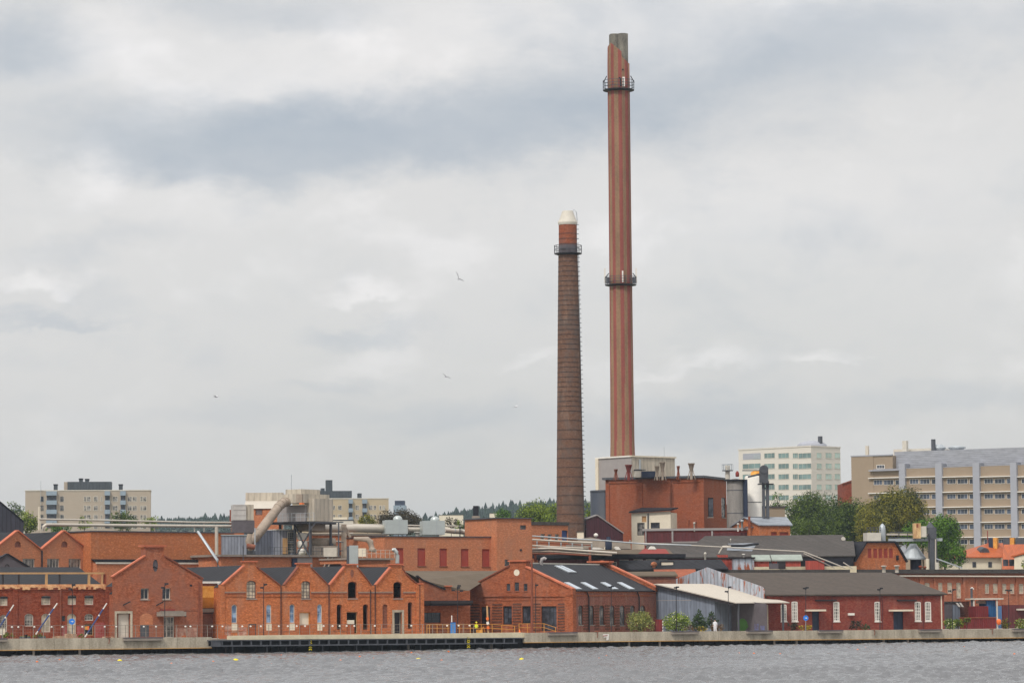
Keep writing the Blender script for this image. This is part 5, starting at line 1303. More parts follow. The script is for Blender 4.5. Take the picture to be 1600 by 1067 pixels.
cowl(R1, 1078, 245, 350, .52, 'pale pink wide funnel cowl on the boiler house', 521, 'maroon_br')
cowl(R1, 1360, 222, 345, .42, 'tall rusty cowl before the cream housing', 521, 'duct_tan')
cowl(R1, 1315, 255, 345, .34, 'shorter cowl leaning by the tall rusty one', 521, 'duct_tan')
cowl(R1, 1492, 255, 340, .24, 'slim dark funnel cowl right of the cream housing', 521)
cowl(R3, 214, 232, 340, .48, 'grey hooded cowl alone on the right half of the roof', 519, 'duct_tan')
pbox('dark_tank', 'dark blue box tank on the boiler house roof', 'tank', R1, (1188, 298, 1302, 350), 521, 2, 'navy', 0)
w = pbox('roof_shed', 'small pale roof cabin with a black ledge by the dark blue tank', 'cabin', R1, (1130, 292, 1182, 350), 523, 2, 'offwhite', 0, None, None, 'black')
# white housings round the big stack
b = Bld('stack_housing', 'pale grey and cream box housing at the foot of the tall striped stack', 'building', 990, 546, 1057.5, 552.5, z0=GZ)
Hs = b.pt('F', R1, 1300, 186)[1]; uL = b.pt('L', R1, 815, 300)[0]
mb = MB(); mb.box(0, b.L, 0, uL, 0, Hs); mb.build('wall', 'cream_sheet', b.o)
MB().box(-.05, -.003, 0, uL + .02, 0, Hs).build('side_wall', 'grey_sheet', b.o)  # left face given a greyer sheet, its shade put into the colour
MB().box(-.25, b.L + .2, -.2, .3, Hs + .002, Hs + .25).build('coping', 'cream', b.o)
MB().box(-.25, .25, .302, uL + .2, Hs + .002, Hs + .25).build('coping', 'white', b.o)
MB().box(-.3, .003, uL - .6, uL + .1, 0, Hs).build('corner_duct', 'cream', b.o)
MB().tube([(b.L * .8, .5, Hs + .2), (b.L * .8, .5, Hs + 2)], .05, 4).build('aerial', 'steel_grey', b.o)
b.add('ladder', 'steel_grey', 'F', R1, (1160, 200, 1170, 292), -.3, -.1)
b.add('landing', 'steel_dk', 'F', R1, (1122, 285, 1190, 292), -1.0, -.003)
# side bin and gable hut to the left
w = pbox('dark_silo', 'dark blue-grey round silo left of the boiler house', 'silo', R1, (770, 455, 890, 700), 531, .5, 'navy', 0, GZ)
for o_ in list(w.o.children): bpy.data.objects.remove(o_, do_unlink=True)
hh = w.H; r_ = (g(R1, 1005, 0)[0] - g(R1, 767, 0)[0]) / FPX * 531 / 2
MB().lathe([(r_, 0), (r_, hh), (r_ * .98, hh + .01), (0.1, hh + .05)], (r_ + .05, r_), 32).build('shell', ribbed('dark_silo_sheet', sr(44, 50, 62), 1.2, depth=.25), w.o)
MB().lathe([(r_ + .06, hh - .25), (r_ + .06, hh - .1)], (r_ + .05, r_), 32).build('rim', 'steel_dk', w.o)
b = Bld('dark_gable_hut', 'nearly black red gabled hut with pale verge beside the boiler house', 'hut', 917, 500, 975, 503)
o_ = b.outline('F', R1, [(730, 700), (812, 668), (890, 695)])
simple_gable(b, (0, o_[0][1]), (o_[1][0], o_[1][1]), (b.L, o_[2][1] - 2.3), 9, ribbed('blackish_red_boards', sr(72, 30, 40), .4, depth=.3), 'black', 'grey_sheet')
w = Wd('lamp_globe', 'small white globe lamp in front of the dark gabled hut', 'lamp', PK(R1, 806, 860, 498))
w.part(MB().bar(PK(R1, 806, 860, 498), PK(R1, 806, 840, 498), .08), 'post', 'steel_dk'); pc = PK(R1, 806, 832, 498)
w.part(MB().lathe([(.02, pc.z - .35), (.3, pc.z - .2), (.36, pc.z), (.3, pc.z + .2), (.02, pc.z + .35)], (pc.x, pc.y), 10), 'globe', 'white')
# cream annex
b = Bld('cream_annex', 'small cream annex with a black lean roof before the boiler house', 'building', 988.5, 516, 1050, 514)
b.win('F', R1, (1150, 728, 1212, 832), 0, 'steel_black', 'glass', 3, 2); b.win('F', R1, (1262, 726, 1338, 775), 0, 'steel_black', 'glass_dk', 2, 1)
b.win('F', R1, (1188, 672, 1226, 722), 0, 'timber', 'timber', 1, 1, name='hatch')
mb = MB(); o_ = b.outline('F', R1, [(1105, 648), (1440, 632)])
sheet(mb, [(0, 0), (b.L, 0), (b.L, o_[1][1]), (0, o_[0][1])], b.holes[('F', 0.0)], b.fmap('F'))
mb.box(0.01, b.L - .01, .3, 4, 0, o_[0][1]); mb.build('wall', 'cream', b.o)
e0 = b.loc(R1, 1180, 612, 'y', 4); e1 = b.loc(R1, 1440, 612, 'y', 4)
MB().raw([(-.3, -.5, o_[0][1]), (b.L + .2, -.5, o_[1][1] + .1), (b.L + .2, 4, e1.z), (0.6, 4, e0.z), (-.3, -.5, o_[0][1] + .25), (b.L + .2, -.5, o_[1][1] + .35), (b.L + .2, 4, e1.z + .2), (.6, 4, e0.z + .2)],
         [(0, 1, 2, 3), (4, 5, 6, 7), (0, 1, 5, 4), (1, 2, 6, 5), (2, 3, 7, 6), (3, 0, 4, 7)]).build('roof', 'black', b.o)
b.pipe('F', R1, [(1242, 650), (1242, 790)], .12, 'steel_dk')

# silos right of the boiler house
def silo(K, x0, x1, y0, Y, mat, name, label, rings=5, cat='silo'):
    pxc = (g(K, x0, 0)[0] + g(K, x1, 0)[0]) / 2; px_ = (g(K, x1, 0)[0] - g(K, x0, 0)[0]); r = px_ / FPX * Y / 2
    c = GP(pxc, Y); w = Wd(name, label, cat, (c.x, c.y, GZ)); zt = P(pxc, g(K, 0, y0)[1], Y).z
    xc = P(pxc, g(K, 0, y0 + 100)[1], Y).x
    w.part(MB().lathe([(r, GZ), (r, zt), (r * .9, zt + .25), (.1, zt + .5)], (xc, c.y), 32), 'shell', mat)
    for i in range(rings):
        z_ = GZ + (zt - GZ) * (i + 1) / (rings + .4); w.part(MB().lathe([(r + .03, z_), (r + .05, z_ + .05), (r + .03, z_ + .1)], (xc, c.y), 32, cap=False), 'band', 'steel_dk')
    return w, xc, c.y, zt, r
w, xc, yc, zt, r = silo(R3, 510, 652, 385, 517, 'plate_stain', 'steel_silo', 'stained grey cylindrical silo right of the boiler house', 6)
w.part(MB().lathe([(r + .4, zt + .1), (r + .4, zt + .3)], (xc, yc), 24), 'gallery', 'black')
w.part(MB().bar((xc + r + .2, yc - .5, GZ), (xc + r + .2, yc - .5, zt + .3), .7), 'ladder_shaft', 'navy')
pz = PK(R3, 545, 250, 517).z
w.part(MB().lathe([(.38, zt + .4), (.38, pz)], (xc - 1.2, yc), 14), 'vent_stack', 'offwhite')
w.part(MB().lathe([(.88, pz - .9), (.88, pz - .78)], (xc - 1.2, yc), 14), 'vent_platform', 'steel_dk')
w.part(MB().lathe([(.88, pz + .1), (.93, pz + .15), (.88, pz + .2)], (xc - 1.2, yc), 14, cap=False), 'vent_rail', 'steel_grey')
for k in range(8): w.part(MB().bar((xc - 1.2 + .88 * math.cos(k * .785), yc + .88 * math.sin(k * .785), pz - .8), (xc - 1.2 + .88 * math.cos(k * .785), yc + .88 * math.sin(k * .785), pz + .2), .07), 'rail_post', 'steel_grey')
p = PK(R3, 598, 345, 516); p2 = PK(R3, 598, 298, 516)
solo(MB().lathe([(.2, p.z), (.3, p.z + .1), (.3, p2.z - .3), (.18, p2.z - .1), (.15, p2.z)], (p.x, p.y), 12), 'red_valve', 'maroon_br', 'small red capped vent beside the silo top', 'vent')
w, xc, yc, zt, r = silo(R3, 660, 800, 352, 521, 'white', 'white_silo', 'smooth white cylindrical silo behind the twin dark posts', 2)
w.part(MB().lathe([(r * .7, zt + .3), (r * .6, zt + .9), (r * .3, zt + 1.1)], (xc + .5, yc), 16), 'cap', 'yellow')
# elevator: twin dark legs with round head
w = Wd('bucket_elevator', 'dark twin-legged bucket elevator with a round head', 'elevator', (GP(1195.5, 511).x, 511, GZ))
for x0, x1 in ((803, 826), (834, 860)):
    a_ = PK(R3, (x0 + x1) / 2, 380, 511); wd = (x1 - x0) / z5 / FPX * 511
    w.part(MB().box(a_.x - wd / 2, a_.x + wd / 2, 510.6, 511.4, GZ, a_.z), 'leg', 'steel_dk')
a_ = PK(R3, 818, 300, 511)
w.part(MB().tube([(a_.x, 510.2, a_.z + .3), (a_.x, 511.8, a_.z + .3)], .68, 20), 'head', 'steel_dk')
a_ = PK(R3, 818, 345, 511); w.part(MB().box(a_.x - .68, a_.x + .68, 510.3, 511.7, a_.z - 1.0, a_.z + .9), 'head_box', 'steel_dk')
w.part(MB().box(a_.x - .95, a_.x + 1.5, 510.0, 512.0, a_.z - 1.25, a_.z - 1.1), 'platform', 'steel_black')
w.part(MB().bar(PK(R3, 780, 325, 511), PK(R3, 690, 345, 513), .28), 'chute', 'steel_dk')
w.part(MB().bar(PK(R3, 640, 293, 513), PK(R3, 800, 293, 512), .15), 'handrail', 'steel_dk')
for y in (440, 520, 600, 680, 740): w.part(MB().bar(PK(R3, 815, y, 511), PK(R3, 845, y, 511.1), .2), 'tie', 'steel_dk')
w = Wd('red_pipe_frame', 'thin steel gantry with a red post before the white silo', 'gantry', PK(R3, 700, 770, 508))
w.part(MB().bar(PK(R3, 697, 675, 508), PK(R3, 697, 775, 508), .35), 'post', 'coping_dk'); w.part(MB().bar(PK(R3, 660, 680, 508), PK(R3, 850, 680, 508), .12), 'beam', 'steel_dk'); w.part(MB().bar(PK(R3, 660, 762, 508), PK(R3, 810, 765, 508), .15), 'beam', 'steel_dk')

# maroon modules
b = Bld('maroon_module_row', 'row of low maroon modules with pale roof edge and posts', 'building', 1008.5, 512, 1184, 510)
Hm = b.pt('F', Z6, 700, 68)[1]
b.flat(3, Hm, 'maroon_br', 'roof_grey', 'grey_sheet', capw=.35, capd=.3, par=.1)
for x0, x1 in ((66, 82), (396, 418), (892, 914), (1446, 1462)): b.add('post', 'grey_sheet', 'F', Z6, (x0, 74, x1, 260), -.25, -.003)
for x0, x1 in ((84, 394), (420, 890), (916, 1444)): b.add('panel', 'maroon', 'F', Z6, (x0, 96, x1, 222), -.05, -.003)
b.add('base_strip', 'grey_sheet', 'F', Z6, (420, 205, 740, 220), -.15, -.06)
# red house with grey roof behind elevator + tan block
b = Bld('small_red_house', 'small red house with pale grey roof right of the twin-legged elevator', 'house', 1189, 506, 1237, 508)
ze = b.pt('F', R3, 950, 750)[1]; zr_ = b.loc(R3, 950, 690, 'y', 5).z
for r_ in ((880, 805, 928, 860), (950, 805, 1025, 860)): b.win('F', R3, r_, 0, 'coping_dk', 'redwin', 1, 1)
b.gabled_x(10, ze, zr_, 'brick_org', 'roof_metal', u1=b.loc(R3, 1010, 690, 'y', 5).x, over=.3)
b = Bld('tan_block', 'plain tan block with dark roof edge behind the small red house', 'building', 1188, 560, 1229, 562)
b.flat(8, b.pt('F', R3, 930, 603)[1], 'office', 'roof_grey', 'roof_grey', capw=.3)

# ---- roofscape between the boiler house and the shore
def shed_roof(name, label, x0, x1, Y0, Y1, K, ye, yr, ur0, ur1, D, wall, roof, cat='building', over=.3, ue=None):
    b = Bld(name, label, cat, g(K, x0, 0)[0], Y0, g(K, x1, 0)[0], Y1)
    xm = (x0 + x1) / 2
    ze = b.pt('F', K, xm, ye)[1]; zr_ = b.loc(K, xm, yr, 'y', D / 2).z
    u0 = None if ur0 is None else b.loc(K, ur0, yr, 'y', D / 2).x; u1 = None if ur1 is None else b.loc(K, ur1, yr, 'y', D / 2).x
    b.gabled_x(D, ze, zr_, wall, roof, u0, u1, over=over); return b
shed_roof('grey_roofed_shed', 'long grey-roofed shed just below the maroon modules', 285, 1500, 504, 503, R3, 890, 843, 330, 1478, 5, 'brick_brown', 'roof_grey')
w = Wd('round_vent', 'white round vent at the right end of the long grey roof', 'vent', PK(R3, 1480, 880, 503)); c = PK(R3, 1482, 862, 503)
w.part(MB().tube([c, c + Vector((0, .5, 0))], .32, 14), 'disc', 'offwhite'); w.part(MB().bar(c + Vector((0, .3, -.3)), c + Vector((0, .3, -1.5)), .2), 'neck', 'steel_dk')
b = shed_roof('big_grey_shed', 'broad shed with a large taupe-grey roof ending at the orange mill gable', -160, 1575, 492, 490, R3, 1012, 898, -150, None, 11, 'blackwood', 'roof_grey')
o_ = MB(); u0 = b.loc(R3, 500, 925, 'y', 6); u1 = b.loc(R3, 760, 905, 'y', 6)
def onslope(b, K, x, y, lift=.25):
    e = b.inv @ EYEV; d = b.inv.to_3x3() @ ray(*g(K, x, y)); return e + d * ((b._p0 - e).dot(b._n) / d.dot(b._n)) + Vector((0, 0, lift))
ze = b.pt('F', R3, 700, 1012)[1]; zr_ = b.loc(R3, 700, 898, 'y', 5.5).z
b._p0 = Vector((0, 0, ze)); b._n = Vector((0, -(zr_ - ze), 5.5)).normalized()
MB().face([onslope(b, R3, *p) for p in ((520, 915), (765, 908), (720, 978), (510, 970))]).build('patched_sheets', 'roof_metal', b.o)
pipe_thing('roof_ridge_strip', 'dark raised strip above the blue-grey roof patch', 'roof strip', [PK(Z6, 1090, 255, 492), PK(Z6, 1300, 258, 493), PK(Z6, 1480, 232, 494)], .2, 'steel_black', 4)
# hipped orange mill gable
b = Bld('mill_with_shutters', 'orange brick end wall with five red louvres under a clipped black gable', 'building', 1337, 493, 1417, 497)
o_ = b.outline('F', R6, [(205, 200), (285, 40), (520, 40), (618, 205)])
for x in (298, 345, 388, 432, 476): b.win('F', R6, (x, 88, x + 32, 168), 0, 'redwin', 'redwin', 1, 6, dep=.12, name='louvre')
out = [(0, 0), (b.L, 0), (b.L, o_[3][1]), o_[2], o_[1], (0, o_[0][1])]
mb = MB(); sheet(mb, out, b.holes[('F', 0.0)], b.fmap('F')); mb.prism(out, lambda a, d, z: (a, d, z), 1.0, 16); mb.build('wall', 'brick_org', b.o)
gable_coping(b, out[2:], ['black', 'black', 'black'], y0=-.4, y1=16, th=.25)
b.add('lamp', 'black', 'F', R6, (534, 145, 548, 185), -.3, -.003)
# gutter-level grey roof and long salmon building at right
b = Bld('salmon_brick_range', 'long salmon brick range with tall pale windows at the right edge', 'building', 1141, DQ(1141) + 48.5, 1760, DQ(1760) + 48.5)
for r in ((772, 375, 815, 450), (886, 372, 922, 442), (962, 372, 1002, 462), (1037, 372, 1075, 502), (1275, 382, 1310, 462), (1342, 380, 1382, 462), (1420, 382, 1455, 465), (1484, 382, 1520, 465), (1558, 382, 1598, 465), (1650, 382, 1690, 465), (1720, 382, 1760, 465)):
    b.win('F', R6, r, .1, 'offwhite', 'glass_pale', 2, 4, sill='brick_right', dep=.15)
Hr = b.pt('F', R6, 1100, 296)[1]
def exI(mb):
    for x0, x1 in ((725, 765), (845, 862), (1090, 1112), (1196, 1206), (1380, 1402), (1530, 1540), (1700, 1715)): b.bx(mb, 'F', R6, (x0, 330, x1, 560), -.2, 0)
    b.bx(mb, 'F', R6, (520, 312, 2000, 330), -.3, 0)
b.flat(6, Hr, 'brick_right', 'roof_grey', 'roof_grey', extra=exI, capw=.15, capd=.6)
MB().box(-.3, b.L + .3, 1.0, 5.5, Hr + .16, b.loc(R6, 1100, 262, 'y', 1).z).build('roof_deck', 'roof_grey', b.o)
b.pipe('F', R6, [(765, 300), (765, 400)], .08, 'coping_dk'); 
pipe_thing('long_gutter_pipe', 'pale pipe along the head of the salmon brick range', 'pipe', [along(b, R6, 560, 318, -.5), along(b, R6, 1700, 322, -.5)], .12, 'offwhite', 6)
# jumble of small roofs
def quadbox(name, label, cat, K, r, Y, D, mat, roof=None, ang=0, group=None, zlow=GZ, rise=None):
    b = pbox(name, label, cat, K, r, Y, D, mat, ang, zlow, group)
    if roof:
        if rise: # slope up to pixel row 'rise' at the back
            zt = b.loc(K, (r[0] + r[2]) / 2, rise, 'y', D * .8).z
            MB().prism([(-.3, b.H - .05), (D * .8, zt), (D, b.H), (D, b.H + .15), (D * .8, zt + .2), (-.3, b.H + .15)], lambda d, a, z: (a, d, z), -.25, b.L + .25).build('roof', roof, b.o)
        else: MB().box(-.2, b.L + .2, -.2, D + .2, b.H + .002, b.H + .2).build('roof', roof, b.o)
    return b
b = quadbox('window_shed', 'low maroon shed with pale window strips behind the corner workshop', 'shed', R2, (285, 178, 1540, 260), 480, 5, 'maroon', 'blackwood', 6)
for r in ((905, 200, 980, 262), (1002, 182, 1078, 228), (1120, 178, 1195, 215), (1222, 178, 1300, 210), (1330, 178, 1400, 200)): b.win('F', R2, r, 0, 'offwhite', 'glass', 2, 1, hole=False)
MB().prism([(-.6, b.H + .2), (-.6, b.H + .75), (4, b.loc(R2, 1200, 95, 'y', 4).z), (5, b.H + .3)], lambda d, a, z: (a, d, z), b.L * .42, b.L * .93).build('upper_roof', 'roof_taupe', b.o)
MB().box(-.3, b.L + .3, -.65, -.2, b.H + .201, b.H + .72).build('fascia', 'black', b.o)
e = [b.loc(R2, x, y, 'y', yy) for x, y, yy in ((1160, 140, -.66), (1420, 140, -.66), (1385, 100, 2), (1205, 98, 2))]
for p in e: p.z += .15
MB().face(e).build('red_roof_patch', 'maroon_br', b.o)
b = shed_roof('slate_roof_shed', 'low building with a dark slate roof and a cream roof hatch', 1020, 1900, 474, 473, R2, 262, 195, None, 1850, 5, 'blackwood', 'slate')
b._p0 = Vector((0, 0, b.pt('F', R2, 1400, 262)[1])); b._n = Vector((0, -(b.loc(R2, 1400, 195, 'y', 2.5).z - b._p0.z), 2.5)).normalized()
w = pbox('roof_hatch', 'cream roof hatch box on the dark slate roof', 'hatch', R2, (1352, 200, 1450, 240), 474.5, .8, 'cream', 0, None, None, 'black')
p = PK(R2, 1290, 235, 474); solo(MB().lathe([(.25, p.z - .6), (.25, p.z), (.5, p.z + .15), (.4, p.z + .5), (.1, p.z + .65)], (p.x, p.y), 10), 'mushroom_vent', 'brick_mid', 'small pinkish mushroom vent left of the cream roof hatch', 'vent')
quadbox('brown_wall_shed', 'plain brown walled shed with taupe lean roof behind the corner workshop', 'shed', R2, (900, 322, 1478, 420), 461, 4, 'brick_brown', 'roof_taupe', 4, rise=292)
quadbox('rust_roof_shed', 'low shed with a bright rusty orange roof beside the rusty white gable', 'shed', R2, (1320, 335, 1640, 420), 470.5, 2.4, 'blackwood', 'roof_rust', 4, rise=272)
quadbox('low_grey_roof', 'low grey lean roof right of the red roof patch', 'roof', Z6, (540, 412, 960, 440), 482, 4, 'maroon', 'roof_grey', 4, rise=362)
quadbox('thin_red_block', 'thin bright red block with a black roof edge left of the grey-white cabin', 'shed', Z6, (950, 420, 1170, 520), 487, 2, 'redpaint', 'blackwood', 4)
quadbox('upper_red_block', 'short red wall piece just under the big grey roof', 'shed', Z6, (960, 372, 1112, 408), 489.5, .4, 'redpaint', None, 4)
quadbox('grey_white_cabin', 'weathered grey-white panelled cabin between red blocks', 'cabin', R4, (568, 172, 745, 250), 485.5, 2, 'rusty_rib', 'blackwood', 2)
for i, (r, yr, lab) in enumerate((((745, 192, 870, 240), 152, 'small red house with a pale green-grey roof, nearer the weathered cabin'), ((905, 190, 1135, 240), 150, 'wider small red house with a pale green-grey roof left of the bright red box'))):
    quadbox('green_roof_house', lab, 'house', R4, r, 487 + i, 1.5, 'redpaint', plain('grey_green_roof_%s' % 'ab'[i], sr(146, 154, 146), .9, .15), 3, 'red houses with grey-green roofs', rise=yr)
quadbox('pale_parapet', 'long pale beige parapet strip in front of the small red houses', 'parapet', R4, (745, 238, 1600, 262), 486, .5, 'deck', None, 3)
w = pbox('dark_roof_unit', 'dark slatted roof unit with a raised right half', 'roof unit', R4, (868, 212, 940, 258), 482.5, 1.5, 'dkgrey', 0)
MB().box(w.L + .01, w.L + 1.1 * 1.0, 0, 2.5, 0, w.H * 1.38).build('tall_half', 'blackwood', w.o)
quadbox('bright_red_box', 'bright red boxy roof block under the sloping white pipes', 'block', R4, (1180, 190, 1332, 256), 484.5, .9, 'redpaint', None, 3)
b = quadbox('bay_shade_block', 'black block standing in for the shaded loading bay under the eave of the big taupe roof', 'loading bay', R4, (1135, 170, 1560, 250), 488.8, .5, 'black', None, 0)  # solid black block; darkness of the open bay is put in its colour
pp = lambda Y, *pts: [PK(R4, x, y, Y) for x, y in pts]
pipe_thing('ridge_pipe', 'long pale pipe crossing the big grey roof then sloping down right', 'pipe', pp(484, (-300, 42), (0, 52), (440, 75), (820, 97), (1150, 115), (1500, 252)), .10, 'alu_pipe', 6)
pipe_thing('ridge_pipe', 'second pale pipe sloping down parallel below the long one', 'pipe', pp(484.5, (1150, 130), (1290, 195), (1410, 252)), .09, 'alu_pipe', 6)
pipe_thing('ridge_pipe', 'short pale pipe bending down beside the blue-grey roof patch', 'pipe', pp(485, (445, 130), (478, 72), (545, 70)), .15, 'alu_pipe', 6)
pipe_thing('ridge_pipe', 'short pair of pale pipes by the orange mill gable, upper one', 'pipe', pp(485, (1480, 205), (1560, 255)), .09, 'alu_pipe', 6)
p = PK(R4, 330, 175, 478); solo(MB().lathe([(.14, p.z - 1), (.14, p.z + .6), (.2, p.z + .65), (.18, p.z + .9), (.05, p.z + 1.0)], (p.x, p.y), 10), 'stove_pipe', 'offwhite', 'short white stove pipe above the dark slate roof', 'chimney')
# gantry with cone hopper near the right trees
b = pbox('white_tank_box', 'pale boxy tank on top of the orange mill gable', 'tank', Y1, (98, 612, 245, 700), 498, 3, 'offwhite', 5)
MB().lathe([(.5, 0.0), (.5, b.H * 1.3), (.42, b.H * 1.8), (.2, b.H * 2.0), (.05, b.H * 2.1)], (b.L + .55, 1.5), 14).build('hooded_vessel', 'steel_grey', b.o)
for z_ in (.35, .75): MB().box(0, b.L, 0, .08, b.H + z_, b.H + z_ + .08).build('rail', 'steel_dk', b.o)
for k in range(5): MB().box(k * b.L / 4.1, k * b.L / 4.1 + .08, 0, .08, b.H, b.H + .8).build('rail_post', 'steel_dk', b.o)
w = Wd('conveyor_gantry', 'steel gantry with handrails running to a dark square tower', 'gantry', (PK(Y1, 770, 980, 501).x, 501, GZ))
w.part(MB().bar(PK(Y1, 320, 690, 500), PK(Y1, 880, 684, 501), .45), 'deck', 'steel_grey')
w.part(MB().bar(PK(Y1, 300, 630, 500), PK(Y1, 780, 632, 501), .3), 'pipe', 'alu_pipe')
w.part(MB().bar(PK(Y1, 340, 606, 500), PK(Y1, 600, 606, 501), .12), 'handrail', 'steel_dk'); w.part(MB().bar(PK(Y1, 320, 660, 500.4), PK(Y1, 640, 664, 501.4), .15), 'truss', 'steel_dk')
for x in (340, 430, 520, 600, 700): w.part(MB().bar(PK(Y1, x, 604, 500), PK(Y1, x, 688, 500.2), .1), 'post', 'steel_dk')
a_ = PK(Y1, 762, 560, 501); w.part(MB().box(a_.x - .35, a_.x + .75, 499.5, 502, GZ, PK(Y1, 762, 684, 501).z), 'tower_leg', 'steel_dk')
w.part(MB().box(a_.x - .5, a_.x + .75, 500, 502, PK(Y1, 762, 680, 501).z, a_.z), 'tower_head', 'steel_dk')
w.part(MB().lathe([(.75, a_.z + .01), (.15, a_.z + .8)], (a_.x - .1, 501), 4), 'tower_roof', 'steel_dk')
w.part(MB().bar(PK(Y1, 812, 680, 499.3), PK(Y1, 812, 975, 499.3), .18), 'downpipe', 'alu_pipe')
w.part(MB().bar(PK(Y1, 815, 880, 499.3), PK(Y1, 1090, 980, 499.3), .18), 'stay', 'steel_grey')
b = pbox('rusty_cream_box', 'cream motor box with rust streaks on the gantry', 'box', Y1, (588, 514, 660, 672), 498.5, 1.6, plain('rust_streaked_cream', sr(214, 190, 140), .7, .2, c2=sr(150, 88, 56), streak=True, scale=1.5), 0)
b.add('panel_mark', 'coping_dk', 'F', Y1, (612, 520, 632, 560), -.02, -.003)
MB().box(b.L + .01, b.L + .9, .2, 1.4, .2, b.H * .8).build('grille', 'offwhite', b.o)
w = Wd('cone_hopper', 'shiny metal cone roof of a round hopper', 'hopper', (PK(Y1, 580, 980, 502).x, 502, GZ))
c = PK(Y1, 580, 880, 502); tp_ = PK(Y1, 540, 728, 502)
w.part(MB().lathe([(2.0, c.z - .2), (2.0, c.z), (1.6, c.z + .6), (.6, tp_.z - .2), (.5, tp_.z)], (c.x, 502), 24, smooth=False), 'cone', 'steel_grey')
w.part(MB().lathe([(.9, GZ), (.9, c.z - .2)], (c.x + .4, 502), 20), 'drum', 'navy')
w.part(MB().lathe([(.3, GZ), (.3, c.z - .1)], (c.x + 1.9, 499.5), 12), 'side_pipe', 'cream'); w.part(MB().lathe([(.36, GZ), (.36, c.z - .3), (.15, c.z)], (c.x + 3.3, 499.8), 12), 'side_vessel', 'steel_dk')
w.part(MB().lathe([(.34, c.z - 2.0), (.34, c.z - .7)], (c.x + 3.3, 499.0), 12), 'pale_vessel', 'offwhite')

# ---- small fittings scattered over the roofs
for k in range(14):
    u = pf.L * (.36 + .62 * k / 13.0); MB().box(u - .03, u + .03, -.42, -.36, H_PF + .29, H_PF + 1.3).build('rail_post', 'steel_dk', pf.o)
for z_ in (.8, 1.28): MB().box(pf.L * .36, pf.L * .98, -.42, -.37, H_PF + z_, H_PF + z_ + .05).build('rail', 'steel_dk', pf.o)
def vent(K, x, y, Y, h, r, mat, label, cap=True):
    p = PK(K, x, y, Y); prof = [(r, p.z - .6), (r, p.z + h * .7)] + ([(r * 1.7, p.z + h * .74), (r * 1.5, p.z + h * .95), (r * .3, p.z + h)] if cap else [(r, p.z + h)])
    solo(MB().lathe(prof, (p.x, p.y), 10), 'roof_vent', mat, label, 'vent', 'small vents on the low roofs')
for a in ((R3, 240, 770, 511, .9, .12, 'offwhite', 'small white vent on the maroon modules before the boiler house'), (R3, 195, 768, 511, 1.4, .08, 'coping_dk', 'thin rusty pipe standing left of the small white vent'),
          (R3, 255, 768, 511, 1.1, .08, 'coping_dk', 'thin rusty pipe standing right of the small white vent'), (R3, 604, 768, 509, .7, .14, 'white', 'small white vent at the foot of the stained silo'),
          (R3, 638, 762, 509, 1.1, .18, 'steel_grey', 'round grey vent right of the stained silo foot'), (R6, 432, 258, 486, .5, .28, 'offwhite', 'low pale dome vent left on the roof of the salmon range'),
          (R6, 540, 256, 487, .5, .28, 'offwhite', 'low pale dome vent right on the roof of the salmon range'), (R4, 542, 60, 497, 1.0, .06, 'offwhite', 'thin white pipe above the blue-grey roof patch'),
          (R6, 738, 285, 493, 1.0, .18, 'brick_deep', 'red vent on the edge of the salmon range'), (R6, 775, 285, 493, .9, .16, 'coping_dk', 'brown vent beside the red vent of the salmon range'),
          (K5, 705, 500, 459, .3, .3, 'white', 'small white roof dome between the square duct boxes'), (K5, 1060, 500, 466, 1.2, .07, 'steel_dk', 'thin dark pipe beside the bending cream pipe'),
          (R1, 1090, 940, 505, 1.3, .1, 'concrete_dk', 'grey post at the left end of the maroon modules'), (K1, 1290, 470, 447, .6, .1, 'offwhite', 'tiny white vent on the long brick store roof'),
          (R4, 650, 160, 486, .5, .16, 'white', 'small white knob vent on the grey-white cabin'), (K3, 640, 690, 438, 1.6, .06, 'steel_dk', 'thin dark stay at the left end of the plant platform')):
    vent(*a)

# ================================================================== STACKS
def stack_axis(px0, py0, px1, py1, Y):
    a = P(px0, py0, Y); return a
# tall striped stack: eight broad flutes, alternately red and tan
Ys = 560
cb = GP(975.5, Ys); w = Wd('striped_stack', 'very tall slender stack with red and tan vertical stripes and two galleries', 'chimney', (cb.x, Ys, GZ))
def zs(y): return P(972, y, Ys).z
zt_red = zs(70)
prof = [(2.42, GZ), (2.2, zs(730)), (2.08, zs(690)), (2.02, zs(600)), (1.98, zs(450)), (1.95, zs(300)), (1.94, zs(130)), (1.92, zs(100))]
n = 96; vs = []; fs = []; mi = []
def flute(k): return 0.10 * abs(math.cos(k * math.pi * 9 / n)) - 0.05
for r, z in prof:
    for k in range(n): 
        th = 2 * math.pi * k / n; rr = r + flute(k); vs.append((cb.x + rr * math.cos(th), Ys + rr * math.sin(th), z))
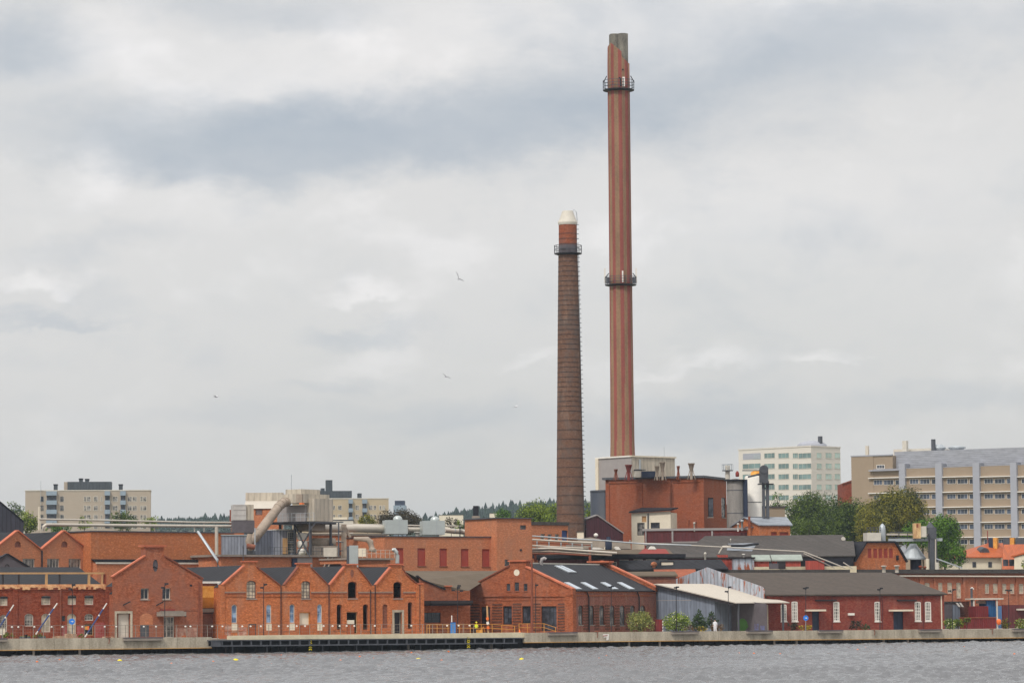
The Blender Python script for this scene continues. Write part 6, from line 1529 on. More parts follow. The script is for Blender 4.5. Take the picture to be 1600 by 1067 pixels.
# slanted top of the coloured mantle
for k in range(n):
    th = 2 * math.pi * k / n; rr = 1.90 + flute(k); zz_ = zs(84) - 1.7 * math.cos(th) + (0.5 if math.cos(th) < 0.3 else -.3)
    if math.cos(th) < -.75: zz_ -= 1.2 * (abs(math.cos(th)) - .75) * 4
    vs.append((cb.x + rr * math.cos(th) * .985, Ys + rr * math.sin(th) * .985, zz_))
mb = MB(); mb.v = vs
for i in range(len(prof)):
    for k in range(n):
        mb.f.append((i * n + k, i * n + (k + 1) % n, (i + 1) * n + (k + 1) % n, (i + 1) * n + k)); mb.sm.append(True)
        ph = (k * 9 / n + 0.42) % 1.0
        wid = 0.50 if i > 2 else (0.42 if i > 1 else 0.34)
        mb.mi.append(0 if ph < wid else 1)
w.part(mb, 'shaft', ['stack_red', 'stack_tan'])
for dx_, dy_ in ((-.52, -.1), (.92, -.3), (.1, .8)): w.part(MB().lathe([(.95, zs(130)), (.95, zs(55.5 if dx_ < 0 else 54)), (.82, zs(54)), (.82, zs(60))], (cb.x + dx_ - .12, Ys + dy_), 24), 'flue_pipe', 'stack_top')
def gallery(w, cx, cy, z, r0, r1, h, nb, mats=('steel_black', 'steel_dk'), rails=3):
    w.part(MB().lathe([(r0, z - .35), (r1 - .25, z - .14), (r1, z - .12), (r1, z), (r0, z)], (cx, cy), 32, smooth=False, cap=False), 'gallery', mats[0])
    rm = MB()
    for i in range(rails):
        zz_ = z + h * (i + 1) / rails; rm.lathe([(r1 - .04, zz_ - .035), (r1 + .04, zz_ - .035), (r1 + .04, zz_ + .035), (r1 - .04, zz_ + .035)], (cx, cy), 24, False, False)
    w.part(rm, 'gallery_rail', mats[1])
    for k in range(nb):
        th = 2 * math.pi * (k + .3) / nb; w.part(MB().bar((cx + r1 * math.cos(th), cy + r1 * math.sin(th), z - .1), (cx + r1 * math.cos(th), cy + r1 * math.sin(th), z + h), .07), 'rail_post', mats[1])
for y, nb, hh in ((141, 18, 1.6), (445, 18, 1.35)):
    gallery(w, cb.x, Ys, zs(y), 1.9, 2.75, hh, nb)
for y in (141, 445):
    z_ = zs(y)
    for s_ in (-1, 1):
        w.part(MB().bar((cb.x + s_ * 2.1, Ys - 1.2, z_ + (2.3 if y < 200 else 1.9)), (cb.x + s_ * 2.75, Ys - 1.2, z_ + 1.1), .14), 'bracket', 'steel_black')
        if y > 200: w.part(MB().box(cb.x + s_ * 2.75 - .13, cb.x + s_ * 2.75 + .13, Ys - .2, Ys + .1, z_ + .3, z_ + 2.9), 'antenna_panel', 'white')
        if y > 200: w.part(MB().box(cb.x + s_ * 2.3 - .3, cb.x + s_ * 2.3 + .3, Ys - 1.6, Ys - 1.2, z_ + .1, z_ + 1.2), 'radio_unit', 'steel_dk')
    w.part(MB().box(cb.x + .15, cb.x + .4, Ys - 2.7, Ys - 2.55, z_ + .2, z_ + (1.7 if y < 200 else 2.2)), 'antenna_panel', 'white' if y > 200 else 'steel_black')
    if y < 200: w.part(MB().box(cb.x + .6, cb.x + 1.05, Ys - 2.6, Ys - 2.4, z_ + .25, z_ + 1.9), 'antenna_panel', 'white')
for i, (th, y) in enumerate(((-1.5, 125), (-1.2, 112))):
    w.part(MB().tube([(cb.x + 1.9 * math.cos(th), Ys + 1.9 * math.sin(th), zs(y)), (cb.x + 2.05 * math.cos(th), Ys + 2.05 * math.sin(th), zs(y))], .16, 8), 'flue_port', 'black')

# old brick stack
Yo = 500
ob = GP(893.0, Yo); w = Wd('brick_stack', 'old brown brick stack with iron hoops, a gallery and a pale conical cap', 'chimney', (ob.x, Yo, GZ))
def zo(y): return P(890, y, Yo).z
kf = Yo / FPX
prof = [(870, 22.6), (838, 22.2), (760, 21.1), (700, 20.2), (600, 18.6), (500, 17.0), (398, 15.2)]
pr_ = [(23.2 * kf, GZ)] + [(r * kf, zo(y)) for y, r in prof]
def cx_at(z): return ob.x
w.part(MB().lathe(pr_, (ob.x, Yo), 40), 'shaft', 'brick_stack')
w.part(MB().lathe([(14.4 * kf, zo(398)), (14.2 * kf, zo(347))], (ob.x, Yo), 40), 'upper_shaft', 'brick_stack_top')
w.part(MB().lathe([(14.6 * kf, zo(398)), (14.6 * kf, zo(384))], (ob.x, Yo), 40), 'sooty_collar', 'dkgrey')
w.part(MB().lathe([(14.6 * kf, zo(352)), (15.4 * kf, zo(349)), (15.4 * kf, zo(346)), (14 * kf, zo(346))], (ob.x, Yo), 40), 'rim', 'offwhite')
w.part(MB().lathe([(14.2 * kf, zo(346)), (8.4 * kf, zo(330)), (7.6 * kf, zo(330))], (ob.x, Yo), 24, smooth=False), 'cone_cap', 'offwhite')
ys_ = []
y = 366
while y < 396: ys_.append(y); y += 8
y = 402
while y < 815:
    if y > 640: y += 14.6
    elif y > 545 and y < 556: y += 13
    else: y += 7.6
    ys_.append(y)
for y in ys_[:95]:
    rr = 14.3 if y < 398 else np.interp(y, [398, 500, 600, 700, 760, 838], [15.2, 17, 18.6, 20.2, 21.1, 22.2])
    w.part(MB().lathe([(rr * kf + .01, zo(y) - .03), (rr * kf + .04, zo(y) - .03), (rr * kf + .04, zo(y) + .03), (rr * kf + .01, zo(y) + .03)], (ob.x, Yo), 32, False, False), 'hoop', 'steel_black')
gallery(w, ob.x, Yo, zo(396), 15 * kf, 21.5 * kf, 1.2, 14, rails=2)
mb = MB(); y = 352
for s_ in (-.18, .18): mb.bar((ob.x + 22.9 * kf * .93 + .14, Yo - 23 * kf * .3 + s_, GZ), (ob.x + 15.2 * kf * .93 + .22, Yo - 15 * kf * .3 + s_, zo(398)), .05)
w.part(mb, 'ladder_rails', 'steel_dk')
y = 352.0; nr = 0
while y < 830 and nr < 95:
    rr = 14.3 if y < 398 else np.interp(y, [398, 500, 600, 700, 760, 838], [15.2, 17, 18.6, 20.2, 21.1, 22.2])
    w.part(MB().bar((ob.x + rr * kf * .9, Yo - .6, zo(y)), (ob.x + rr * kf + .28, Yo - .6, zo(y)), .09), 'rung', 'steel_dk'); y += 7.3; nr += 1
w.part(MB().tube([(ob.x + 8 * kf, Yo, zo(346)), (ob.x + 9.4 * kf, Yo, zo(330) + .3), (ob.x + 14 * kf, Yo, zo(332)), (ob.x + 15 * kf, Yo, zo(346))], .05, 4), 'cap_ladder', 'steel_grey')

# ================================================================== FAR BUILDINGS
def winrow(b, K, y0, y1, xs, plane='F', frame='offwhite', pane='glass_office', nx=2, nz=1, **kw):
    for x0, x1 in xs: b.win(plane, K, (x0, y0, x1, y1), 0, frame, pane, nx, nz, hole=False, fw=.12, **kw)
# apartment block at left
b = Bld('apartment_block', 'beige apartment block with blue-grey balconies and a dark roof storey at left', 'building', 38.5, 1002, 235, 1006)
H = b.pt('F', K1, 600, 143)[1]
b.flat(14, H, 'beige_apt', 'roof_grey', 'offwhite', capw=.3)
for y in (188, 264, 340, 416):
    winrow(b, K1, y, y + 44, ((335, 365), (500, 535), (698, 722), (724, 756), (780, 816), (838, 852), (938, 982), (1062, 1100), (1104, 1142), (1168, 1190), (1192, 1222)), pane='glass')
    winrow(b, K1, y, y + 44, ((336, 364), (502, 528)), frame='steel_dk')
for x0, x1 in ((386, 474), (872, 918), (1002, 1048)):
    for i in range(4):
        yb = 145 + i * 77
        b.add('balcony_front', 'balcony', 'F', K1, (x0, yb, x1, yb + 36), -1.3, -.003)
        b.add('balcony_shade_panel', 'glass_dk', 'F', K1, (x0 + 4, yb + 37, x1 - 4, yb + 76), -.12, -.003)  # dark panel stands in for the shaded recess behind the balcony
MB().box(b.pt('F', K1, 560, 100)[0], b.pt('F', K1, 928, 100)[0], 2, 12, H + .31, b.loc(K1, 700, 66, 'y', 2).z).build('roof_storey', 'apt_cap', b.o)
MB().box(b.pt('F', K1, 530, 100)[0], b.pt('F', K1, 560, 100)[0] - .02, 3, 11, H + .31, b.loc(K1, 700, 66, 'y', 2).z).build('roof_side', 'beige_apt', b.o)
for x0, y0, x1, y1 in ((655, 38, 686, 64), (706, 42, 738, 64), (443, 86, 474, 134), (988, 86, 1020, 136)):
    k = MB().box(b.pt('F', K1, x0, y0)[0], b.pt('F', K1, x1, y0)[0], 4, 7, b.loc(K1, x0, y1 + 6, 'y', 4).z - .5, b.loc(K1, x0, y0 + 8, 'y', 4).z - .01)
    c_ = k.build('chimney', 'apt_cap', b.o); MB().box(b.pt('F', K1, x0 - 3, y0)[0], b.pt('F', K1, x1 + 3, y0)[0], 3.8, 7.2, b.loc(K1, x0, y0 + 8, 'y', 4).z, b.loc(K1, x0, y0, 'y', 4).z).build('hood', 'black', c_)
MB().bar(tuple(b.loc(K1, 340, 260, 'y', -.5)), tuple(b.loc(K1, 340, 60, 'y', -.5)), .12).build('mast', 'steel_grey', b.o)
# apartment block in the middle
b = Bld('apartment_block', 'sand-coloured apartment block with dark green roof storey behind the plant', 'building', 462, 1002, 608, 1006)
H = b.pt('F', K5, 200, 210)[1]
b.flat(14, H, 'beige_apt2', 'roof_grey', 'offwhite', capw=.3)
for y in (262, 338):
    winrow(b, K5, y, y + 40, ((-90, -30), (0, 20), (42, 76), (188, 220), (300, 332), (338, 362), (385, 408), (415, 436)), pane='glass')
winrow(b, K5, 264, 300, ((388, 404), (420, 434)), pane='glass_dk')
for x0, x1 in ((130, 165), (244, 284)):
    for i in range(3):
        yb = 216 + i * 72
        b.add('balcony_front', 'balcony', 'F', K5, (x0, yb, x1, yb + 32), -1.3, -.003); b.add('balcony_shade_panel', 'glass_dk', 'F', K5, (x0 + 3, yb + 33, x1 - 3, yb + 71), -.12, -.003)  # dark panels in place of shaded balcony recesses
MB().box(b.pt('F', K3, 1188, 150)[0], b.pt('F', K3, 1550, 150)[0], 2, 12, H + .31, b.loc(K3, 1400, 142, 'y', 2).z).build('roof_storey', 'apt_cap', b.o)
for x0, y0, x1, y1 in ((1340, 52, 1392, 150), (1298, 120, 1328, 150), (1482, 162, 1508, 210)):
    if x0 == 1482: x0, x1, y1 = 1482 + 0, 1508, 210
    MB().box(b.pt('F', K3, x0, y0)[0], b.pt('F', K3, x1, y0)[0], 4, 7, H, b.loc(K3, x0, y0, 'y', 4).z).build('chimney', 'apt_cap', b.o)
MB().box(b.pt('F', K5, 220, 160)[0], b.pt('F', K5, 250, 160)[0], 4, 7, H, b.loc(K5, 230, 162, 'y', 4).z).build('chimney', 'apt_cap', b.o)
# white roofs with antennas before it
b = pbox('white_roof_building', 'low white roofed building with antennas behind the plant', 'building', K3, (1210, 362, 1510, 420), 620, 10, 'cream', 3, GZ)
for x in (1290, 1340):
    p = b.loc(K3, x, 290, 'y', 2); MB().bar((p.x, 2, b.H), (p.x, 2, b.loc(K3, x, 220 if x < 1300 else 250, 'y', 2).z), .6).build('antenna', 'white', b.o)
MB().box(b.pt('F', K3, 1245, 300)[0], b.pt('F', K3, 1255, 300)[0], 1, 1.3, b.H, b.loc(K3, 1250, 215, 'y', 1).z).build('antenna', 'white', b.o)
pbox('low_roof_building', 'low pale building with a navy roof box right of the antennas', 'building', K3, (1370, 388, 1560, 425), 600, 8, 'offwhite', 3, GZ, None, 'navy')
# hotel
b = Bld('hotel', 'white-cream seven storey block with pale green window bands', 'building', 1157.5, 985, 1271.5, 965)
H = b.pt('F', R3, 900, 110)[1]; D = b.loc(R3, 1458, 300, 'x', b.L).y
b.D = D
b.flat(D, H, 'hotel', 'roof_grey', 'hotel', capw=.35, par=.2)
for i in range(6):
    y = 146 + i * 87.5 + 0
    xs = [(822, 912), (940, 1030), (1060, 1105), (1107, 1216)]
    if i: xs = [(642, 794)] + xs
    winrow(b, R3, y, y + 46, xs, pane='glass_green', nx=3)
    for x0, x1 in ((1256, 1300), (1330, 1384), (1406, 1454)):
        b.win('R', R3, (x0, y - 2, x1, y + 46), 0, 'offwhite', 'glass_green2', 2, 1, hole=False, fw=.12)
b.add('roof_terrace', 'office_fin', 'F', R3, (645, 150, 792, 200), -.05, -.003)
b.add('terrace_screen', 'steel_grey', 'F', R3, (735, 160, 790, 198), -.1, -.06)
MB().lathe([(4.6, 0), (4.5, .9), (3.6, 1.6), (1.5, 2.1), (.2, 2.2)], (b.L * .73, 10), 20).build('roof_dome', 'office_fin', b.o).location = (0, 0, H + .2)
MB().box(b.L * .84, b.L * .875, 9, 10, H + 1, H + 3.6).build('roof_mast', 'steel_dk', b.o)
# office
b = Bld('office_block', 'large tan office block with grey vertical fins and a long metal roof storey', 'building', 1334.5, 772, 1760, 736)
Hm = b.pt('F', R5, 1000, 318)[1]
b.flat(30, Hm, 'office', 'roof_grey', 'office_fin', capw=.1, capd=.05)
cz = lambda x, y, yy=0: b.loc(R5, x, y, 'y', yy)
o_ = [b.pt('F', R5, 186, 232), b.pt('F', R5, 395, 225)]
a3 = b.pt('F', R5, 345, 300)[0]; a4 = b.pt('F', R5, 505, 300)[0]
MB().box(-.02, a3, -.1, 24, 0, o_[0][1]).build('end_wing', 'office', b.o); MB().box(a3 + .002, a4, .05, 24, Hm + .12, o_[0][1]).build('end_wing_top', 'office', b.o)
MB().box(-.15, a4, -.2, .4, o_[0][1] + .002, o_[0][1] + .3).build('coping', 'office_fin', b.o)
u0 = cz(520, 250, 2.0).x
pA = [cz(520, 332, 2.0), cz(2300, 300, 2.0), cz(2300, 130, 2.0), cz(520, 180, 2.0)]
pA[0].x = u0; zA = [Hm + .12, Hm + .12, pA[2].z, pA[3].z]
zt2 = (cz(1000, 174, 2).z)
MB().box(u0, b.L, 2.0, 28, Hm + .12, zt2).build('roof_storey', 'office_top', b.o)
MB().box(b.pt('F', R5, 395, 200)[0], b.pt('F', R5, 760, 200)[0], 8, 20, Hm, cz(600, 168, 8).z).build('roof_plant_room', 'offwhite', b.o)
for x0, x1 in ((372, 440),): b.win(('F', .02), R5, (x0, 298, x1, 332), 0, 'white', 'glass_dk', 3, 1, hole=False, fw=.12)
bays = [(345, 568, 0), (645, 872, 0), (955, 1188, 0), (1265, 1500, 0), (1575, 1810, 0), (1880, 2110, 0)]
for bi, (x0, x1, _) in enumerate(bays):
    for i in range(5):
        y = 418 + i * 126 - (bi * 1.5)
        if bi == 0: y = 424 + i * 126
        w6 = (x1 - x0)
        for f0, f1 in ((.0, .32), (.37, .74), (.80, .99)):
            b.win('F', R5, (x0 + w6 * f0 + 4, y, x0 + w6 * f1 + 4, y + 42), 0, 'white', 'glass_office', 3 if f1 - f0 > .2 else 1, 1, hole=False, fw=.07)
        b.add('sun_shade', 'white', 'F', R5, (x0 - 35, y - 20, x1 + 2, y - 13), -.75, -.003)
for x0, x1 in ((575, 625), (878, 932), (1190, 1245), (1502, 1555), (1812, 1866)):
    o = b.add('fin', 'office_fin', 'F', R5, (x0, 290 - (x0 - 575) * .012, x1, 1030), -0.9, 1.9)
b.add('lintel', 'office_fin', 'F', R5, (320, 340, 575, 350), -1.1, -.003)
for K, x, y0, y1, wd in ((R5, 304, 140, 222, .35), (R5, 618, 98, 180, .55), (R5, 854, 85, 170, .4)):
    p = cz(x, y1, 6); MB().box(p.x - wd, p.x + wd, 5, 5 + wd * 2, p.z - 1, cz(x, y0, 5).z).build('roof_vent', 'offwhite' if x < 800 else 'steel_dk', b.o)
for x0, x1, y0, y1 in ((805, 920, 125, 165), (940, 1080, 135, 160)):
    p = cz(x0, y1, 6); q_ = cz(x1, y0, 6); rr = (q_.x - p.x) / 2
    MB().lathe([(rr * .3, p.z - 1), (rr, p.z + .1), (rr * .9, p.z + .35), (rr * .5, q_.z)], ((p.x + q_.x) / 2, 6 + rr), 20).build('roof_dish', 'steel_grey', b.o)
# red gable beyond
b = Bld('red_gable_block', 'red brick block with slanted top between hotel and office', 'building', 1319.5, 800, 1345, 800)
o_ = b.outline('F', R5, [(105, 462), (186, 428)])
MB().prism([(0, 0), (b.L, 0), (b.L, o_[1][1] + 1), o_[1], (0, o_[0][1])], lambda a, d, z: (a, d, z), 0, 12).build('wall', 'brick_deep', b.o)
MB().prism([(0, o_[0][1] + .003), (o_[1][0], o_[1][1] + .003), (o_[1][0], o_[1][1] + .3), (0, o_[0][1] + .3)], lambda a, d, z: (a, d, z), -.3, 12.3).build('roof', 'coping_dk', b.o)
# orange roof villas
b = Bld('orange_roof_villa', 'white villa with a hipped orange tile roof and yellow dormers at right', 'house', 1513, 640, 1566, 642)
ze = b.pt('F', R6, 1250, 155)[1]; D = 12
for r in ((1170, 200, 1200, 245), (1302, 200, 1332, 245)): b.win('F', R6, r, 0, 'steel_dk', 'glass_dk', 2, 1, hole=False, fw=.15)
pr = b.loc(R6, 1310, 52, 'y', 6)
b.gabled_x(D, ze, pr.z, 'cream', 'roof_tile', pr.x - .2, pr.x + 3.0, over=.7)
m_ = MB(); pd = b.loc(R6, 1262, 118, 'y', 2); m_.tube([(pd.x, 1.4, pd.z - .2), (pd.x, 3.2, pd.z + .1)], 1.05, 14); m_.build('dormer', 'steel_dk', b.o)
MB().bar(tuple(b.loc(R6, 1300, 60, 'y', 6)), tuple(b.loc(R6, 1295, -60, 'y', 6)), .14).build('flagpole', 'maroon_br', b.o)
b = Bld('orange_roof_villa', 'white house with steep orange roof, skylights and rooftop dormers at the right edge', 'house', 1566.5, 636, 1650, 633)
o1 = b.outline('F', R6, [(1420, 250), (1370, 155)])
ze = b.pt('F', R6, 1500, 155)[1]
b.gabled_x(13, ze * .35, b.loc(R6, 1500, 62, 'y', 6).z, 'cream', 'roof_tile', over=.4)
gx0, gz0 = b.pt(('F', -1.0), R6, 1490, 250); gx1, gz1 = b.pt(('F', -1.0), R6, 1640, 110)
MB().prism([(b.pt('F', R6, 1510, 250)[0], 0), (gx1 + 4, 0), (gx1 + 4, gz1 - .5), (gx1, gz1 - .5), (b.pt('F', R6, 1525, 150)[0], b.pt('F', R6, 1525, 162)[1])], lambda a, d, z: (a, d, z), -1.0, 3).build('cross_gable', 'cream', b.o)
MB().prism([(b.pt('F', R6, 1500, 150)[0], b.pt('F', R6, 1500, 162)[1]), (gx1, gz1 - .4), (gx1 + 5, gz1 - .4), (gx1 + 5, gz1), (gx1, gz1), (b.pt('F', R6, 1490, 150)[0], b.pt('F', R6, 1490, 155)[1])], lambda a, d, z: (a, d, z), -1.3, 5).build('cross_roof', 'roof_tile', b.o)
for x in (1450, 1500):
    p = b.loc(R6, x, 205, 'y', .6); MB().box(p.x - .5, p.x + .5, 0.0, .9, p.z - .7, p.z + .6).build('skylight', 'glass_dk', b.o)
for x0, x1, m_ in ((1305, 1340, 'navy'), (1342, 1375, 'yellow'), (1425, 1480, 'steel_dk'), (1482, 1518, 'yellow'), (1530, 1598, 'steel_dk')):
    p = b.loc(R5, x0, 960, 'y', 9); q_ = b.loc(R5, x1, 905, 'y', 9); MB().box(p.x, q_.x, 9, 11, p.z - 2, q_.z).build('rooftop_dormer', m_, b.o)
# little far houses
pbox('far_house', 'small far cream house below the forest left of the brick tower', 'house', K5, (890, 345, 1090, 420), 1300, 12, 'cream', 0, GZ, 'far houses', 'roof_taupe')
pbox('far_house', 'small far cream house just right of the dark roof vent', 'house', K5, (1312, 330, 1420, 380), 1300, 12, 'cream', 0, GZ, 'far houses', 'roof_taupe')
pbox('far_house', 'low far pale house at the left edge below the trees', 'house', K1, (110, 318, 205, 400), 1400, 12, 'offwhite', 0, GZ, 'far houses', 'roof_metal')
b = pbox('far_tower', 'distant grey tower above the treetops right of the sand apartments', 'tower', K5, (510, 262, 612, 360), 1700, 14, 'balcony', 0, GZ)
MB().box(b.L * .1, b.L * .9, 1, 12, b.H + .01, b.H + 2.5).build('top', 'navy', b.o)
for x0, y0, x1, y1 in ((340, 450, 560, 480), (1090, 455, 1200, 475), (1600, 455, 1700, 480)): pass

# ---- hills and forest
def hill_profile(x, y):
    # ridge height above ground by position
    px = 800 + x / 2500 * FPX
    return float(np.interp(px, [-3000, -200, 0, 240, 350, 480, 640, 720, 830, 900, 1100, 2000, 5000], [60, 78, 78, 78, 79, 80, 82, 85, 84, 84, 82, 72, 62]))
def hz(x, y):
    t_ = min(1, max(0, (y - 1500) / 1000.0)); s_ = t_ * t_ * (3 - 2 * t_)
    n_ = 1 + .06 * math.sin(x * .013) + .04 * math.sin(x * .031 + 1)
    return 1.5 + (hill_profile(x, y) - 9) * s_ * n_
mb = MB(); xs = [i * 100 - 3000 for i in range(61)]; ys = [1450 + i * 75 for i in range(20)]
vs = [(x, y, hz(x, y)) for y in ys for x in xs]; nx_ = len(xs)
mb.raw(vs, [(j * nx_ + i, j * nx_ + i + 1, (j + 1) * nx_ + i + 1, (j + 1) * nx_ + i) for j in range(len(ys) - 1) for i in range(nx_ - 1)], True)
m, n, bb_ = newmat('hill_ground'); bb_.inputs['Base Color'].default_value = (0.03, 0.045, 0.02, 1); bb_.inputs['Roughness'].default_value = 1
tag(mb.build('hills', m), kind='structure')
def forest():
    V = []; F = []; r = random.Random(11)
    def cone(x, y, z, h, rad):
        b_ = len(V); tiers = 3
        for t_ in range(tiers):
            z0 = z + h * (.12 + .27 * t_); z1 = z + h * (.55 + .225 * t_) if t_ < 2 else z + h; r0 = rad * (1 - .27 * t_)
            k0 = len(V); n_ = 6; ph = r.random() * 6
            for k in range(n_): V.append((x + r0 * math.cos(k * 6.283 / n_ + ph) * r.uniform(.8, 1.2), y + r0 * math.sin(k * 6.283 / n_ + ph), z0 + r.uniform(-.4, .4)))
            V.append((x + r.uniform(-.2, .2), y, z1))
            for k in range(n_): F.append((k0 + k, k0 + (k + 1) % n_, k0 + n_))
    for (y0, y1, cnt) in ((1700, 2000, 500), (2000, 2300, 1100), (2300, 2520, 4300)):
        for _ in range(cnt):
            y = r.uniform(y0, y1); x = r.uniform(-.21, .12) * y if r.random() < .85 else r.uniform(-.4, .5) * y
            h = r.uniform(7, 10) * (1.3 if r.random() < .08 else 1); cone(x, y, hz(x, y) - 2, h, h * r.uniform(.24, .36))
    mb = MB(); mb.raw(V, F); o = mb.build('forest', 'forest'); tag(o, 'dark blue-green conifer forest covering the far hills', 'forest', kind='stuff')
forest()

# ---- trees
def leaf_cloud(mb, rng, clumps, size, dens, flat=.75):
    for (c, rad) in clumps:
        n_ = max(8, int(dens * rad * rad))
        for _ in range(n_):
            d = Vector((rng.gauss(0, 1), rng.gauss(0, 1), rng.gauss(0, 1))).normalized() * rad * (rng.uniform(.55, 1.08) if rng.random() < .8 else rng.uniform(.2, .8))
            d.z *= flat; p = c + d
            nrm = (d.normalized() + Vector((rng.gauss(0, .5), rng.gauss(0, .5), rng.gauss(0, .5) + .3))).normalized()
            a = nrm.orthogonal().normalized(); q_ = Matrix.Rotation(rng.uniform(0, 6.28), 3, nrm) @ a; r_ = nrm.cross(q_)
            s_ = size * rng.uniform(.6, 1.3)
            mb.face([p - q_ * s_, p - r_ * s_ * .55, p + q_ * s_, p + r_ * s_ * .55])
def tree(name, label, x0, y0, x1, y1, Y, mat, seed, cat='tree', group=None, nclump=26, size=None, shape='round', dens=1.0, z0=GZ):
    "crown fills the photo rectangle at depth Y; trunk runs down to the ground"
    rng = random.Random(seed); k = Y / FPX
    c0 = P((x0 + x1) / 2, (y0 + y1) / 2, Y); rx = (x1 - x0) / 2 * k * 1.09; rz = (y1 - y0) / 2 * k * 1.03; ry = rx * .8
    base = (c0.x, Y, z0); w = Wd(name, label, cat, base, group)
    size = size or max(.10, 1.55 * k)
    clumps = []
    for i in range(int(nclump * 1.25)):
        u = Vector((rng.gauss(0, 1), rng.gauss(0, 1), rng.gauss(0, 1))).normalized(); t_ = rng.uniform(.30, 1.0) ** .5
        fr = rng.uniform(.17, .42)
        p = Vector((u.x * rx * t_ * (1 - fr * .8), u.y * ry * t_, u.z * rz * t_ * (1 - fr * .8)))
        if shape == 'cone': p.x *= max(.22, .8 - .62 * p.z / rz); p.y *= max(.22, .8 - .62 * p.z / rz); fr *= max(.45, .8 - .4 * p.z / rz)
        clumps.append((c0 + p, fr * (rx * rz) ** .5 * 1.2))
    mb = MB(); leaf_cloud(mb, rng, clumps, size, dens * 2.2 / (size * size), .85)
    w.part(mb, 'crown', mat)
    tb = MB(); th = max(.05, min(rx, rz) * .09)
    tb.tube([base, (c0.x + rx * .03, Y, (z0 + c0.z) / 2), (c0.x, Y, c0.z + rz * .4)], [th, th * .75, th * .25], 7)
    for i in range(5):
        c, _r = clumps[i * len(clumps) // 5]; st = Vector((c0.x, Y, max(z0 + .1, c0.z - rz * rng.uniform(.2, .9)))); tb.tube([st, st.lerp(c, .5) + Vector((0, 0, rz * .05)), c], [th * .5, th * .32, th * .1], 5)
    w.part(tb, 'trunk', 'bark')
    return w
TG = 'trees beyond the factory roofs'
tree('leafy_tree', 'bright green bushy tree right of the black metal hall', 22, 799, 62, 836, 640, 'green_lt', 1, group=TG)
tree('leafy_tree', 'dark green treetop at the left edge beyond the pale far house', 2, 783, 40, 812, 1150, 'green_dk', 2, group=TG, nclump=16)
tree('leafy_tree', 'small round green tree before the middle of the left apartments', 118, 803, 146, 830, 800, 'green_lt', 3, group=TG, nclump=14)
tree('leafy_tree', 'wide dark olive tree before the right part of the left apartments', 168, 796, 216, 832, 800, 'green_dk', 4, group=TG)
tree('leafy_tree', 'light green tree at the right corner of the left apartments', 220, 803, 250, 832, 790, 'green_lt', 5, group=TG, nclump=14)
tree('leafy_tree', 'low wide green tree below the left apartments behind the roof pipes', 66, 816, 118, 836, 760, 'green_mid', 6, group=TG, nclump=14)
tree('leafy_tree', 'green tree with yellow tips beside the sand apartments', 556, 801, 592, 832, 720, 'green_yel', 7, group=TG)
tree('copper_tree', 'large dark copper-leaved tree behind the first square duct box', 576, 796, 668, 836, 740, 'copper', 8, group=TG, nclump=40)
tree('copper_tree', 'small copper-leaved tree right of the second square duct box', 694, 802, 716, 830, 700, 'copper', 9, group=TG, nclump=12)
tree('leafy_tree', 'green shrubby tree next to the small copper tree', 708, 810, 728, 836, 690, 'green_lt', 10, group=TG, nclump=12)
tree('leafy_tree', 'sparse light green sapling before the lower brick block', 728, 814, 746, 838, 520, 'green_lt', 11, group=TG, nclump=9)
tree('leafy_tree', 'round green tree just above the brick tower roof', 771, 792, 803, 822, 800, 'green_mid', 12, group=TG)
tree('leafy_tree', 'big bright green tree left of the old brick stack', 802, 778, 872, 850, 720, 'green_lt', 13, group=TG, nclump=36)
tree('leafy_tree', 'bright green tree close against the old brick stack', 846, 780, 888, 850, 690, 'green_lt', 14, group=TG)
tree('leafy_tree', 'green tree glimpsed between old stack and dark silo', 908, 782, 932, 818, 690, 'green_lt', 15, group=TG, nclump=12)
tree('leafy_tree', 'sparse tree in front of the hotel', 1201, 768, 1234, 800, 780, 'green_mid', 16, group=TG, nclump=12, dens=.6)
tree('leafy_tree', 'large dark green tree right of the hotel', 1226, 762, 1322, 862, 690, 'green_dk', 17, group=TG, nclump=60)
tree('leafy_tree', 'dark green tree hanging low right of the small red house', 1228, 800, 1300, 862, 640, 'green_dk', 18, group=TG, nclump=28)
tree('leafy_tree', 'dark tree between the hotel tree and the yellowish tree', 1284, 774, 1378, 864, 670, 'green_dk', 19, group=TG, nclump=64)
tree('leafy_tree', 'large yellow-green tree before the office block', 1346, 759, 1454, 858, 660, 'green_yel', 20, group=TG, nclump=84)
tree('leafy_tree', 'low yellow-green tree behind the white tank box', 1330, 792, 1400, 862, 650, 'green_yel', 21, group=TG, nclump=28)
tree('leafy_tree', 'dense fresh green tree right of the gantry tower', 1448, 791, 1502, 892, 610, 'green_mid', 22, group=TG, nclump=60)
tree('leafy_tree', 'low fresh green tree spreading behind the gantry', 1408, 804, 1474, 862, 630, 'green_mid', 23, group=TG, nclump=26)
tree('leafy_tree', 'green tree foot bulging right of the dense fresh green tree', 1484, 842, 1512, 888, 605, 'green_mid', 24, group=TG, nclump=22)
tree('leafy_tree', 'light green sapling at the right edge before the villa', 1594, 874, 1616, 892, 600, 'green_lt', 25, group=TG, nclump=8)

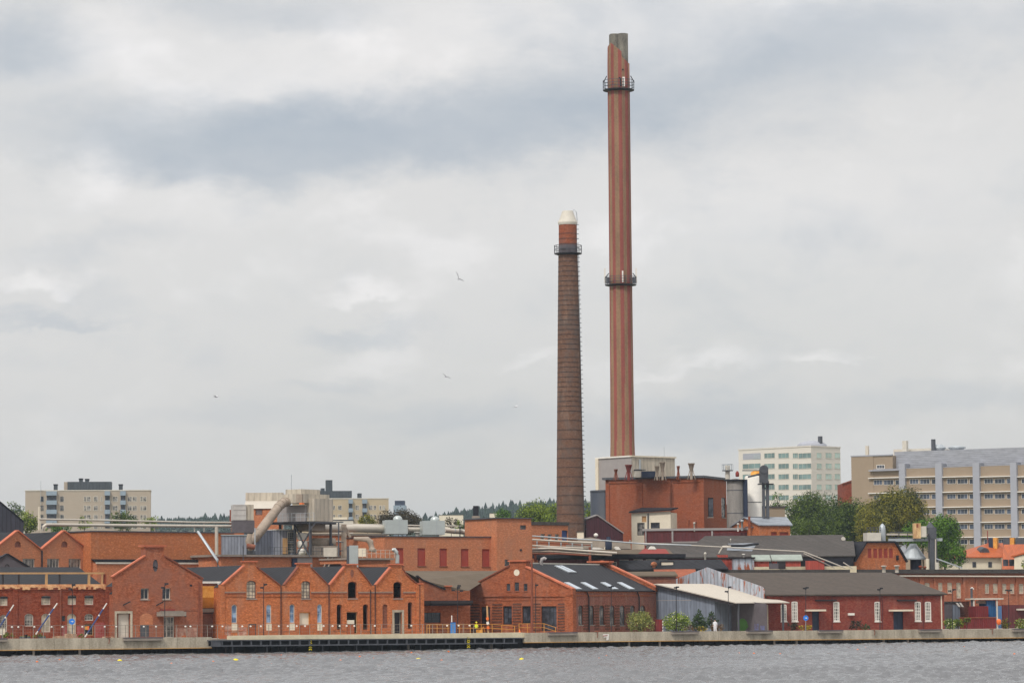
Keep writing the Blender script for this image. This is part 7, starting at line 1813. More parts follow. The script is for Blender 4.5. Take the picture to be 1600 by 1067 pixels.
# ================================================================== SMALL THINGS ON THE QUAY
def blen(px, d, h, name='x'): pass
def shrub(name, label, x0, y0, x1, y1, d, mat, seed, shape='round', nclump=16, group='shrubs along the promenade', dens=1.0, cat='shrub', size=.13):
    p = qplace((x0 + x1) / 2, d)
    return tree(name, label, x0, y0, x1, y1, p.y, mat, seed, cat, group, nclump, size, shape, dens)
shrub('willow_shrub', 'round grey-green willow shrub before the corner workshop', 976, 952, 1024, 990, 8, 'willow', 31, nclump=30, dens=.8)
shrub('elder_shrub', 'white flowering green shrub before the grey shed', 1032, 954, 1080, 990, 8, 'elder', 32, nclump=34, dens=.8)
shrub('conifer_shrub', 'taller dark conifer shrub before the grey shed', 1080, 945, 1105, 988, 7.5, 'pine', 33, 'cone', 26)
shrub('conifer_shrub', 'shorter dark conifer shrub beside the taller one', 1102, 949, 1122, 984, 8, 'pine', 34, 'cone', 20)
shrub('dark_shrub', 'dark green low shrub under the two conifers', 1078, 968, 1108, 988, 7, 'pine', 35, nclump=14)
shrub('flower_bush', 'yellow flowering low bush beneath the conifers', 1087, 977, 1106, 988, 6, 'yflower', 36, nclump=12)
shrub('dry_bush', 'reddish dry bush left of the white dressed person', 1066, 974, 1090, 988, 6, 'dryplant', 37, nclump=12)
shrub('dry_bush', 'reddish dry bush behind the white dressed person', 1104, 970, 1132, 988, 7.5, 'dryplant', 38, nclump=14)
shrub('dark_shrub', 'dark purple-black shrub left of the blue round sign at the red shed', 1228, 969, 1248, 986, 6, 'shrub_dk', 39, nclump=12)
shrub('flower_bush', 'yellow flowering bush under the blue round sign at the red shed', 1246, 974, 1270, 986, 5.5, 'yflower', 40, nclump=14)
shrub('dark_shrub', 'dark purple shrub before the middle of the red shed', 1325, 967, 1350, 985, 6, 'shrub_dk', 41, nclump=14)
shrub('dark_shrub', 'dark green low shrub right of the dark purple one', 1342, 974, 1362, 985, 5.5, 'pine', 42, nclump=10)
shrub('elder_shrub', 'pale flowering shrub at the right corner of the red shed', 1474, 963, 1494, 986, 6, 'elder', 43, nclump=16)
shrub('green_shrub', 'bright green shrub between two pale flowering shrubs', 1488, 964, 1506, 986, 6.5, 'green_lt', 44, nclump=16)
shrub('green_shrub', 'dark green clipped shrub before the red container', 1502, 962, 1518, 978, 8, 'green_dk', 45, nclump=12)
shrub('green_shrub', 'round olive shrub right of the orange buoy', 1562, 962, 1580, 984, 6, 'green_yel', 46, nclump=14)
shrub('elder_shrub', 'pale flowering shrub at the right edge of the picture', 1584, 964, 1612, 986, 5, 'elder', 47, nclump=18)
for i, (x0, x1) in enumerate(((0, 28), (50, 68), (122, 134))):
    shrub('grass_clump', ['wide grass clump at the left end of the quay', 'grass clump at the foot of the second leaning pole', 'small grass clump beside the third leaning pole'][i], x0, 988, x1, 997, 3, 'green_lt', 50 + i, nclump=8, group='grass clumps on the quay', cat='grass clump', size=.10)
for i, (x0, y0, x1, y1) in enumerate(((72, 990, 100, 998), (100, 987, 122, 998), (160, 991, 176, 997))):
    p = qplace((x0 + x1) / 2, 3.5); rr = (x1 - x0) / 2 / FPX * p.y; hh = (y1 - y0) / FPX * p.y * 1.1; rg_ = random.Random(i); mb = MB()
    for j in range(9):
        cx_ = p.x + rg_.uniform(-.7, .7) * rr; s_ = rg_.uniform(.25, .5); mb.raw([(cx_ + s_ * math.cos(a) * rg_.uniform(.7, 1.2), p.y + s_ * math.sin(a), z) for z, s2 in ((p.z, 1), (p.z + hh * rg_.uniform(.4, .9), .6)) for a in (0, 1.5, 3.1, 4.6)], [(0, 1, 5, 4), (1, 2, 6, 5), (2, 3, 7, 6), (3, 0, 4, 7), (4, 5, 6, 7)])
    solo(mb, 'rubble_heap', 'rubble', ['low rubble heap left of the blue sign', 'pale sandy rubble heap under the blue sign', 'dark rubble heap at the workshop corner'][i], 'rubble heap', 'rubble heaps on the quay')

# railing along the left half
rl = thing('railing', 'thin grey mesh railing with small round lamps along the left quay edge', 'railing', qplace(0, .5), q.ang)
inv = (Matrix.Translation(rl.location) @ Matrix.Rotation(q.ang, 4, 'Z')).inverted()
def ru(px): return (inv @ qplace(px, .5)).x
def rz_(px, y): 
    p = qplace(px, .5); return P(px, y, p.y).z - rl.location.z
ytop = lambda px: 976.9 - px * .0032
posts = [-60 + i * 16 for i in range(51)]
for px in posts:
    u = ru(px); MB().box(u - .03, u + .03, -.03, .03, .01, rz_(px, ytop(px))).build('post', 'concrete_dk', rl)
for k, dy in enumerate((0, 5.5, 11)):
    mb = MB()
    for a_, b_ in zip(posts, posts[1:]): mb.bar((ru(a_), -.04, rz_(a_, ytop(a_) + dy)), (ru(b_), -.04, rz_(b_, ytop(b_) + dy)), .04 if k == 0 else .02)
    mb.build('top_rail' if k == 0 else 'wire', 'concrete_dk', rl)
mb = MB()
for i in range(200):
    px = -50 + i * 3.9; mb.bar((ru(px), -.02, .05), (ru(px), -.02, rz_(px, ytop(px))), .008)
mb.build('mesh_infill', 'concrete_dk', rl)
for px in (18, 28, 53, 80, 97, 128, 163, 181, 224, 243, 289, 297, 331, 347, 378, 391, 407, 435, 449, 463, 476, 505, 519, 530, 541, 553, 585, 642, 698, 716, 733):
    u = ru(px); z_ = rz_(px, ytop(px) + 2.4)
    MB().lathe([(.02, z_ - .11), (.13, z_ - .05), (.13, z_ + .05), (.02, z_ + .11)], (u, -.12), 8).build('lamp', 'white', rl)
# yellow building site fences
def yfence(label, pts, posts, d, Y=None):
    p0 = qplace(pts[0][0], d); w = Wd('railing_fence', label, 'fence', p0, 'yellow rail fences')
    def wp(px, py): return P(px, py, qplace(px, d).y)
    for rows in (0, 6):
        for (a_, b_) in zip(pts, pts[1:]): w.part(MB().bar(wp(a_[0], a_[1] + rows), wp(b_[0], b_[1] + rows), .07), 'rail', 'yellow_rail')
    for px, py in posts:
        t_ = wp(px, py); w.part(MB().bar((t_.x, t_.y, GZ - .1), t_, .08), 'post', 'yellow_rail')
yfence('yellow rail fence left of the blue toilet cabin', [(667, 975.4), (702, 975.4)], [(667, 975.4), (671, 975.4), (683, 975.4), (700, 975.4)], 1.5)
yfence('yellow rail fence behind the worker, sloping down at its right end', [(714, 975), (770, 974.8), (805, 977.5)], [(718, 975), (735, 975), (752, 975), (769, 974.8), (784, 976), (804, 977.5)], 3.0)
yfence('yellow rail fence before the corner workshop door', [(811, 974), (850, 973.8), (869, 980)], [(811, 974), (824, 974), (837, 974), (850, 973.8), (868, 980)], 4.0)
# blue cabin / drum
p = qplace(708, 3.2); k = p.y / FPX
w = Wd('site_toilet', 'bright blue site cabin behind the yellow fence', 'cabin', p)
w.part(MB().box(p.x - 4.0 * k, p.x + 4.0 * k, p.y - .3, p.y + .5, p.z + .12, P(708, 972.5, p.y).z), 'body', 'blue'); w.part(MB().box(p.x - 4.3 * k, p.x + 4.3 * k, p.y - .35, p.y + .55, p.z, p.z + .118), 'base', 'white')
w.part(MB().box(p.x - 4.1 * k, p.x + 4.1 * k, p.y - .34, p.y + .54, P(708, 972.5, p.y).z + .002, P(708, 971.3, p.y).z), 'roof', 'poleblue')
p = qplace(706, 9); solo(MB().bar((p.x, p.y, p.z), (p.x, p.y, P(706, 961, p.y).z), .12), 'white_pole', 'white', 'short white pole standing above the blue site cabin', 'pole')
# small yellow machine
p = qplace(750, 3.5); k = p.y / FPX; w = Wd('mini_excavator', 'small orange-yellow machine beside the worker', 'machine', p)
w.part(MB().box(p.x - 6 * k, p.x + 4 * k, p.y - .5, p.y + .6, p.z + .35, P(750, 983, p.y).z), 'body', 'yellow'); w.part(MB().box(p.x - 5.5 * k, p.x + 5 * k, p.y - .6, p.y - .3, p.z, p.z + .34), 'track', 'black'); w.part(MB().box(p.x - 5.5 * k, p.x + 5 * k, p.y + .4, p.y + .7, p.z, p.z + .34), 'track', 'black')
w.part(MB().tube([(p.x + 2 * k, p.y, p.z + .7), (p.x + 5.5 * k, p.y, P(750, 979, p.y).z), (p.x + 7.5 * k, p.y, p.z + .4)], [.12, .1, .08], 6), 'arm', 'yellow_rail')
w.part(MB().tube([(p.x + 7.5 * k, p.y - .2, p.z + .4), (p.x + 7.9 * k, p.y - .2, p.z + .1)], .16, 6), 'bucket', 'steel_dk')
p = qplace(763, 3.0); w = Wd('road_cone_post', 'tall wooden post wrapped in red and white tape by the worker', 'post', p)
w.part(MB().bar((p.x, p.y, p.z), P(761, 946, p.y), .22), 'post', 'timber')
for i in range(3): w.part(MB().bar(P(761.3 + i * .5, 964 + i * 7, p.y - .15), P(762 + i * .5, 968 + i * 7, p.y - .15), .34), 'tape', 'orange' if i % 2 == 0 else 'white')
p = qplace(812, 3); solo(MB().lathe([(.28, p.z), (.28, p.z + .06), (.2, p.z + .08), (.05, p.z + .75)], (p.x, p.y), 10), 'traffic_cone', 'orange', 'orange traffic cone at the left post of the workshop fence', 'traffic cone')
p = qplace(787, 2.5); solo(MB().box(p.x - .45, p.x + .3, p.y, p.y + .4, p.z, p.z + .22).box(p.x - .1, p.x + .25, p.y + .05, p.y + .35, p.z + .221, p.z + .34), 'tool_case', 'poleblue', 'small blue-grey tool case below the sloping yellow rail', 'case')

# leaning blue and white poles
for i, (x0, y0, x1, y1, lab) in enumerate(((-14, 1000, 21.5, 944.5, 'leftmost leaning blue pole with a white tip'), (56, 990.5, 89.5, 942, 'leaning blue pole left of the round blue sign'), (133, 994.5, 167, 942, 'leaning blue pole right of the round blue sign'))):
    p0 = qplace(x0, 2.0); A_ = P(x0, y0, p0.y); B_ = P(x1, y1, p0.y); A_.z = max(A_.z, GZ + .02)
    w = Wd('leaning_pole', lab, 'pole', A_, 'leaning blue poles')
    w.part(MB().tube([A_, A_.lerp(B_, .10)], .08, 8), 'foot', 'white'); w.part(MB().tube([A_.lerp(B_, .1), A_.lerp(B_, .83)], .09, 8), 'shaft', 'poleblue')
    w.part(MB().tube([A_.lerp(B_, .83), B_], .075, 8), 'tip', 'white'); w.part(MB().tube([A_.lerp(B_, .62), A_.lerp(B_, .66)], .10, 8), 'band', 'white')
# street lamps
def lamp(label, px, ytop_, d, heads, base=0, mat='steel_black', r=.045):
    p = qplace(px, d); t_ = P(px, ytop_, p.y); w = Wd('street_lamp', label, 'street lamp', p, 'thin dark lamp posts on the promenade')
    w.part(MB().tube([p, (t_.x, p.y, t_.z)], [r * 1.3, r * .8], 6), 'pole', mat)
    for i, (dx_, dy_) in enumerate(heads):
        e = P(px + dx_, ytop_ + dy_, p.y); s_ = Vector((t_.x, p.y, e.z - .25)); w.part(MB().bar(s_, (e.x, p.y, e.z), .06), 'arm', mat)
        w.part(MB().box(e.x - .22, e.x + .22, p.y - .15, p.y + .15, e.z - .08, e.z + .12), 'head', mat)
lamp('lamp post rising behind the round blue sign at the deep red workshop', 113, 911, 4, ((-3, 9), (2, 3)))
lamp('lamp post before the grey canopy of the gable house', 257.5, 910, 4, ((3, 2), (-3, 8)))
lamp('lamp post before the first gable of the four gable hall', 412, 910, 4, ((3, 3), (-2.5, 8)))
lamp('lamp post before the low link with several lamp heads', 715, 914, 4, ((-7, 8), (1.5, 4), (6, 9), (2.5, 1)))
lamp('thick rusty brown post cutting across the corner workshop gable', 831, 874, 3, (), mat='coping_dk', r=.14)
lamp('thin lamp post just right of the thick rusty brown post', 837, 910, 4, ((1.5, 4),))
lamp('lamp post before the side wall of the corner workshop', 955, 914, 4, ((2, 2), (-2, 3)))
lamp('lamp post rising out of the white flowering shrub', 1057, 916, 4, ((1.5, 1), (-1.5, 2)))
lamp('lamp post before the open dark bay of the grey shed', 1138, 916, 4, ((2, 1), (-3, 8)))
lamp('lamp post at the left door of the red shed', 1259, 917, 4, ((2, 1), (-2, 2)))
lamp('lamp post left of the wide navy door of the red shed', 1375, 918, 4, ((2, 1), (-2, 3)))
lamp('lamp post at the right roof corner of the red shed', 1488, 920, 4, ((3, 1), (-4, 3)))
lamp('lamp post before the blue container at right', 1576, 921, 4, ((3, 1), (-3, 1)))
# round blue signs
for px, py, lab in ((112.5, 970.5, 'round blue sign before the deep red workshop'), (1259, 965, 'round blue sign before the red shed door')):
    p = qplace(px, 3.4); c = P(px, py, p.y); w = Wd('round_sign', lab, 'road sign', p, 'round blue road signs')
    w.part(MB().tube([p, (c.x, p.y, c.z)], .035, 6), 'post', 'steel_grey')
    w.part(MB().tube([(c.x, p.y - .08, c.z), (c.x, p.y - .04, c.z)], .36, 20), 'disc', 'signblue')
    mb = MB(); mb.box(c.x - .14, c.x + .06, p.y - .095, p.y - .085, c.z - .03, c.z + .03); mb.raw([(c.x + .05, p.y - .09, c.z - .1), (c.x + .2, p.y - .09, c.z), (c.x + .05, p.y - .09, c.z + .1)], [(0, 1, 2)])
    w.part(mb, 'arrow', 'white')
# white information board at far left
p = qplace(5, 3); w = Wd('info_board', 'cream notice board with grey lines at the left edge', 'notice board', p)
a_ = P(-3, 981.5, p.y); b_ = P(8, 991.5, p.y); w.part(MB().box(a_.x, b_.x, p.y - .05, p.y, b_.z, a_.z), 'board', 'cream'); 
for i in range(3): w.part(MB().box(a_.x + .1, b_.x - .25, p.y - .06, p.y - .052, a_.z - .18 - i * .22, a_.z - .12 - i * .22), 'text_line', 'steel_grey')
w.part(MB().box((a_.x + b_.x) / 2 - .05, (a_.x + b_.x) / 2 + .05, p.y + .002, p.y + .06, p.z, b_.z + .2), 'post', 'steel_dk')
for i, (px, lab) in enumerate(((40.5, 'short black bollard near the left end of the quay'),)):
    p = qplace(px, 2); solo(MB().lathe([(.14, p.z), (.14, p.z + .65), (.2, p.z + .7), (.2, p.z + .8)], (p.x, p.y), 10), 'bollard', 'black', lab, 'bollard')
# timber benches let into the quay edge
proto = None
for i, (x0, x1, lab) in enumerate(((-28, 10, 'grey timber bench on the quay edge at the left end'), (192, 253, 'long grey timber bench on the quay edge below the gable house'), (468, 496, 'brown bench on the jetty by the cream shutter door'), (855, 900, 'grey bench on the quay edge below the workshop corner'),
        (1048, 1090, 'grey bench on the quay edge below the flowering shrub'), (1166, 1205, 'grey bench on the quay edge below the open shed bay'), (1277, 1315, 'grey bench on the quay edge below the left half of the red shed'), (1435, 1469, 'grey bench on the quay edge below the right corner of the red shed'), (1581, 1620, 'grey bench on the quay edge at the right end'))):
    a0, zt = q.pt('F', Q, x0, fT(x0 + 1) - .6); a1, _z = q.pt('F', Q, x1, fT(x1) - .6); zt = qtop((x0 + x1) / 2)[1]
    w = thing('quay_bench', lab, 'bench', q.o.matrix_basis @ Vector(((a0 + a1) / 2, -.2, zt - .35)), q.ang, 'timber benches let into the quay edge')
    L2 = (a1 - a0) / 2
    for k in range(3): MB().box(-L2, L2, -.25 + k * .24, -.03 + k * .24, .28, .40).build('slat', 'dkgrey' if i != 2 else 'brick_brown', w)
    MB().box(-L2, L2, -.22, .19, 0, .277).build('front_board', 'concrete_dk', w)
# mark on the quay face
a0, z0, a1, z1 = q.rect('F', R2, (862, 800, 914, 852)); w = thing('painted_mark', 'white sign with a red slanted mark on the quay face', 'sign', q.o.matrix_basis @ Vector(((a0 + a1) / 2, -.03, z0)), q.ang)
hw = (a1 - a0) / 2; hh = z1 - z0
MB().prism([(-hw * .7, hh * .45), (hw, hh * .55), (hw, hh), (-hw, hh)], lambda a, d, z: (a, d, z), -.02, .0).build('upper_stroke', 'white', w); MB().prism([(hw * .1, 0), (hw * .8, 0), (hw, hh * .52), (hw * .2, hh * .5)], lambda a, d, z: (a, d, z), -.02, 0).build('lower_stroke', 'white', w)
MB().prism([(-hw * .8, hh * .62), (hw * .5, hh * .70), (hw * .5, hh * .82), (-hw * .9, hh * .76)], lambda a, d, z: (a, d, z), -.035, -.021).build('red_stroke', 'redwin', w)
mb = MB(); 
# rusty ladder-chains on the quay
for i, (px, lab) in enumerate(((169, 'rusty chain bundle hanging on the quay below the workshop corner'), (932, 'rusty bollard chain on the quay before the willow shrub'), (1365, 'rusty stain chain on the quay before the red shed'), (1549, 'rusty chain on the quay below the orange buoy'))):
    a_, zt = qtop(px); c = q.o.matrix_basis @ Vector((a_, -.08, 0)); mb = MB(); rg_ = random.Random(i)
    mb.tube([(c.x - .3, c.y, zt + .06), (c.x, c.y - .05, zt + .1), (c.x + .3, c.y, zt + .05)], .07, 5); mb.tube([(c.x + .05, c.y, zt + .05), (c.x + .12, c.y - .05, zt - .35), (c.x + .05, c.y, zt - .7)], .05, 5)
    solo(mb, 'mooring_chain', 'coping_dk', lab, 'chain', 'mooring chains on the quay')

# right end: containers, shelter
b = Bld('grey_side_shed', 'grey boarded lean-to with slanted white skylights right of the red shed', 'shed', 1472.5, DQ(1472) + 26, 1500, DQ(1500) + 26)
H = b.pt('F', Z2, 250, 328)[1]; MB().box(0, b.L, 0, 6, 0, H).build('wall', 'dkgrey', b.o)
MB().box(b.pt('F', Z2, 300, 400)[0], b.L - .02, -.12, -.003, 0, H - .4).build('door', 'bluegrey_rib', b.o)
for dx_ in (0, 55): 
    p1_ = b.pt('F', Z2, 335 + dx_, 335); p2_ = b.pt('F', Z2, 415 + dx_, 402); MB().prism([(p1_[0], p1_[1]), (p1_[0] + .35, p1_[1]), (p2_[0], p2_[1]), (p2_[0] - .35, p2_[1])], lambda a, d, z: (a, d, z), -.35, -.2).build('skylight', 'white', b.o)
MB().box(-.1, b.L + .1, -.15, 6.1, H + .002, H + .15).build('roof', 'roof_grey', b.o)
b = Bld('banded_brick_wall', 'brown banded brick wall behind the small clipped shrubs', 'wall', 1500.3, DQ(1500) + 27, 1515.5, DQ(1515) + 27)
mb = MB(); Hw = b.pt('F', Z2, 500, 322)[1]; mb.box(0, b.L, 0, .5, 0, Hw)
for k in range(8): b.bx(mb, 'F', Z2, (425, 345 + k * 28, 580, 356 + k * 28), -.08, 0)
mb.build('wall', 'brick_side', b.o); MB().box(-.1, b.L + .1, -.1, .6, Hw + .002, Hw + .12).build('coping', 'coping_dk', b.o)
b = pbox('container', 'dark red container standing low behind the clipped shrubs', 'container', Z2, (560, 590, 1030, 775), DQ(1534) + 14, 2.4, 'contred', 22, GZ, 'containers at the right end', 'coping_dk')
b = pbox('container', 'deep red inner container seen through the white framed shelter', 'container', Z2, (690, 390, 905, 640), DQ(1535) + 20, 2.4, 'contred', 18, GZ, 'containers at the right end')
b = pbox('container', 'blue container behind the white framed shelter', 'container', Z2, (880, 290, 1030, 640), DQ(1550) + 21, 2.6, 'contblue', 18, GZ, 'containers at the right end')
b = pbox('container', 'lighter blue container right of the shelter post', 'container', Z2, (1062, 388, 1155, 640), DQ(1562) + 20, 2.4, plain('light_blue_container', sr(84, 120, 164), .6, .1), 18, GZ, 'containers at the right end')
w = Wd('open_shelter', 'white framed open shelter over red and blue containers', 'shelter', qplace(1522, 17))
Ysh = qplace(1540, 17).y
w.part(MB().box(PK(Z2, 590, 262, Ysh).x, PK(Z2, 1145, 262, Ysh).x, Ysh - .5, Ysh + 5, PK(Z2, 800, 280, Ysh).z, PK(Z2, 800, 258, Ysh).z), 'roof', 'offwhite')
for x in (655, 1040): w.part(MB().box(PK(Z2, x - 12, 400, Ysh).x, PK(Z2, x + 12, 400, Ysh).x, Ysh - .3, Ysh - .05, GZ, PK(Z2, x, 282, Ysh).z), 'post', 'offwhite')
w.part(MB().box(PK(Z2, 640, 400, Ysh).x, PK(Z2, 1040, 400, Ysh).x, Ysh - .25, Ysh - .1, PK(Z2, 800, 583, Ysh).z, PK(Z2, 800, 572, Ysh).z), 'rail', 'offwhite')
w.part(MB().bar(PK(Z2, 618, 90, Ysh), (PK(Z2, 618, 90, Ysh).x, Ysh, GZ), .3), 'tall_post', 'steel_dk'); w.part(MB().tube([PK(Z2, 600, 95, Ysh), PK(Z2, 630, 80, Ysh), PK(Z2, 655, 110, Ysh)], .09, 6), 'bent_top', 'white')
w.part(MB().box(PK(Z2, 700, 300, Ysh).x, PK(Z2, 960, 300, Ysh).x, Ysh + .3, Ysh + .5, PK(Z2, 800, 345, Ysh).z, PK(Z2, 800, 300, Ysh).z), 'valance', 'duct_tan')
b = pbox('boarded_fence', 'long maroon boarded fence at the right edge', 'fence', Z2, (1150, 368, 1700, 775), DQ(1590) + 16, .4, 'maroon', 20, GZ)
MB().box(b.pt('F', Z2, 1365, 400)[0], b.L, -1.2, -.003, b.pt('F', Z2, 1400, 460)[1], b.pt('F', Z2, 1400, 432)[1]).build('ledge', 'offwhite', b.o)
p = qplace(1559, 5); k = p.y / FPX; w = Wd('orange_buoy', 'faded orange buoy hanging on a pale post at the right', 'buoy', p)
w.part(MB().bar(p, P(1558, 962, p.y), .14), 'post', 'offwhite'); c = P(1560, 971, p.y); w.part(MB().lathe([(.05, c.z - .45), (.3, c.z - .3), (.36, c.z), (.3, c.z + .3), (.05, c.z + .42)], (c.x, c.y - .4), 12), 'float', 'orange')
b = pbox('maroon_post', 'short maroon cabinet between the willow and the flowering shrub', 'cabinet', Y6, (170, 425, 285, 645), qplace(1030, 7).y, .5, 'contred', 10, GZ)
for k in range(4): MB().box(b.L + .01, b.L + .12, .0, .2, .25 + k * .4, .42 + k * .4).build('hinge', 'white', b.o)

# ---- people: one continuous skinned body with clothes over it
def person(px, py_top, d, label, vest, pants, legs_cover='trousers', hat=None, arms='down', h=1.74):
    p = qplace(px, d); w = thing('person', label, 'person', p, math.radians(-8), 'people on the promenade')
    pts = {}; V = []; E = []; R_ = []
    def v(name, co, r, parent=None):
        pts[name] = len(V); V.append(co); R_.append(r)
        if parent: E.append((pts[parent], pts[name]))
    v('pelvis', (0, 0, .96), (.15, .11)); v('waist', (0, 0, 1.08), (.135, .10), 'pelvis'); v('chest', (0, 0.0, 1.30), (.165, .12), 'waist'); v('neck0', (0, .0, 1.46), (.075, .07), 'chest')
    v('neck', (0, -.01, 1.52), (.055, .055), 'neck0'); v('head0', (0, -.02, 1.585), (.07, .08), 'neck'); v('head', (0, -.02, 1.655), (.078, .095), 'head0'); v('headtop', (0, -.01, 1.715), (.055, .065), 'head')
    v('nose', (0, -.12, 1.63), (.014, .016), 'head')
    for s, n_ in ((-1, 'l'), (1, 'r')):
        v('sh' + n_, (s * .18, 0, 1.41), (.065, .065), 'chest'); 
        if arms == 'down': el, wr = (s * .25, .02, 1.13), (s * .27, -.08, .90)
        else: el, wr = (s * .24, -.05, 1.13), (s * .10, -.32, 1.08)
        v('el' + n_, el, (.045, .045), 'sh' + n_); v('wr' + n_, wr, (.030, .030), 'el' + n_)
        dv = (Vector(wr) - Vector(el)).normalized(); pc_ = Vector(wr) + dv * .07; v('pa' + n_, tuple(pc_), (.022, .040), 'wr' + n_)
        for j in range(4):
            off = Vector((0, -.03 + .02 * j, 0)); f1 = pc_ + off + dv * .05; f2 = f1 + dv * (.03 + .008 * (1.5 - abs(j - 1.5))) + Vector((-s * .015, 0, 0))
            v('f%s%d' % (n_, j), tuple(f1), (.009, .009), 'pa' + n_); v('g%s%d' % (n_, j), tuple(f2), (.008, .008), 'f%s%d' % (n_, j))
        th = Vector(wr) + dv * .03 + Vector((0, -.05, 0)); v('t' + n_, tuple(th), (.010, .010), 'wr' + n_); v('u' + n_, tuple(th + dv * .03 + Vector((0, -.01, 0))), (.009, .009), 't' + n_)
        v('ear' + n_, (s * .082, -.01, 1.63), (.010, .018), 'head')
        v('hip' + n_, (s * .10, 0, .88), (.095, .10), 'pelvis'); v('kn' + n_, (s * .11, -.02, .50), (.060, .065), 'hip' + n_); v('an' + n_, (s * .12, .02, .09), (.040, .045), 'kn' + n_); v('to' + n_, (s * .13, -.14, .035), (.040, .032), 'an' + n_)
    me = bpy.data.meshes.new('body'); me.from_pydata(V, E, []); me.materials.append(M['skin'])
    o = bpy.data.objects.new('body', me); COL.objects.link(o); o.parent = w
    sk = o.modifiers.new('skin', 'SKIN'); sk.use_smooth_shade = True
    for i, r in enumerate(R_): me.skin_vertices[0].data[i].radius = r
    me.skin_vertices[0].data[0].use_root = True
    ss = o.modifiers.new('sub', 'SUBSURF'); ss.levels = 1; ss.render_levels = 1
    jt_ = MB()
    def ell(mb, c, rx, ry): pass
    mb = MB(); rings = [(1.50, .07, .07), (1.45, .17, .11), (1.36, .215, .145), (1.2, .20, .145), (1.05, .185, .14), (.90, .20, .15)]
    vs = [(rx * math.cos(k * .5236), ry * math.sin(k * .5236), z) for z, rx, ry in rings for k in range(12)]
    mb.raw(vs, [(i * 12 + k, i * 12 + (k + 1) % 12, (i + 1) * 12 + (k + 1) % 12, (i + 1) * 12 + k) for i in range(len(rings) - 1) for k in range(12)], True)
    for n_ in 'lr': mb.tube([V[pts['sh' + n_]], V[pts['el' + n_]], V[pts['wr' + n_]]], [.085, .062, .045], 8)
    mb.build('jacket' if vest == 'hivis' else 'shirt', vest, w)
    mb = MB()
    for n_ in 'lr': mb.tube([V[pts['hip' + n_]], V[pts['kn' + n_]], V[pts['an' + n_]]], [.125, .09, .075], 8)
    mb.box(-.17, .17, -.12, .12, .86, .97); mb.build('trousers', pants, w)
    for n_ in 'lr': a_ = V[pts['an' + n_]]; MB().box(a_[0] - .05, a_[0] + .05, a_[1] - .20, a_[1] + .06, 0, .09).build('shoe', 'black', w)
    if hat: MB().lathe([(.14, 1.66), (.125, 1.67), (.12, 1.72), (.09, 1.77), (.02, 1.79)], (0, -.01), 12).build('helmet', hat, w)
    else: MB().lathe([(.09, 1.56), (.105, 1.62), (.105, 1.69), (.07, 1.745), (.02, 1.76)], (0, .012), 12).build('hair', 'hair', w)
person(744.5, 968, 4.6, 'worker in a bright yellow high-visibility jacket and helmet behind the fence', 'hivis', 'trousers', hat='yellow_bright', arms='fwd')
person(1117.5, 974, 3.2, 'dark-haired person in white clothes before the open grey shed', 'shirt', 'shirt')

# ---- gulls
def gull(label, px, py, Y, span, roll, lift, rz):
    c = P(px, py, Y); w = thing('gull', label, 'bird', c, rz, 'gulls in the sky'); w.rotation_euler = (0, roll, rz)
    MB().tube([(0, -.28, .0), (0, -.2, .02), (0, 0, .03), (0, .2, .01), (0, .34, -.01)], [.02, .06, .085, .05, .015], 8).build('body', 'gull', w)
    MB().raw([(-.05, .28, 0), (.05, .28, 0), (.09, .45, -.01), (-.09, .45, -.01)], [(0, 1, 2, 3)]).build('tail', 'gull', w)
    for s in (-1, 1):
        h = span / 2; l = lift[0 if s < 0 else 1]
        vs = [(s * .05, -.10, .03), (s * .05, .12, .03), (s * h * .5, -.14, .03 + l * .6), (s * h * .5, .08, .03 + l * .6), (s * h * .82, -.04, .03 + l * .9), (s * h * .82, .08, .03 + l * .9)]
        vs += [(x, y, z - .02) for x, y, z in vs]
        wg = MB().raw(vs, [(0, 1, 3, 2), (2, 3, 5, 4), (6, 8, 9, 7), (8, 10, 11, 9), (0, 2, 8, 6), (2, 4, 10, 8), (1, 7, 9, 3), (3, 9, 11, 5), (4, 5, 11, 10)]).build('wing', 'gull', w)
        MB().raw([(s * h * .82, -.04, .032 + l * .9), (s * h * .82, .08, .032 + l * .9), (s * h, .07, .03 + l), (s * h * .82, .0, .0 + l * .9)], [(0, 1, 2), (0, 2, 3), (1, 3, 2)]).build('wing_tip', 'gull_tip', wg)
gull('gull with one wing raised high, upper one left of the old stack', 717.5, 436, 300, 1.05, .3, (.55, -.05), .3)
gull('gull banking steeply in the middle of the sky', 697, 588, 290, .9, .55, (.05, .05), .2)
gull('dark gull low over the left half', 338, 620, 280, .6, 0, (.10, .05), .6)
gull('small gull just left of the old brick stack', 806, 636, 320, .7, -.35, (.05, .12), .5)
w_ = pbox('roof_cowl_bent', 'grey hunched cowl on the ridge of the corner workshop', 'roof cowl', R2, (342, 215, 362, 232), 434, .3, 'grey_sheet', 0)
MB().tube([(.2, .15, .0), (.15, .15, .5), (.25, .15, .85), (.55, .15, 1.0), (.8, .15, .85)], [.2, .24, .26, .24, .2], 8).build('hood', 'grey_sheet', w_.o)
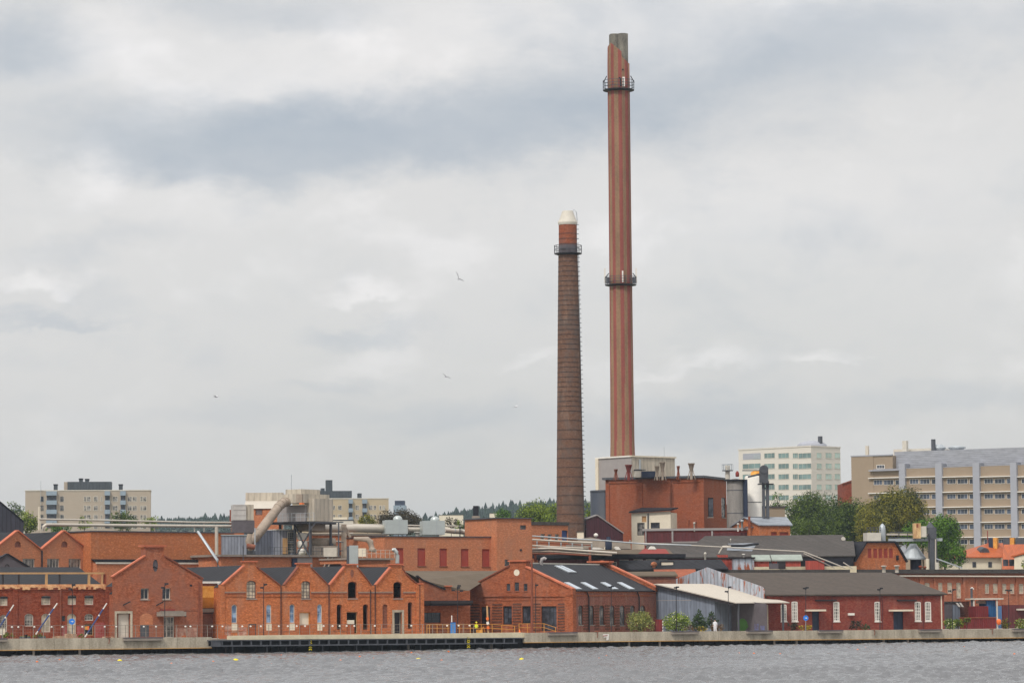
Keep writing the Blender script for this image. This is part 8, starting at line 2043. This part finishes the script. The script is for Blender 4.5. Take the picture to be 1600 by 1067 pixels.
# ---- buoys on the water
def wpt(px, py):
    r = ray(px, py); return EYEV + r * (EYE / -r.z)
for i, (px, py) in enumerate(((187, 1033), (368, 1032), (654, 1031), (815, 1031))):
    p = wpt(px, py); lab = ['yellow float far left on the water', 'large yellow float before the first gable of the hall', 'yellow float before the low link', 'yellow float before the corner workshop'][i]
    s_ = .34 if i in (1, 2) else .27; solo(MB().lathe([(.05, p.z - .1), (s_ * .9, p.z - .02), (s_, p.z + .07), (s_ * .7, p.z + .18), (.05, p.z + .24)], (p.x, p.y), 14), 'yellow_float', 'yellow_bright', lab, 'float', 'yellow floats on the water')
rg_ = random.Random(5)
red = ((58, 1034), (93, 1031), (132, 1043), (155, 1033), (238, 1035), (268, 1037), (312, 1032), (333, 1034), (424, 1038), (440, 1024), (491, 1031), (532, 1032), (562, 1026), (584, 1029), (643, 1020), (690, 1032), (701, 1018), (793, 1019), (936, 1029), (948, 1025), (1155, 1021), (1178, 1021), (1219, 1022), (1340, 1015), (1352, 1012), (1474, 1009), (1507, 1011), (1585, 1022))
LM = ['the second upper window of the deep red workshop', 'the middle leaning pole', 'the third leaning pole', 'the corner pier of the deep red workshop', 'the round oval window of the gable house', 'the grey canopy of the gable house', 'the right edge of the gable house', 'the left end of the jetty', 'the boarded low door of the hall', 'the first valley of the hall', 'the left striped marker post', 'the second valley of the hall', 'the third gable of the hall', 'the third valley of the hall', 'the right end of the four gable hall', 'the right striped marker post', 'the blue site cabin', 'the middle of the corner workshop', 'the painted quay mark', 'the side wall of the corner workshop', 'the open bay of the grey shed', 'the green graffiti', 'the leftmost window of the red shed', 'the middle of the red shed', 'the dark purple shrub', 'the right corner of the red shed', 'the clipped shrubs at right', 'the orange buoy at right']
_m = ['left end of the quay', 'second leaning pole', 'third leaning pole', 'workshop corner', 'gable house door', 'gable house canopy', 'yellow passage block', 'left end of the jetty']
for i, (px, py) in enumerate(red):
    p = wpt(px, py); mb = MB().lathe([(.03, p.z - .05), (.13, p.z), (.14, p.z + .07), (.03, p.z + .14)], (p.x, p.y), 8)
    solo(mb, 'red_float', 'orange', 'tiny red float on the water below ' + LM[i], 'float', 'tiny red floats on the water')

# ---- thin summer haze over the town
hb = MB().box(-9060, 9060, -6060, 12060, -3.0, 112.0)
hm = bpy.data.materials.new('haze_air'); hm.use_nodes = True; hm.node_tree.nodes.clear(); hn = NT(hm.node_tree)
ho = hn.n('ShaderNodeOutputMaterial'); hv = hn.n('ShaderNodeVolumePrincipled')
hv.inputs['Color'].default_value = (0.74, 0.88, 1.0, 1); hv.inputs['Density'].default_value = 0.000085; hv.inputs['Anisotropy'].default_value = 0.2
hn.link(hv.outputs[0], ho.inputs['Volume'])
tag(hb.build('haze', hm), kind='stuff')

for i, (x0, x1, lab) in enumerate(((31, 47, 'grey planter box left of the middle leaning pole'), (61, 71, 'short grey planter box at the foot of the middle leaning pole'), (283, 292, 'brown crate pile left of the jetty start'), (343, 356, 'orange-brown timber stack at the jetty start'))):
    p = qplace((x0 + x1) / 2, 3.2 if i < 2 else 2.2); k = p.y / FPX; hw = (x1 - x0) / 2 * k; w = Wd('planter' if i < 2 else 'timber_stack', lab, 'planter' if i < 2 else 'timber stack', p)
    if i < 2:
        w.part(MB().box(p.x - hw, p.x + hw, p.y - .4, p.y + .4, p.z, p.z + .55), 'box', 'steel_dk'); w.part(MB().box(p.x - hw + .06, p.x + hw - .06, p.y - .34, p.y + .34, p.z + .551, p.z + .62), 'soil', 'grass')
    else:
        for j in range(3): w.part(MB().box(p.x - hw * (1 - j * .15), p.x + hw * (1 - j * .1), p.y - .4, p.y + .4, p.z + j * .16, p.z + j * .16 + .14), 'plank', 'brownboard')
